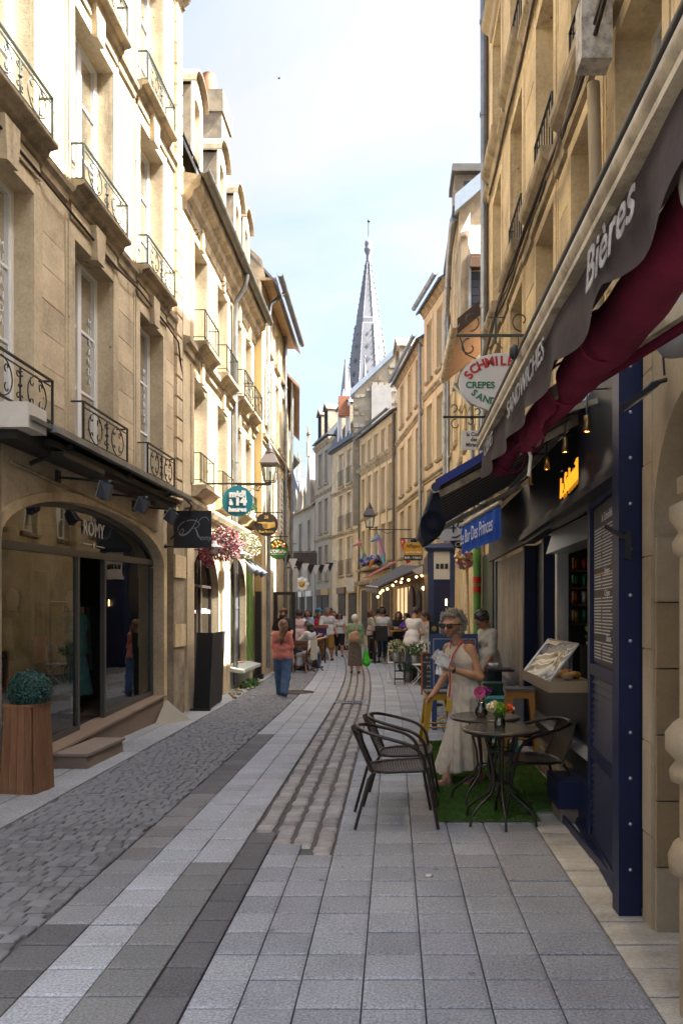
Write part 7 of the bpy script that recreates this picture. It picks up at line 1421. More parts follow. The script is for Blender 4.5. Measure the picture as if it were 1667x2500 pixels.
    for i in range(12): p = c+f*(.085+rr.uniform(-.01, .012))+rt*rr.uniform(-.07, .07)+u2*rr.uniform(.062, .088); add(hp_, p, p+V3(rr.uniform(-1, 1), rr.uniform(-1, 1), rr.uniform(-1, 0))*.018, .012, .007, 0, S1, .005)
    link('hair', sdf_mesh('hair', hp_,   .0058, [HAIRS['grey']], .01, bump=lambda x, y, z: .0035*np.sin(x*150+z*190+y*60)*np.sin(z*170+y*210)), P0)
    # spectacles
    gb = MB()
    for s in (-1, 1):
        c = hd+rt*s*.038+f*.100+u2*.004; k = [c+rt*x*s+u2*y for x, y in ((-.027, .016), (.028, .021), (.031, .002), (.020, -.019), (-.014, -.020), (-.027, -.006))]
        gb.tube([p[:] for p in k+k[:1]], .0046, 6); gb.poly([p[:] for p in k], 1); gb.tube([(c+rt*s*.030+u2*.012)[:], (hd+rt*s*.098+u2*.014-f*.02)[:]], .0042, 5)
    gb.tube([(hd-rt*.012+f*.105+u2*.010)[:], (hd+rt*.012+f*.105+u2*.010)[:]], .005, 6); gb.build('spectacles', [BLACKGLOSS, glass('smoky lens', (.10, .09, .09), base=.06)], P0)
    # sandals
    SAND = mat('pink beige leather', (.36, .20, .16), .6, var=.1)
    for A, dirn in ((V3(-.105, -.19, .085), V3(-.98, -.2, 0)), (V3(.22, -.02, .085), V3(-.75, -.65, 0))):
        d = dirn.normalized(); sd = d.cross(V3(0, 0, 1)); s_ = MB(); hl = A-d*.06; z0 = 0.012
        out = [hl+d*t_*.26+sd*w_ for t_, w_ in ((0, .022), (.15, .034), (.45, .034), (.75, .045), (.95, .034), (1.02, 0), (.95, -.034), (.75, -.042), (.45, -.032), (.15, -.034), (0, -.022))]
        s_.prism([(p.x, p.y, z0) for p in out], [(p.x, p.y, z0+.030) for p in out])
        for t_, w_, zz in ((.62, .046, .060), (.30, .038, .085), (.12, .034, .10)): s_.tube([(hl+d*t_*.26+sd*w_*math.cos(q)+V3(0, 0, z0-hl.z+.028+(zz-.03)*math.sin(q)))[:] for q in [pi*i/10 for i in range(11)]], .010, 6)
        s_.build('sandal', SAND, P0)
    # red lanyard and badge, watch, napkin
    t = thing('lanyard', 'red lanyard with a yellow badge round the grey-haired woman\'s neck', 'lanyard', o+V3(0, -.1, 1.1)); RB = mat('red ribbon', (.45, .015, .02), .7)
    mb = MB(Matrix.Translation(o)); L_ = [nk+bf*-.03+bx*-.075+V3(0, 0, .0), sh-bx*.065+bf*.065, ch-bx*.03+bf*.125+V3(0, 0, .05), ch+bx*.005+bf*.145-V3(0, 0, .06), wa+bx*.012+bf*.165, hip+bx*.02+bf*.178+V3(0, 0, .06), hip+bx*.025+bf*.190-V3(0, 0, .03)]
    for i in range(len(L_)-1):
        p, q = L_[i], L_[i+1]; e = bx*.009; mb.prism([p-e, p+e, p+e+bf*.003, p-e+bf*.003], [q-e, q+e, q+e+bf*.003, q-e+bf*.003])
    L2 = [nk+bx*.06, sh+bx*.055+bf*.06, ch+bx*.03+bf*.118, ch+bx*.02+bf*.125-V3(0, 0, .1)]
    for i in range(3): p, q = L2[i], L2[i+1]; e = bx*.006; mb.prism([p-e, p+e, p+e+bf*.002, p-e+bf*.002], [q-e, q+e, q+e+bf*.002, q-e+bf*.002])
    mb.build('ribbon', RB, t)
    c = L_[-1]-V3(0, 0, .075); mb = MB(Matrix.Translation(o)); e = (bx+V3(0, 0, .12)).normalized()*.035; v_ = V3(0, 0, .055)-bx*.012; mb.prism([c-e-v_, c+e-v_, c+e+v_, c-e+v_], [p+bf*.004 for p in (c-e-v_, c+e-v_, c+e+v_, c-e+v_)]); mb.build('badge', mat('yellow card', (.5, .33, .04), .6, var=.3, vs=60), t)
    mb = MB(Matrix.Translation(o)); c = Wl.lerp(El, .1); ax_ = (El-Wl).normalized(); e = ax_.orthogonal().normalized(); g = ax_.cross(e); mb.tube([(c+(e*math.cos(q)+g*math.sin(q))*.028)[:] for q in [2*pi*i/14 for i in range(15)]], .006, 6); mb.ball((c-V3(.0, .03, -.0))[:], .015, 8); tag(mb.build('wristwatch', BLACK), 'dark wristwatch on the grey-haired woman\'s bent arm', 'watch')
    mb = MB(Matrix.Translation(o)); rr = random.Random(2); base = Wl+V3(-.075, -.03, .055)
    for (dx, dy, dz, s1, s2, rot) in ((-.02, 0, .045, .15, .10, .55), (.0, -.02, .02, .13, .09, .35), (-.01, .02, .06, .14, .07, .75), (-.03, -.01, -.045, .06, .12, .2)):
        T = Matrix.Translation(base+V3(dx, dy, dz)) @ Matrix.Rotation(rot, 4, 'Y') @ Matrix.Rotation(rr.uniform(-.5, .5), 4, 'X'); n = 6
        g = [[(T @ V3(-s1/2+s1*i/n, .010*math.sin(i*1.9+j)+rr.uniform(-.004, .004), -s2/2+s2*j/n))[:] for j in range(n+1)] for i in range(n+1)]
        for i in range(n):
            for j in range(n): mb.add([g[i][j], g[i+1][j], g[i+1][j+1], g[i][j+1]], [(0, 1, 2, 3)], 0, True)
    tag(mb.build('paper_napkin', mat('white paper', (.66, .66, .66), .8)), 'crumpled white paper napkin held by the grey-haired woman', 'napkin')
woman()
# ================================================================ STREET FURNITURE, near
WICK = mat('dark brown wicker', (.042, .030, .022), .6, var=.25, vs=40, bump=.3, bs=160); BROWNM = mat('dark brown metal', (.028, .022, .019), .35, .3, var=.1)
def chair(label):
    """stacking bistro chair: tubular arms looping round the back, woven seat and back; faces +x from its own origin"""
    t = thing('bistro_chair', label, 'chair', (0, 0, 0), 'woven bistro chairs by the round tables'); W = .25
    b = MB(); ring = []
    for i in range(25):
        a = -pi*.5+pi*i/24; ring.append((-.28-.02*math.cos(a)*1.0+(.0), W*1.02*math.sin(a), .705))
    loop = [(.22, -W*1.05, .42), (.20, -W*1.1, .54), (.12, -W*1.12, .615), (-.02, -W*1.12, .655), (-.16, -W*1.02, .69), (-.25, -W*.72, .712), (-.29, 0, .722)]
    loop = loop+[(x, -y, z) for x, y, z in loop[-2::-1]]
    def smooth(p, k=2):
        for _ in range(k):
            q = [p[0]]
            for i in range(len(p)-1): A_, B_ = Vector(p[i]), Vector(p[i+1]); q += [A_.lerp(B_, .25)[:], A_.lerp(B_, .75)[:]]
            p = q+[p[-1]]
        return p
    b.tube(smooth(loop), .0135, 8); b.build('arm_rail', BROWNM, t)
    for s in (-1, 1):
        b = MB(); b.tube([(.22, s*W*1.05, .43), (.235, s*W*1.05, .40), (.31, s*W*1.12, 0)], .0125, 8); b.build('leg', BROWNM, t)
        b = MB(); b.tube([(-.17, s*W*.9, .40), (-.20, s*W*.95, .36), (-.30, s*W*1.02, 0)], .0125, 8); b.build('leg', BROWNM, t)
        b = MB(); b.tube([(-.17, s*W*.82, .41), (-.235, s*W*.86, .56), (-.275, s*W*.80, .705)], .011, 8); b.build('back_post', BROWNM, t)
    b = MB(); b.tube(smooth([(.22, -W, .425), (.245, -W*.8, .43), (.25, 0, .43), (.245, W*.8, .43), (.22, W, .425), (-.16, W*.85, .405), (-.20, 0, .40), (-.16, -W*.85, .405), (.22, -W, .425)], 1), .013, 8)
    b.tube([(.20, -W*.95, .26), (.20, W*.95, .26)], .008, 6) if False else None; b.build('seat_ring', BROWNM, t)
    # woven strips
    def patch(n, m, f, name):
        q = MB()
        for i in range(n):
            for d in (0, 1):
                pts = [f((i+.5)/n, j/m) if d == 0 else f(j/m, (i+.5)/n) for j in range(m+1)]
                V = []
                for j, p in enumerate(pts):
                    nn = f.n((i+.5)/n if d == 0 else j/m); off = .0035*(1 if (i+j+d) % 2 else -1); p = Vector(p)+Vector(nn)*off; e = Vector(f.e[d])*(.43*f.sz[d]/n); V += [(p-e)[:], (p+e)[:]]
                q.add(V, [(2*j, 2*j+1, 2*j+3, 2*j+2) for j in range(m)], 0, True)
        q.build(name, WICK, t, kind='stuff')
    class S_:
        e = ((0, 1, 0), (1, 0, 0)); sz = (W*1.8, .40)
        def n(self, a): return (0, 0, 1)
        def __call__(self, a, b_): y = (a-.5)*2; return (-.18+.42*b_, y*W*(.88+.10*b_), .405+.022*b_-.03*(1-y*y)*math.sin(pi*b_))
    patch(20, 20, S_(), 'woven_seat')
    class B_:
        e = ((0, 1, 0), (-.25, 0, 1)); sz = (W*1.6, .30)
        def n(self, a): return (1, 0, 0)
        def __call__(self, a, b_): y = (a-.5)*2; return (-.18-.10*b_-.05*(1-y*y)*(.4+b_*.6), y*W*(.82+.02*b_), .405+.30*b_+.012*(1-y*y))
    patch(17, 17, B_(), 'woven_back'); return t
c0 = chair('dark woven bistro chair nearest the camera on the left of the round tables')
M_ = lambda x, y, a: Matrix.Translation((x, y, .008)) @ Matrix.Rotation(math.radians(a), 4, 'Z')
copy_tree(c0, M_(.07, 6.62, -4), 'dark woven bistro chair tucked behind the nearest chair'); copy_tree(c0, M_(1.13, 6.30, 187), 'dark woven bistro chair against the blue shopfront, right of the round tables')
c0.matrix_basis = M_(.005, 5.98, 3)
TOPM = mat('dark glass table top', (.055, .055, .055), .22, var=.15, vs=30)
def table(label):
    t = thing('round_table', label, 'table', (0, 0, 0), 'round bistro tables on the green mat'); b = MB(); b.lathe([(.001, .685), (.28, .685), (.287, .69), (.287, .712), (.282, .716), (.001, .716)], n=40, sm=False); b.build('table_top', TOPM, t)
    b = MB(); b.tube([(.288*math.cos(q), .288*math.sin(q), .70) for q in [2*pi*i/36 for i in range(37)]], .010, 6); b.build('rim', BROWNM, t)
    for i in range(6):
        a = pi/6+i*pi/3; c, s = math.cos(a), math.sin(a); b = MB(); b.tube([(.14*c, .14*s, .69), (.105*c, .105*s, .55), (.07*c, .07*s, .42), (.06*c, .06*s, .30), (.09*c, .09*s, .22), (.20*c, .20*s, .14), (.27*c, .27*s, .08), (.285*c, .285*s, .0)], .0105, 7); b.build('leg', BROWNM, t)
    for z, r in ((.55, .105), (.30, .062)): b = MB(); b.tube([(r*math.cos(q), r*math.sin(q), z) for q in [2*pi*i/20 for i in range(21)]], .007, 5); b.build('leg_ring', BROWNM, t)
    return t
t0_ = table('round dark bistro table nearest the camera with a clear glass vase on it'); copy_tree(t0_, M_(.775, 6.60, 20), 'round dark bistro table behind the nearest one with a brown vase on it'); t0_.matrix_basis = M_(.815, 5.92, 0)
VG = glass('vase glass', (.82, .82, .78), base=.06); BV = glass('brown vase glass', (.42, .30, .17), base=.06)
t = thing('flower_vase', 'clear glass vase with white, green and orange flowers', 'vase', (.80, 5.86, .722)); b = MB(); b.lathe([(.034, 0), (.04, .01), (.044, .04), (.036, .075), (.032, .10), (.03, .1), (.033, .07), (.04, .04), (.034, .012), (.001, .01)], (.80, 5.86, .724), 16); b.build('vase', VG, t)
b = MB(); 
for i in range(9): a = i*.7; b.tube([(.80+.012*math.cos(a*2), 5.86+.012*math.sin(a*2), .74), (.80+.05*math.cos(a), 5.86+.05*math.sin(a), .87)], .003, 4)
b.build('stem', LEAFS, t)
def bloom(c, r, m, nm, t, n=60, sq=(1, 1, .8)): q = MB(); petals(q, c, r, n, 1, r*.8, sq, seed=int(c[0]*999)); return q.build(nm, m, t)
CRM = mat('cream petals', (.62, .56, .36), .7, var=.15, vs=60); ORG = mat('orange petals', (.62, .10, .02), .7, var=.2, vs=60); LIME = mat('lime petals', (.16, .30, .02), .7, var=.25, vs=60); PNK = mat('magenta petals', (.50, .06, .24), .7, var=.25, vs=60); MAUVE = mat('mauve petals', (.22, .03, .18), .7, var=.3, vs=60)
bloom((.735, 5.84, .885), .04, CRM, 'blossom', t); bloom((.76, 5.90, .905), .034, CRM, 'blossom', t); bloom((.80, 5.83, .885), .045, LIME, 'blossom', t, 90); bloom((.785, 5.84, .84), .035, LEAFS, 'foliage', t); bloom((.865, 5.84, .885), .034, ORG, 'blossom', t); bloom((.88, 5.88, .87), .028, CRM, 'blossom', t)
t = thing('flower_vase', 'brown glass bud vase with pink gerberas', 'vase', (.735, 6.52, .722)); b = MB(); b.lathe([(.03, 0), (.05, .02), (.054, .05), (.042, .08), (.026, .10), (.034, .125), (.031, .125), (.022, .1), (.001, .09)], (.735, 6.52, .724), 16); b.build('vase', BV, t)
b = MB()
for i in range(6): a = i*1.05; b.tube([(.735, 6.52, .76), (.735+.05*math.cos(a), 6.52+.03*math.sin(a), .92)], .003, 4)
b.build('stem', LEAFS, t)
def gerbera(c, r, m, t):
    q = MB(); rr = random.Random(3)
    for k in range(2):
        for i in range(14):
            a = 2*pi*(i+.5*k)/14; d = V3(math.cos(a), -.35-.1*k, math.sin(a)); e = V3(-math.sin(a), 0, math.cos(a))*r*.2; C0 = V3(*c); p = C0+d*r*(.95-.25*k); q.add([(C0-e*.4)[:], (C0+e*.4)[:], (p+e)[:], (p-e)[:]], [(0, 1, 2, 3)])
    q.build('blossom', m, t); q = MB(); q.ball((c[0], c[1]-.012, c[2]), r*.28, 8); q.build('blossom_centre', BROWNC, t)
gerbera((.715, 6.48, .935), .052, PNK, t); bloom((.79, 6.5, .945), .035, MAUVE, 'blossom', t); bloom((.765, 6.53, .955), .03, PNK, 'blossom', t)
# tall metal stools
def stool(name, label, x, y, col, seatm, h=.66, a=0, w=.15, wb=.2, group=None):
    t = thing(name, label, 'stool', (0, 0, 0), group); b = MB(); b.prism([(s*w, r*w, h-.03) for s, r in ((-1, -1), (1, -1), (1, 1), (-1, 1))], [(s*w, r*w, h) for s, r in ((-1, -1), (1, -1), (1, 1), (-1, 1))]); b.build('seat', seatm, t)
    b = MB(); b.prism([(s*(w-.005), r*(w-.005), h-.10) for s, r in ((-1, -1), (1, -1), (1, 1), (-1, 1))], [(s*(w-.008), r*(w-.008), h-.031) for s, r in ((-1, -1), (1, -1), (1, 1), (-1, 1))]); b.build('seat_apron', col, t)
    for s, r in ((-1, -1), (1, -1), (1, 1), (-1, 1)):
        b = MB(); A = V3(s*(w-.02), r*(w-.02), h-.1); B = V3(s*wb, r*wb, 0); ca, cb = .028, .018
        b.prism([(A+V3(-s*p*2*ca, -r*q*2*ca, 0))[:] for p, q in ((-.4, -.4), (1, -.4), (1, 0), (0, 0), (0, 1), (-.4, 1))], [(B+V3(-s*p*2*cb, -r*q*2*cb, 0))[:] for p, q in ((-.4, -.4), (1, -.4), (1, 0), (0, 0), (0, 1), (-.4, 1))]); b.build('leg', col, t)
    z = h*.36; k = wb+(w-.02-wb)*z/(h-.1)
    for P_, Q in (((-k, -k), (k, -k)), ((k, -k), (k, k)), ((k, k), (-k, k)), ((-k, k), (-k, -k))): b = MB(); b.tube([(P_[0], P_[1], z), (Q[0], Q[1], z)], .011, 6); b.build('foot_rail', col, t)
    t.matrix_basis = M_(x, y, a); return t
SEATG = mat('grey stool seat', (.12, .11, .10), .6, var=.2); YEL = mat('yellow enamel', (.52, .29, .008), .4, var=.08); ORB = mat('orange brown enamel', (.36, .16, .02), .4, var=.15); TEAL = mat('teal enamel', (.01, .26, .34), .4, var=.1); DKG = mat('dark green enamel', (.012, .055, .035), .4, var=.1)
stool('metal_stool', 'bright yellow metal stool with a grey seat beside the woman in linen', .54, 9.35, YEL, SEATG, .655, 4, .16, .21, 'metal stools of the snack bar'); stool('metal_stool', 'orange-brown wooden-topped stool by the hatch', 1.33, 8.2, ORB, SEATG, .80, -6, .155, .205, 'metal stools of the snack bar')
stool('metal_stool', 'teal metal stool half hidden behind the round tables', 1.12, 8.55, TEAL, TEAL, .66, 10, .15, .2, 'metal stools of the snack bar'); stool('metal_stool', 'dark green metal stool behind the teal one', 1.2, 9.7, DKG, DKG, .72, 0, .15, .2, 'metal stools of the snack bar')
t = thing('high_table', 'small dark high table in front of the young man in the sports shirt', 'table', (1.40, 10.3, 0)); b = MB(); b.box(1.22, 1.56, 10.05, 10.5, .83, .86); b.build('table_top', BLACK, t); b = MB(); b.tube([(1.4, 10.28, .83), (1.4, 10.28, .02)], .03, 8); b.build('pillar', BLACK, t); b = MB(); b.box(1.25, 1.55, 10.1, 10.45, 0, .02); b.build('base', BLACK, t)
b = MB(); rr = random.Random(9)
for i in range(6): b.ball((1.30+rr.uniform(-.04, .1), 10.2+rr.uniform(-.06, .06), .89+rr.uniform(0, .04)), rr.uniform(.02, .04), 6, 0, (1.3, 1, .7))
tag(b.build('paper_wrappers', WHITE), 'crumpled white food wrappers on the high table', 'wrappers')
# blue menu board, chalkboard, small black menu
BLUEB = mat('blue menu board', (.018, .05, .14), .5, var=.08); PALEPRINT = mat('pale menu print', (.55, .56, .58), .7, var=.03, fine=.02)
t = thing('menu_board', 'large blue menu board with round pictures behind the woman in linen', 'menu board', (.84, 10.6, 0)); x0, x1, z0, z1, y = .51, 1.17, .42, 1.315, 10.6
T = Matrix.Translation((.84, 10.6, 0)) @ Matrix.Rotation(math.radians(-8), 4, 'X')
b = MB(T); b.box(-.33, .33, 0, .03, z0, z1); b.build('panel', BLUEB, t); b = MB(T)
for a in ((-.29, .29, z1-.075, z1-.068), (-.29, -.283, z0+.05, z1-.075), (.283, .29, z0+.05, z1-.075)): b.box(a[0], a[1], -.004, -.001, a[2], a[3])
b.build('printed_border', PALEPRINT, t)
for s in (-.28, .28): b = MB(T); b.box(s-.035, s+.035, .0, .05, .0, z0); b.build('leg', BLUEB, t)
b = MB(T); b.bar((-.26, .02, .12), (.26, .02, .38), .05, .02); b.build('cross_brace', YEL, t)
FOOD = [mat('food '+str(i), c, .6, var=.5, vs=60) for i, c in enumerate(((.4, .5, .45), (.45, .42, .38), (.5, .38, .3), (.5, .2, .16)))]
for i in range(4):
    c = MB(T @ Matrix.Translation((-.17, -.006, z1-.285-.135*i)) @ Matrix.Rotation(pi/2, 4, 'X')); c.lathe([(.001, 0), (.052, 0), (.052, .004), (.001, .004)], n=20); c.build('picture_disc', PALEPRINT, t); c = MB(T @ Matrix.Translation((-.17, -.011, z1-.285-.135*i)) @ Matrix.Rotation(pi/2, 4, 'X')); c.lathe([(.001, 0), (.034, 0), (.034, .003), (.001, .003)], n=16); c.build('food_picture', FOOD[i], t)
    text(('Tacos', 'Burgers', 'Paninis', 'Desserts')[i], .07, T @ Matrix.Translation((.06, -.004, z1-.285-.135*i)) @ FC, PALEPRINT, t, extrude=.0008, bold=.001)
text('le Schmilblic', .075, T @ Matrix.Translation((.12, -.004, z1-.11)) @ FC, mat('salmon print', (.5, .2, .12), .7), t, extrude=.0008, shear=.3); text('BOISSONS', .05, T @ Matrix.Translation((.1, -.004, z0+.10)) @ FC, PALEPRINT, t, extrude=.0008, bold=.002)
b = MB(T); b.box(-.08, .26, -.004, -.001, z1-.19, z1-.165); b.build('printed_band', PALEPRINT, t)
ORW = mat('orange brown frame', (.30, .085, .035), .6, var=.15); CHB = mat('chalkboard', (.030, .035, .038), .8, var=.25, vs=8)
t = thing('chalkboard', 'orange-framed chalkboard with handwriting beside the white flower chair', 'chalkboard', (.69, 15.1, 0)); T = Matrix.Translation((.69, 15.1, 0)) @ Matrix.Rotation(math.radians(-7), 4, 'X')
b = MB(T); b.box(-.13, .20, .004, .02, .10, .80); b.build('board', CHB, t)
for a in ((-.155, -.12, .0, .83), (.19, .225, 0, .83)): b = MB(T); b.box(a[0], a[1], -.01, .025, a[2], a[3]); b.build('frame_post', ORW, t)
for z in (.08, .80): b = MB(T); b.box(-.119, .189, -.01, .025, z, z+.035); b.build('frame_rail', ORW, t)
for i, (l, s_) in enumerate((('le Bar', .08), ('vous propose', .055), ('Plat', .10), ('coupe', .06), ('10€ le', .07), ('verre', .06), ('pour 2', .06))): text(l, s_, T @ Matrix.Translation((.03, .002, .73-.093*i)) @ FC, CHALK, t, extrude=.0006, shear=.2)
t = thing('small_menu', 'small black menu stand with a round gold emblem', 'menu stand', (.74, 13.4, 0)); b = MB(); b.box(.60, .80, 13.4, 13.42, 1.1, 1.44); b.build('panel', BLACK, t); b = MB(); b.box(.79, .805, 13.37, 13.41, .9, 1.45); b.box(.595, .61, 13.37, 13.41, .9, 1.45); b.build('edge_strip', OFFWHITE, t, kind='stuff')
b = MB(Matrix.Translation((.70, 13.397, 1.32)) @ Matrix.Rotation(pi/2, 4, 'X')); b.lathe([(.03, 0), (.046, 0), (.046, .003), (.03, .003)], n=20); b.build('gold_emblem', mat('gold print', (.35, .25, .07), .5), t); b = MB(); b.box(.64, .76, 13.394, 13.399, 1.20, 1.212); b.build('gold_rule', MATS['gold print'], t); b = MB(); b.tube([(.7, 13.43, 1.1), (.7, 13.43, .02)], .015, 6); b.lathe([(.15, 0), (.15, .02), (.02, .03)], (.7, 13.43, 0), 14); b.build('stand', BLACK, t)
# ================================================================ left: planter, topiary, black banner stand
t = thing('planter', 'tall tapered brown wooden planter by the shop window', 'planter', (-3.22, 6.95, 0)); hh = .76
def corner(k, z): w_ = .150-.026*z/hh; return k[0]*w_, k[1]*w_
PM = Matrix.Translation((-3.275, 6.98, .006)) @ Matrix.Rotation(math.radians(-8), 4, 'Z')
for sd in range(4):
    for i in range(4):
        a = pi/2*sd; RM = PM @ Matrix.Rotation(a, 4, 'Z'); b = MB(RM); u0, u1 = -1+.5*i+.012, -1+.5*(i+1)-.012; d = R.uniform(-.003, .003)
        q = lambda u, z, off: (u*(.150-.026*z/hh), -(.150-.026*z/hh)+off+d, z)
        b.prism([q(u0, 0, -.02), q(u1, 0, -.02), q(u1, hh, -.02), q(u0, hh, -.02)], [q(u0, 0, 0), q(u1, 0, 0), q(u1, hh, 0), q(u0, hh, 0)]); b.build('plank', WOOD, t)
for sd in range(4): b = MB(PM @ Matrix.Rotation(pi/2*sd, 4, 'Z')); b.box(-.146, .108, -.148, -.108, hh, hh+.022); b.build('rim_board', WOOD, t)
b = MB(PM); b.box(-.115, .115, -.115, .115, .6, hh-.03); b.build('soil', BLACK, t)
BOX = mat('dark teal box leaves', (.016, .075, .06), .55, var=.4, vs=50, rnd=0)
t = thing('topiary_ball', 'clipped dark green topiary ball in the wooden planter', 'topiary', (-3.255, 6.98, .9)); q = MB(); rr = random.Random(6); C0 = V3(-3.255, 6.98, .90)
q.ball(C0[:], .15, 16); q.build('inner_crown', mat('dark twigs', (.008, .02, .016), .8), t); q = MB()
for i in range(5200):
    d = V3(rr.gauss(0, 1), rr.gauss(0, 1), rr.gauss(0, 1)).normalized(); p = C0+d*rr.uniform(.15, .192); nrm = (d+V3(rr.uniform(-1, 1), rr.uniform(-1, 1), rr.uniform(-1, 1))*.9).normalized(); e = nrm.orthogonal().normalized(); e.rotate(Matrix.Rotation(rr.uniform(0, 6.28), 3, nrm)); g = nrm.cross(e); s = rr.uniform(.006, .012)
    q.add([(p-e*s)[:], (p-g*s*.6)[:], (p+e*s)[:], (p+g*s*.6)[:]], [(0, 1, 2, 3)])
q.build('leaves', BOX, t, kind='stuff')
t = thing('banner_stand', 'tall black two-sided banner stand on the left pavement', 'banner stand', (-3.0, 12.8, 0))
for nm, pts in (('front_panel', [(-3.26, 12.70), (-2.98, 12.62)]), ('side_panel', [(-2.975, 12.63), (-3.06, 13.9)])):
    (xa, ya_), (xb, yb_) = pts; b = MB(); dx = .06; b.prism([(xa+(.0 if nm == 'front_panel' else 0), ya_, .03), (xb, yb_, .03), (xb+dx, yb_, 1.27), (xa+dx, ya_, 1.27)], [(xa, ya_+.015, .03), (xb, yb_+.015, .03), (xb+dx, yb_+.015, 1.27), (xa+dx, ya_+.015, 1.27)]); b.build(nm, mat('black banner cloth', (.010, .011, .015), .7, var=.2), t)
b = MB(); b.bar((-3.42, 12.66, .02), (-2.96, 12.60, .02), .05, .03); b.build('foot', BLACK, t); b = MB(); b.tube([(-2.975, 12.62, .03), (-2.915, 12.62, 1.27)], .009, 6); b.build('pole', GREYMETAL, t)
# ---- signs and lamps on the left
t = thing('hanging_sign', 'square black hanging sign with a flourished silver script R', 'sign', (-3.0, 11.7, 2.85)); yy = 11.7; X0, X1, Z0, Z1 = -3.30, -2.735, 2.567, 3.13
poly_sign(t, [(X0, Z0), (X1, Z0), (X1, Z1), (X0, Z1)], yy, .03, mat('black sign enamel', (.016, .017, .021), .45, var=.06))
SIL = mat('silver sign print', (.25, .29, .34), .5, var=.05); SW = []
def stroke(pts, w0=.006, w1=.006, name='lettering'):
    b = MB(); n = len(pts)
    for i in range(n-1):
        a, c = Vector(pts[i]), Vector(pts[i+1]); d = (c-a).normalized(); e = Vector((-d.y, d.x)); wa_, wb_ = [w0+(w1-w0)*math.sin(pi*k/(n-1)) for k in (i, i+1)]
        A_ = [(a-e*wa_), (a+e*wa_), (c+e*wb_), (c-e*wb_)]; b.poly([(p.x, yy-.003, p.y) for p in A_])
    SW.append(b)
def bez(*P_, n=18):
    out = []
    for i in range(n+1):
        s = i/n; p = [Vector(q) for q in P_]
        while len(p) > 1: p = [p[j].lerp(p[j+1], s) for j in range(len(p)-1)]
        out.append(p[0])
    return out
stroke(bez((-2.94, 3.015), (-2.98, 2.93), (-3.05, 2.78), (-3.12, 2.70), (-3.26, 2.66), (-3.30, 2.80), (-3.22, 2.92), (-3.12, 2.92), (-3.10, 2.80), (-3.20, 2.76)), .003, .013); stroke(bez((-3.18, 2.78), (-3.32, 2.80), (-3.24, 3.04), (-2.98, 3.05), (-2.84, 3.00), (-2.86, 2.86), (-3.02, 2.86)), .003, .007)
stroke(bez((-2.99, 2.87), (-2.93, 2.85), (-2.96, 2.72), (-2.89, 2.70), (-2.87, 2.73)), .006, .012); stroke(bez((-2.93, 2.95), (-2.88, 3.06), (-2.78, 3.05), (-2.77, 2.97)), .003, .005)
mb = MB(); [mb.add(q.v, q.f) for q in SW]; mb.build('lettering', SIL, t); text('omy', .115, face('c', (-2.82, yy-.004, 2.72)), SIL, t, shear=.35, sx=.85)
for z in (3.11, 2.59): b = MB(); b.bar((-3.42, yy+.015, z), (-3.28, yy+.015, z), .02); b.ball((-3.42, yy+.015, z), .03, 8); b.build('iron_bracket', BLACK, t)
def disc_sign(label, c, r, y, mats_, name='sign_panel'): t = thing('hanging_sign', label, 'sign', (c[0], y, c[1])); poly_sign(t, circ(c, r, 36)[:-1], y, .03, mats_); return t
TEALS = mat('teal sign enamel', (.01, .16, .20), .45, var=.06); cx, cz, yy = -2.78, 3.585, 13.9
t = disc_sign('round teal hanging sign with white bold lettering', (cx, cz), .275, yy, TEALS)
text('midi', .155, face('c', (cx, yy-.004, cz+.125)), LETW, t, bold=.010, sx=1.1); text('à', .14, face('c', (cx-.115, yy-.004, cz-.02)), LETW, t, bold=.008); text('14', .21, face('c', (cx+.055, yy-.004, cz)), LETW, t, bold=.014, sx=1.0); text('heures', .105, face('c', (cx, yy-.004, cz-.15)), LETW, t, bold=.007, sx=1.1)
b = MB(); b.bar((-3.34, yy+.015, 3.9), (-2.2, yy+.015, 3.9), .03); b.bar((cx, yy+.015, 3.9), (cx, yy+.015, 3.85), .02); b.tube([(-2.62, yy+.015, 3.72), (-2.55, yy+.015, 3.78), (-2.42, yy+.015, 3.88)], .008, 5); b.tube([(x, yy+.015, z) for x, z in spiral((-2.40, 3.80), .06, .02, 1.57, 5.5)], .008, 5); b.build('iron_bracket', BLACK, t)
cx, cz, yy = -2.885, 3.60, 17.7; t = disc_sign('round black hanging sign with a gold pointing hand and the number 26', (cx, cz), .265, yy, mat('black sign enamel 2', (.018, .013, .010), .45)); GOLD = mat('gold sign paint', (.48, .30, .07), .5)
text('26', .10, face('c', (cx, yy-.004, cz+.165)), GOLD, t, bold=.003); text('Rue Froide', .075, face('c', (cx, yy-.004, cz-.165)), GOLD, t, bold=.002)
def hpoly(pts): b = MB(); b.poly([(cx+x, yy-.004, cz+z) for x, z in pts]); return b
b = hpoly([(-.21, .035), (-.20, .05), (-.06, .055), (.02, .05), (.10, .045), (.19, .06), (.205, .02), (.20, -.06), (.12, -.075), (.06, -.095), (-.02, -.10), (-.07, -.085), (-.05, -.07), (-.09, -.06), (-.07, -.04), (-.10, -.03), (-.07, -.01), (-.10, .01), (-.12, .02)]); b.build('painted_hand', GOLD, t)
b = MB()
for z, x0, x1 in ((.0, -.07, .03), (-.035, -.065, .03), (-.065, -.05, .04)): b.bar((cx+x0, yy-.006, cz+z), (cx+x1, yy-.006, cz+z+.012), .006)
b.build('hand_lines', BLACK, t, kind='stuff')
b = MB(); b.bar((-3.2, yy+.015, 3.87+.0), (-2.52, yy+.015, 3.87), .022); b.build('iron_bracket', BLACK, t)
cx, cz, yy = -2.96, 3.225, 20.0; t = disc_sign('round green hanging sign with painted vegetables on black', (cx, cz), .265, yy, mat('sign green', (.035, .14, .025), .5))
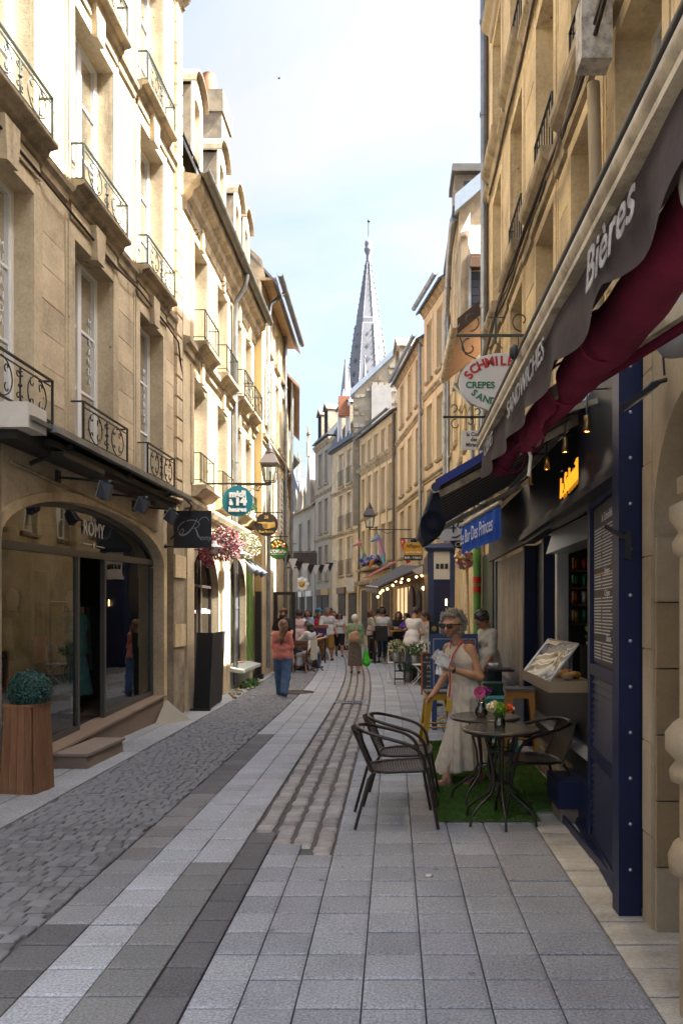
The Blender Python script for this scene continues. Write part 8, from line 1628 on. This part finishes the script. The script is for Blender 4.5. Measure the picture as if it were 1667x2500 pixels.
b = MB(); b.prism([(cx+.245*math.cos(a), yy-.004, cz+.03+.225*math.sin(a)) for a in [pi*i/18 for i in range(19)]], [(cx+.245*math.cos(a), yy-.001, cz+.03+.225*math.sin(a)) for a in [pi*i/18 for i in range(19)]]); b.build('black_half', BLACK, t)
for i, (x, z, m_) in enumerate(((-.15, .10, LIME), (-.12, .06, ORG), (-.05, .13, ORG), (-.03, .06, YEL), (.03, .10, LIME), (.06, .16, ORG), (.10, .09, MAUVE), (.15, .12, YEL), (.17, .06, ORG), (.0, .19, LIME), (-.08, .18, YEL), (.12, .05, LIME))): b = MB(); b.lathe([(.001, 0), (.034, 0), (.034, .003), (.001, .003)], n=8, T=Matrix.Translation((cx+x, yy-.005, cz+z)) @ Matrix.Rotation(pi/2, 4, 'X')); b.build('painted_vegetable', m_, t)
text("L'OKaRa", .115, face('c', (cx, yy-.005, cz-.06)), LETW, t, bold=.003); b = MB(); b.box(cx-.17, cx+.17, yy-.005, yy-.003, cz-.135, cz-.125); b.build('underline', LETW, t); b = MB(); b.bar((-3.25, yy+.015, 3.55), (-2.7, yy+.015, 3.55), .02); b.bar((cx, yy+.015, 3.55), (cx, yy+.015, 3.48), .015); b.build('iron_bracket', BLACK, t)
def lantern(label, x, y, z, k=1.0, wall=None, bz=0, m=None):
    t = thing('street_lantern', label, 'street lantern', (x, y, z)); m = m or mat('grey brown lantern paint', (.10, .085, .08), .45, .3)
    b = MB(); 
    for i in range(4): a = pi/4+pi/2*i; b.bar((x+.17*k*math.cos(a), y+.17*k*math.sin(a), z+.08*k), (x+.25*k*math.cos(a), y+.25*k*math.sin(a), z+.46*k), .022*k)
    for zz, r in ((.08, .17), (.46, .25)):
        for i in range(4): a, c = pi/4+pi/2*i, pi/4+pi/2*(i+1); b.bar((x+r*k*math.cos(a), y+r*k*math.sin(a), z+zz*k), (x+r*k*math.cos(c), y+r*k*math.sin(c), z+zz*k), .025*k)
    b.build('cage', m, t); b = MB()
    sq = lambda r, zz: [(x+r*k*math.cos(pi/4+pi/2*i), y+r*k*math.sin(pi/4+pi/2*i), z+zz*k) for i in range(4)]
    b.prism(sq(.30, .48), sq(.15, .72)); b.lathe([(.1*k, 0), (.13*k, .03*k), (.06*k, .07*k), (.09*k, .1*k), (.05*k, .14*k), (.04*k, .19*k), (.001, .22*k)], (x, y, z+.72*k), 10); b.build('roof', m, t)
    b = MB(); A_, B_ = sq(.165, .09), sq(.245, .45)
    for i in range(4): b.quad(A_[i], A_[(i+1) % 4], B_[(i+1) % 4], B_[i])
    b.build('pane', GLASS_CLEAR, t); b = MB(); b.lathe([(.02*k, 0), (.035*k, .1*k), (.03*k, .2*k), (.001, .22*k)], (x, y, z+.1*k), 10); b.build('bulb', OFFWHITE, t)
    b = MB(); b.tube([(x, y, z+.08*k), (x, y, z)], .03*k, 8); b.bar((x, y, z), (wall, y, z), .03*k); b.tube([(x+(wall-x)*.25, y, z), (x+(wall-x)*.4, y, z-.14*k), (x+(wall-x)*.6, y, z-.08*k)], .012*k, 5); b.build('bracket', IRON, t)
lantern('large grey-brown street lantern on a bracket above the round signs', -2.63, 16.6, 4.32, .92, -3.3)
lantern('small street lantern on a bracket at the far left end of the street', -7.2+.25, 50, 6.0, 1.2, -6.2)
lantern('dark street lantern between the painted giraffes', -.95, 31.0, 4.9, 1.15, .75)
# black spotlights on arms over the clothes shop
for i, s in enumerate((8.17, 9.3, 10.4)):
    W_ = M1 @ Vector((s, 0, 3.0)); x = W_.x+.55; y, z = W_.y, 2.97; t = thing('spotlight', ('nearest', 'middle', 'farthest')[i]+' of three black floodlights on arms over the clothes shop', 'floodlight', (x, y, z), 'floodlights over the clothes shop')
    b = MB(); b.tube([(W_.x, y, 3.02), (x, y, 2.97)], .012, 6); b.box(W_.x-.01, W_.x+.03, y-.04, y+.04, 2.95, 3.09); b.ball((x, y, 2.96), .032, 8); b.build('arm', BLACK, t)
    T = Matrix.Translation((x-.03, y, 2.87)) @ Matrix.Rotation(math.radians(14+10*i), 4, 'Y') @ Matrix.Scale(.8, 4); b = MB(T); b.prism([(-.085, -.07, -.10), (.07, -.055, -.11), (.06, -.045, .10), (-.085, -.07, .11)], [(-.085, .07, -.10), (.07, .055, -.11), (.06, .045, .10), (-.085, .07, .11)]); b.build('housing', mat('blue black metal', (.018, .022, .032), .35, .2), t); b = MB(T); b.box(-.095, -.0865, -.075, .075, -.11, .115); b.build('lens', ALU, t)
# ================================================================ bar terrace, beer sign, painted animals, string lights
GREYC = mat('grey awning cloth', (.10, .10, .115), .9, var=.15); t = thing('awning', 'grey sloping awning of the bar with a pale striped valance', 'awning', (-.2, 27.5, 2.8))
n_ = [(.95, 26, 3.14), (-.52, 26, 2.44), (-1.02, 29.6, 2.60), (.30, 29.6, 3.38)]
b = MB(); b.prism(n_, [(x, y, z+.02) for x, y, z in n_]); b.build('canopy_cloth', GREYC, t)
b = MB(); k = 16
for i in range(k):
    A_, B_ = V3(*n_[1]).lerp(V3(*n_[2]), i/k), V3(*n_[1]).lerp(V3(*n_[2]), (i+1)/k); dz = .20+.03*math.sin(i*1.7); b.quad(A_[:], B_[:], (B_.x-.02, B_.y, B_.z-dz), (A_.x-.02, A_.y, A_.z-dz), i % 2)
b.build('valance', [GREYC, mat('pale valance cloth', (.42, .40, .42), .9)], t); b = MB(); b.tube([n_[1], n_[2]], .03, 6); b.build('front_bar', OFFWHITE, t); b = MB(); b.bar((.9, 26.05, 3.05), (-.5, 26.05, 2.40), .05); b.build('folding_arm', BLACK, t)
b = MB(); b.prism([(.98, 25.95, 3.16), (.62, 25.95, 3.02), (.70, 25.95, 2.92), (.98, 25.95, 2.84)], [(.98, 26, 3.16), (.62, 26, 3.02), (.70, 26, 2.92), (.98, 26, 2.84)]); b.build('end_plate', OFFWHITE, t)
t = thing('awning', 'faded red awning just beyond the grey bar awning', 'awning', (-.4, 31.5, 3.1)); b = MB(); q = [(.2, 30.2, 3.6), (-.95, 30.2, 2.95), (-1.3, 33, 3.05), (-.1, 33, 3.7)]; b.prism(q, [(x, y, z+.02) for x, y, z in q]); b.build('canopy_cloth', mat('faded red cloth', (.34, .10, .09), .9), t)
BULB = mat('warm bulb', (1, .6, .2), .5, emit=(1, .55, .16, 1.6)); t = thing('string_lights', 'string of warm bulbs under the grey bar awning', 'string lights', (0, 26, 2.6)); pts = []
for (x, y) in ((430, 1030), (460, 980), (490, 950), (550, 930), (620, 885), (655, 830), (735, 795), (725, 845), (820, 815), (920, 775), (990, 760), (1035, 745)):
    p = P(840+.1913*x, 1260+.1913*y, 26.2); pts.append((p[0], p[1], p[2]+.07)); b = MB(); b.ball(p, .042, 8); b.build('bulb', BULB, t)
b = MB(); b.tube(pts, .008, 4); b.build('cable', BLACK, t)
t = thing('wall_lamp', 'small lit lamp in the bar window recess', 'lamp', (.85, 27.5, 2.3)); p = P(1034, 1436, 27.0); b = MB(); b.ball(p, .07, 8); b.build('bulb', BULB, t); b = MB(); b.tube([(p[0], p[1], p[2]+.06), (p[0], p[1], p[2]+.3)], .01, 4); b.build('stem', BLACK, t)
# beer sign and red diamond
t = thing('hanging_sign', 'yellow beer sign with black gothic lettering and a black bar-tabac strip', 'sign', (.58, 23, 3.4)); yy = 23.0; poly_sign(t, [(.31, 3.30), (.855, 3.30), (.855, 3.60), (.82, 3.645), (.35, 3.645), (.31, 3.60)], yy, .06, mat('beer yellow', (.55, .29, .01), .4, var=.05)); poly_sign(t, [(.31, 3.135), (.84, 3.135), (.855, 3.15), (.855, 3.295), (.31, 3.295)], yy, .06, BLKL, 'lower_panel')
text('Affligem', .135, face('c', (.585, yy-.004, 3.555)), BLKL, t, bold=.003, sx=.95); text('Le Petit Mec', .09, face('c', (.585, yy-.004, 3.38)), LETW, t, shear=.3, bold=.001); text('BAR - TABAC', .085, face('c', (.585, yy-.004, 3.215)), LETW, t, bold=.002)
b = MB(); b.bar((.2, yy+.03, 3.78), (1.7, yy+.03, 3.78), .03); b.bar((.45, yy+.03, 3.78), (.45, yy+.03, 3.64), .015); b.bar((.72, yy+.03, 3.78), (.72, yy+.03, 3.64), .015); b.lathe([(.001, .12), (.1, .08), (.1, 0), (.001, 0)], (.6, yy+.03, 3.68), 10); b.build('iron_bracket', BLACK, t)
t = thing('tobacco_sign', 'slanting red tobacco sign behind the yellow beer sign', 'sign', (.3, 23.4, 3.4)); b = MB(); b.prism([(.19, 23.4, 3.82), (.33, 23.4, 3.85), (.52, 23.4, 3.12), (.40, 23.4, 3.06)], [(.19, 23.5, 3.82), (.33, 23.5, 3.85), (.52, 23.5, 3.12), (.40, 23.5, 3.06)]); b.build('sign_panel', mat('tobacco red', (.5, .015, .015), .4), t); text('T', .12, face('c', (.27, 23.39, 3.70)), LETW, t, bold=.004); b = MB(); b.bar((.35, 23.45, 3.82), (1.72, 23.45, 3.82), .025); b.build('iron_bracket', BLACK, t)
# painted animals on the ledge
q = MB(M5r); q.box(.8, 4.8, .0, .55, 3.58, 3.66); q.build('ledge', STONE_SILL, G1)
PAI = [mat('paint yellow', (.50, .38, .02), .5, col2=(.2, .4, .3), c2s=3), mat('paint pink', (.52, .16, .22), .5, col2=(.5, .3, .1), c2s=4), mat('paint night blue', (.02, .03, .20), .5, col2=(.42, .40, .5), c2s=5, c2w=.03), mat('paint sky blue', (.08, .30, .55), .5, col2=(.5, .2, .4), c2s=4, c2w=.04), mat('paint orange', (.62, .20, .01), .5), mat('paint lilac', (.38, .25, .5), .5, col2=(.05, .4, .5), c2s=4, c2w=.04)]
def zp(x, y, D): p = P(840+.1913*x, 1260+.1913*y, D); return p
def animal(name, label, segs, D):
    t = thing(name, label, 'sculpture', zp(segs[0][0], segs[0][1], D)); pr = [(zp(a, b, D+k2), zp(c, d, D+k2), r0*.0036, r1*.0036, S1, m) for a, b, c, d, r0, r1, m, k2 in segs]; me = sdf_mesh('body', pr, .022, PAI, .05); link('body', me, t)
animal('giraffe_sculpture', 'yellow and pink painted giraffe sculpture on the ledge, facing left', [(268, 600, 255, 500, 26, 24, 0, 0), (255, 500, 205, 365, 24, 17, 0, 0), (205, 362, 195, 345, 24, 22, 1, 0), (190, 350, 120, 378, 20, 13, 1, 0), (185, 335, 178, 290, 8, 5, 1, 0), (206, 335, 215, 300, 8, 5, 1, .1)], 36.4)
animal('giraffe_sculpture', 'sky blue and pink painted giraffe sculpture behind the right lantern', [(520, 625, 500, 500, 30, 28, 5, 0), (500, 500, 455, 330, 27, 20, 3, 0), (450, 305, 425, 270, 26, 26, 3, 0), (420, 285, 352, 320, 22, 14, 3, 0), (425, 250, 430, 205, 10, 5, 3, 0), (445, 260, 455, 225, 9, 5, 3, .1), (540, 620, 535, 480, 26, 22, 5, .3)], 35.2)
animal('dinosaur_sculpture', 'dark blue starry painted dinosaur sculpture lying between two giraffes', [(400, 545, 330, 560, 60, 58, 2, 0), (330, 570, 250, 610, 50, 34, 2, 0), (250, 610, 215, 560, 30, 22, 2, 0), (215, 560, 245, 490, 20, 18, 3, 0), (245, 490, 235, 480, 16, 10, 3, 0), (365, 575, 320, 650, 22, 14, 4, -.2), (430, 590, 440, 640, 22, 16, 2, .2)], 35.8)
# white garden chairs with flowers, dark plant stand
GW = mat('white garden iron', (.62, .62, .58), .5, var=.1)
def garden_chair(label):
    t = thing('garden_chair', label, 'chair', (0, 0, 0), 'white iron garden chairs with flowers'); b = MB(); b.tube([(-.19, -.02, .45)]+[(.20*math.cos(pi-pi*i/12), -.06, .68+.22*math.sin(pi*i/12)) for i in range(13)]+[(.19, -.02, .45)], .010, 6)
    for s in (-1, 1): b.tube([(x, -.06, z) for x, z in spiral((s*.07, .74), .065, .02, 1.57-s*1.0, 1.57+s*4.6)], .006, 5); b.tube([(x, -.055, z) for x, z in spiral((s*.10, .58), .05, .015, 0, s*5)], .006, 5)
    b.build('scrolled_back', GW, t); b = MB(); b.lathe([(.001, .44), (.19, .44), (.20, .45), (.19, .46), (.001, .46)], n=24); b.build('seat', GW, t)
    for s in (-1, 1):
        b = MB(); b.tube([(s*.17, -.17, .45), (s*.17, .22, .0)], .009, 6); b.build('leg', GW, t); b = MB(); b.tube([(s*.15, .17, .45), (s*.15, -.24, .0)], .009, 6); b.build('leg', GW, t)
    b = MB(); b.tube([(-.17, .19, .03), (.17, .19, .03)], .007, 5); b.build('stretcher', GW, t); return t
g0 = garden_chair('white iron garden chair holding a flower bucket, left of the chalkboard'); copy_tree(g0, Matrix.Translation((.62, 17.2, 0)) @ Matrix.Rotation(rad_(95), 4, 'Z'), 'white folding garden chair seen side-on beside the chalkboard'); g0.matrix_basis = Matrix.Translation((.06, 17.9, 0)) @ Matrix.Rotation(rad_(170), 4, 'Z')
BUCK = mat('galvanised bucket', (.15, .16, .16), .45, .5, var=.2); WFL = [LEAFS, mat('white petals', (.6, .6, .55), .7), mat('yellow petals', (.55, .42, .05), .7), mat('blue violet petals', (.10, .08, .3), .7)]
for i, (x, y, z, l, w_) in enumerate(((.08, 17.75, .46, 'bucket of white and yellow flowers on the left white garden chair', [0, 0, 1, 1, 2]), (.50, 17.6, .40, 'bucket of white and green flowers between the white garden chairs', [0, 0, 0, 1]), (.33, 18.0, .0, 'bucket of greenery on the ground between the white garden chairs', [0, 0, 0, 3]), (.72, 18.2, .35, 'bucket of violet flowers behind the chalkboard', [0, 0, 3, 1]), (1.05, 14.8, .9, 'pot of violet flowers behind the blue menu board', [0, 3, 3]))):
    t = thing('flower_bucket', l, 'flowers', (x, y, z), 'buckets of cut flowers by the white chairs'); b = MB(); b.lathe([(.09, 0), (.12, .24), (.11, .24), (.085, .02)], (x, y, z), 14); b.build('bucket', BUCK, t); b = MB(); petals(b, (x, y, z+.36), .21, 420, 4, .05, (1.1, 1, .8), 30+i, w_); b.build('flowers', WFL, t)
    if z > .3 and i: b = MB(); b.box(x-.13, x+.13, y-.13, y+.13, z-.03, z); [b.bar((x+s*.11, y+r*.11, 0), (x+s*.11, y+r*.11, z-.03), .018) for s in (-1, 1) for r in (-1, 1)]; b.build('stand', BLACK, t)
t = thing('plant_stand', 'dark metal plant stand in front of the left white garden chair', 'stand', (.13, 17.25, 0)); b = MB()
b.box(.02, .26, 17.15, 17.4, .48, .5); [b.bar((x, y, 0), (x, y, .48), .02) for x in (.03, .25) for y in (17.16, 17.39)]; [b.bar((.03, y, z), (.25, y, z), .015) for y in (17.16, 17.39) for z in (.12, .3)]; b.build('frame', BLACK, t)
# bar chairs and tables
def bar_chair(label, x, y, a, h=.78, back=True, m=BLACK, name='bar_chair'):
    t = thing(name, label, 'chair', (0, 0, 0), 'dark bar chairs and stools of the bar terrace'); b = MB(); b.box(-.2, .2, -.2, .2, h-.05, h); b.build('seat', m, t)
    for s in (-1, 1):
        for r in (-1, 1): b = MB(); b.bar((s*.17, r*.17, h-.05), (s*.2, r*.2, 0), .03); b.build('leg', m, t)
    b = MB(); [b.bar((s*.19, -.19, h*.35), (s*.19, .19, h*.35), .02) for s in (-1, 1)]; b.bar((-.19, -.19, h*.4), (.19, -.19, h*.4), .02); b.build('foot_rail', m, t, kind='stuff')
    if back: b = MB(); b.prism([(-.2, -.2, h), (.2, -.2, h), (.2, -.24, h+.42), (-.2, -.24, h+.42)], [(-.2, -.17, h), (.2, -.17, h), (.2, -.21, h+.42), (-.2, -.21, h+.42)]); b.build('backrest', m, t)
    t.matrix_basis = Matrix.Translation((x, y, 0)) @ Matrix.Rotation(rad_(a), 4, 'Z'); return t
bar_chair('tall black bar chair with a person in white on it', -.32, 24.4, -15, .76); bar_chair('dark bar stool under the man in beige', -.55, 25.6, -60, .78, False, WOODDARK, 'bar_stool'); bar_chair('black chair under the woman in black', .17, 25.2, 175, .68); bar_chair('black chair under the person in purple', .42, 24.8, 120, .64)
for i, (x, y, m_, l) in enumerate(((.05, 24.6, YEL, 'small yellow-topped bar table between the seated people'), (-.62, 25.0, ORW, 'small orange-topped bar table by the man in beige'))):
    t = thing('bar_table', l, 'table', (x, y, 0)); b = MB(); b.lathe([(.001, 1.0), (.3, 1.0), (.3, 1.03), (.001, 1.03)], (x, y, 0), 20); b.build('table_top', m_, t); b = MB(); b.tube([(x, y, 1), (x, y, .03)], .035, 8); b.lathe([(.25, 0), (.25, .02), (.04, .04)], (x, y, 0), 14); b.build('pillar', BLACK, t)
for i in range(4):
    b = MB(); b.lathe([(.025, 0), (.035, .13), (.03, .13), (.022, .02)], (-.05+i*.07, 24.55+.03*(i % 2), 1.03), 10); tag(b.build('drinking_glass', VG), 'drinking glass on the yellow bar table, '+ORD[i]+' from the left', 'glass', 'glasses on the yellow bar table')
# left terrace: glass screen, folding wooden chairs, table
t = thing('terrace_screen', 'black-framed glass terrace screen beside the bearded man', 'glass screen', (-2.95, 21, 0)); b = MB()
for a in ((-3.22, -3.12, 0, 2.15), (-2.74, -2.64, 0, 2.15)): b = MB(); b.box(a[0], a[1], 20.95, 21.05, a[2], a[3]); b.build('post', BLACK, t)
for z in (.05, 2.07): b = MB(); b.box(-3.119, -2.741, 20.96, 21.04, z, z+.08); b.build('rail', BLACK, t)
b = MB(); b.quad((-3.12, 21, .13), (-2.74, 21, .13), (-2.74, 21, 2.07), (-3.12, 21, 2.07)); b.build('pane', GLASS_SHOP, t);
t = thing('menu_post', 'tall black post at the corner of the ochre wall', 'post', (-3.22, 18.8, 0)); b = MB(); b.box(-3.3, -3.16, 18.6, 18.75, 0, 2.1); b.build('shaft', BLACK, t); b = MB(); b.box(-3.34, -3.12, 18.56, 18.79, 0, .12); b.build('foot', BLACK, t)
def fold_chair(label, x, y, a):
    t = thing('folding_chair', label, 'chair', (0, 0, 0), 'wooden folding chairs of the left terrace')
    for s in (-1, 1): b = MB(); b.bar((s*.2, -.24, .86), (s*.2, .22, 0), .035, .022); b.build('leg', WOODDARK, t); b = MB(); b.bar((s*.17, .2, .45), (s*.17, -.24, 0), .035, .022); b.build('leg', WOODDARK, t)
    for i in range(5): b = MB(); b.box(-.19, .19, -.16+i*.075, -.105+i*.075, .44, .455); b.build('seat_slat', WOODDARK, t)
    for i in range(2): b = MB(); b.box(-.19, .19, -.245+.03*i, -.225+.03*i, .78-i*.1, .85-i*.1); b.build('back_slat', WOODDARK, t)
    t.matrix_basis = Matrix.Translation((x, y, 0)) @ Matrix.Rotation(rad_(a), 4, 'Z'); return t
fold_chair('wooden folding chair with its back to the camera beside the girl in coral', -2.5, 20.6, 15); fold_chair('wooden folding chair under the seated woman in white', -2.22, 21.35, 55); fold_chair('wooden folding chair under the woman in pale pink', -2.52, 22.0, -60)
t = thing('terrace_table', 'wooden terrace table with a plate on it', 'table', (-2.5, 21.5, 0)); b = MB(); b.box(-2.85, -2.35, 21.35, 21.95, .72, .75); b.build('table_top', WOODDARK, t)
for x in (-2.8, -2.4):
    for y in (21.4, 21.9): b = MB(); b.bar((x, y, 0), (x, y, .72), .04); b.build('leg', WOODDARK, t)
b = MB(); b.lathe([(.001, 0), (.08, .0), (.12, .02), (.115, .025), (.001, .01)], (-2.45, 21.45, .75), 16); tag(b.build('plate', WHITE), 'white plate on the wooden terrace table', 'plate')
b = MB(); 
for i in range(14): a = i/14; b.add([(-2.06-.16*math.sin(a*3)-.02*math.sin(a*19), 21.1-.1*a, .86-.0*a), (-2.06-.16*math.sin((i+1)/14*3)-.02*math.sin((i+1)/14*19), 21.1-.1*(i+1)/14, .86), (-2.05-.2*math.sin((i+1)/14*3), 21.05-.1*(i+1)/14, .34+.04*math.sin(i)), (-2.05-.2*math.sin(a*3), 21.05-.1*a, .34+.04*math.sin(i-1))], [(0, 1, 2, 3)], 0, True)
tag(b.build('jacket', LINEN), 'cream jacket hung over a wooden folding chair', 'jacket')
t = thing('notice_board', 'orange-topped board with white lettering behind the terrace table', 'sign', (-2.7, 24.5, 0)); b = MB(); b.box(-3.0, -2.1, 24.5, 24.53, .75, 1.1); b.build('panel', mat('violet panel', (.05, .03, .12), .6), t); b = MB(); b.box(-3.05, -2.05, 24.48, 24.55, 1.1, 1.2); b.build('top_rail', ORW, t); text('4.50', .2, face('c', (-2.75, 24.495, .93)), LETW, t, bold=.004); b = MB(); [b.bar((x, 24.52, 0), (x, 24.52, .75), .04) for x in (-2.95, -2.15)]; b.build('post', BLACK, t, kind='stuff')
t = thing('advert_board', 'white advertising board with a red circle in the middle of the street', 'sign', (-2.2, 33, 0)); b = MB(); b.box(-2.4, -1.95, 33, 33.04, .2, 1.45); b.build('panel', WHITE, t); b = MB(Matrix.Translation((-2.15, 32.995, .9)) @ Matrix.Rotation(pi/2, 4, 'X')); b.lathe([(.001, 0), (.2, 0), (.2, .004), (.001, .004)], n=20); b.build('red_circle', MATS['tobacco red'], t); b = MB(); b.box(-2.42, -1.93, 32.98, 33.3, 0, .2); b.build('foot', BLACK, t)
# papier-mache flower head and painted pipe beyond the snack bar
t = thing('paper_flower', 'large pink and white paper flower on a pole by the low house', 'flower', (1.33, 14.2, 2.55)); b = MB(); petals(b, (1.30, 14.2, 2.57), .17, 420, 3, .09, (1, .8, 1.1), 77, [0, 1, 1, 2]); b.build('flower_head', [mat('pink paper', (.55, .12, .14), .8), WHITE, YEL], t); b = MB(); b.tube([(1.34, 14.25, 2.45), (1.40, 14.25, .0)], .03, 8); b.build('pole', STONE_SHADE, t)
PGR = mat('painted green', (.10, .26, .05), .6); t = thing('painted_pipe', 'green drainpipe with red painted bands by the dark green door', 'pipe', (1.52, 14.0, 0)); b = MB(); b.tube([(1.5, 14.0, 0), (1.5, 14.0, 3.0)], .07, 10); b.build('pipe', PGR, t)
for z in (1.95, 2.12): b = MB(); b.tube([(1.5, 14.0, z), (1.5, 14.0, z+.12)], .074, 10); b.build('red_band', MATS['tobacco red'], t)
t = thing('bunting', 'black and white pennant bunting hung from the left houses', 'bunting', (-2.9, 24, 3.2)); b = MB(); A_, B_ = V3(-3.2, 22.5, 3.3), V3(-2.2, 30, 3.6); b.tube([A_.lerp(B_, i/8)[:2]+(A_.lerp(B_, i/8).z-.25*math.sin(pi*i/8),) for i in range(9)], .006, 4); b.build('string', BLACK, t)
for i in range(10): c = A_.lerp(B_, (i+.5)/10); c.z -= .25*math.sin(pi*(i+.5)/10); q = MB(); q.prism([(c.x-.14, c.y, c.z), (c.x+.14, c.y, c.z), (c.x, c.y, c.z-.34)], [(c.x-.14, c.y+.01, c.z), (c.x+.14, c.y+.01, c.z), (c.x, c.y+.01, c.z-.34)]); q.build('pennant', (BLACK, WHITE)[i % 2], t)
t = thing('daisy_ornament', 'white daisy ornament on the far left house corner', 'ornament', (-5.5, 46, 3.2)); p = P(737, 1427, 44.0); b = MB(); [b.ball((p[0]+.28*math.cos(a), p[1], p[2]+.28*math.sin(a)), .17, 6, 0, (1, .3, 1)) for a in [2*pi*i/8 for i in range(8)]]; b.ball((p[0], p[1]-.03, p[2]), .16, 8, 1, (1, .4, 1)); b.build('petals', [WHITE, YEL], t); b = MB(); b.tube([(p[0], p[1]+.05, p[2]), (p[0], p[1]+.05, 0)], .03, 5); b.build('stem', IRON, t)
for i, (u, v, D, wd, hh_, m_, l) in enumerate(((707, 1412, 25.5, .5, .6, OFFWHITE, 'white square hanging sign past the round green sign'), (745, 1365, 46, 1.4, .8, SHOPIN, 'dark shop sign with pale letters at the far end of the street'), (858, 1428, 40, .5, .7, OFFWHITE, 'small white sign board above the far right shops'))):
    p = P(u, v, D); t = thing('hanging_sign', l, 'sign', p); b = MB(); b.box(p[0]-wd/2, p[0]+wd/2, D, D+.05, p[2]-hh_/2, p[2]+hh_/2); b.build('sign_panel', m_, t); b = MB(); b.bar((p[0]-wd/2-.5*(1 if u < 800 else -1.2), D+.02, p[2]+hh_/2+.05), (p[0]+wd/2, D+.02, p[2]+hh_/2+.05), .03); b.build('iron_bracket', BLACK, t)
p = P(681, 191, 60); b = MB(); b.prism([(p[0]-.11, 60, p[2]+.03), (p[0], 60.1, p[2]-.03), (p[0]+.12, 60, p[2]+.06), (p[0]+.02, 59.95, p[2]+.04)], [(p[0]-.11, 60.02, p[2]+.035), (p[0], 60.15, p[2]), (p[0]+.12, 60.02, p[2]+.065), (p[0]+.02, 60, p[2]+.06)]); tag(b.build('bird', BLACK), 'tiny dark bird flying high over the street', 'bird')
t = thing('tv_antenna', 'thin television antenna on the far left roofs', 'antenna', (-8, 50, 9)); p = P(697, 1150, 50); b = MB(); b.tube([(p[0], 50, 7), (p[0], 50, p[2]+1.2)], .02, 4); [b.bar((p[0]-.5, 50, p[2]+z), (p[0]+.5, 50, p[2]+z), .02) for z in (.3, .7, 1.0)]; b.build('mast', ZINC, t)
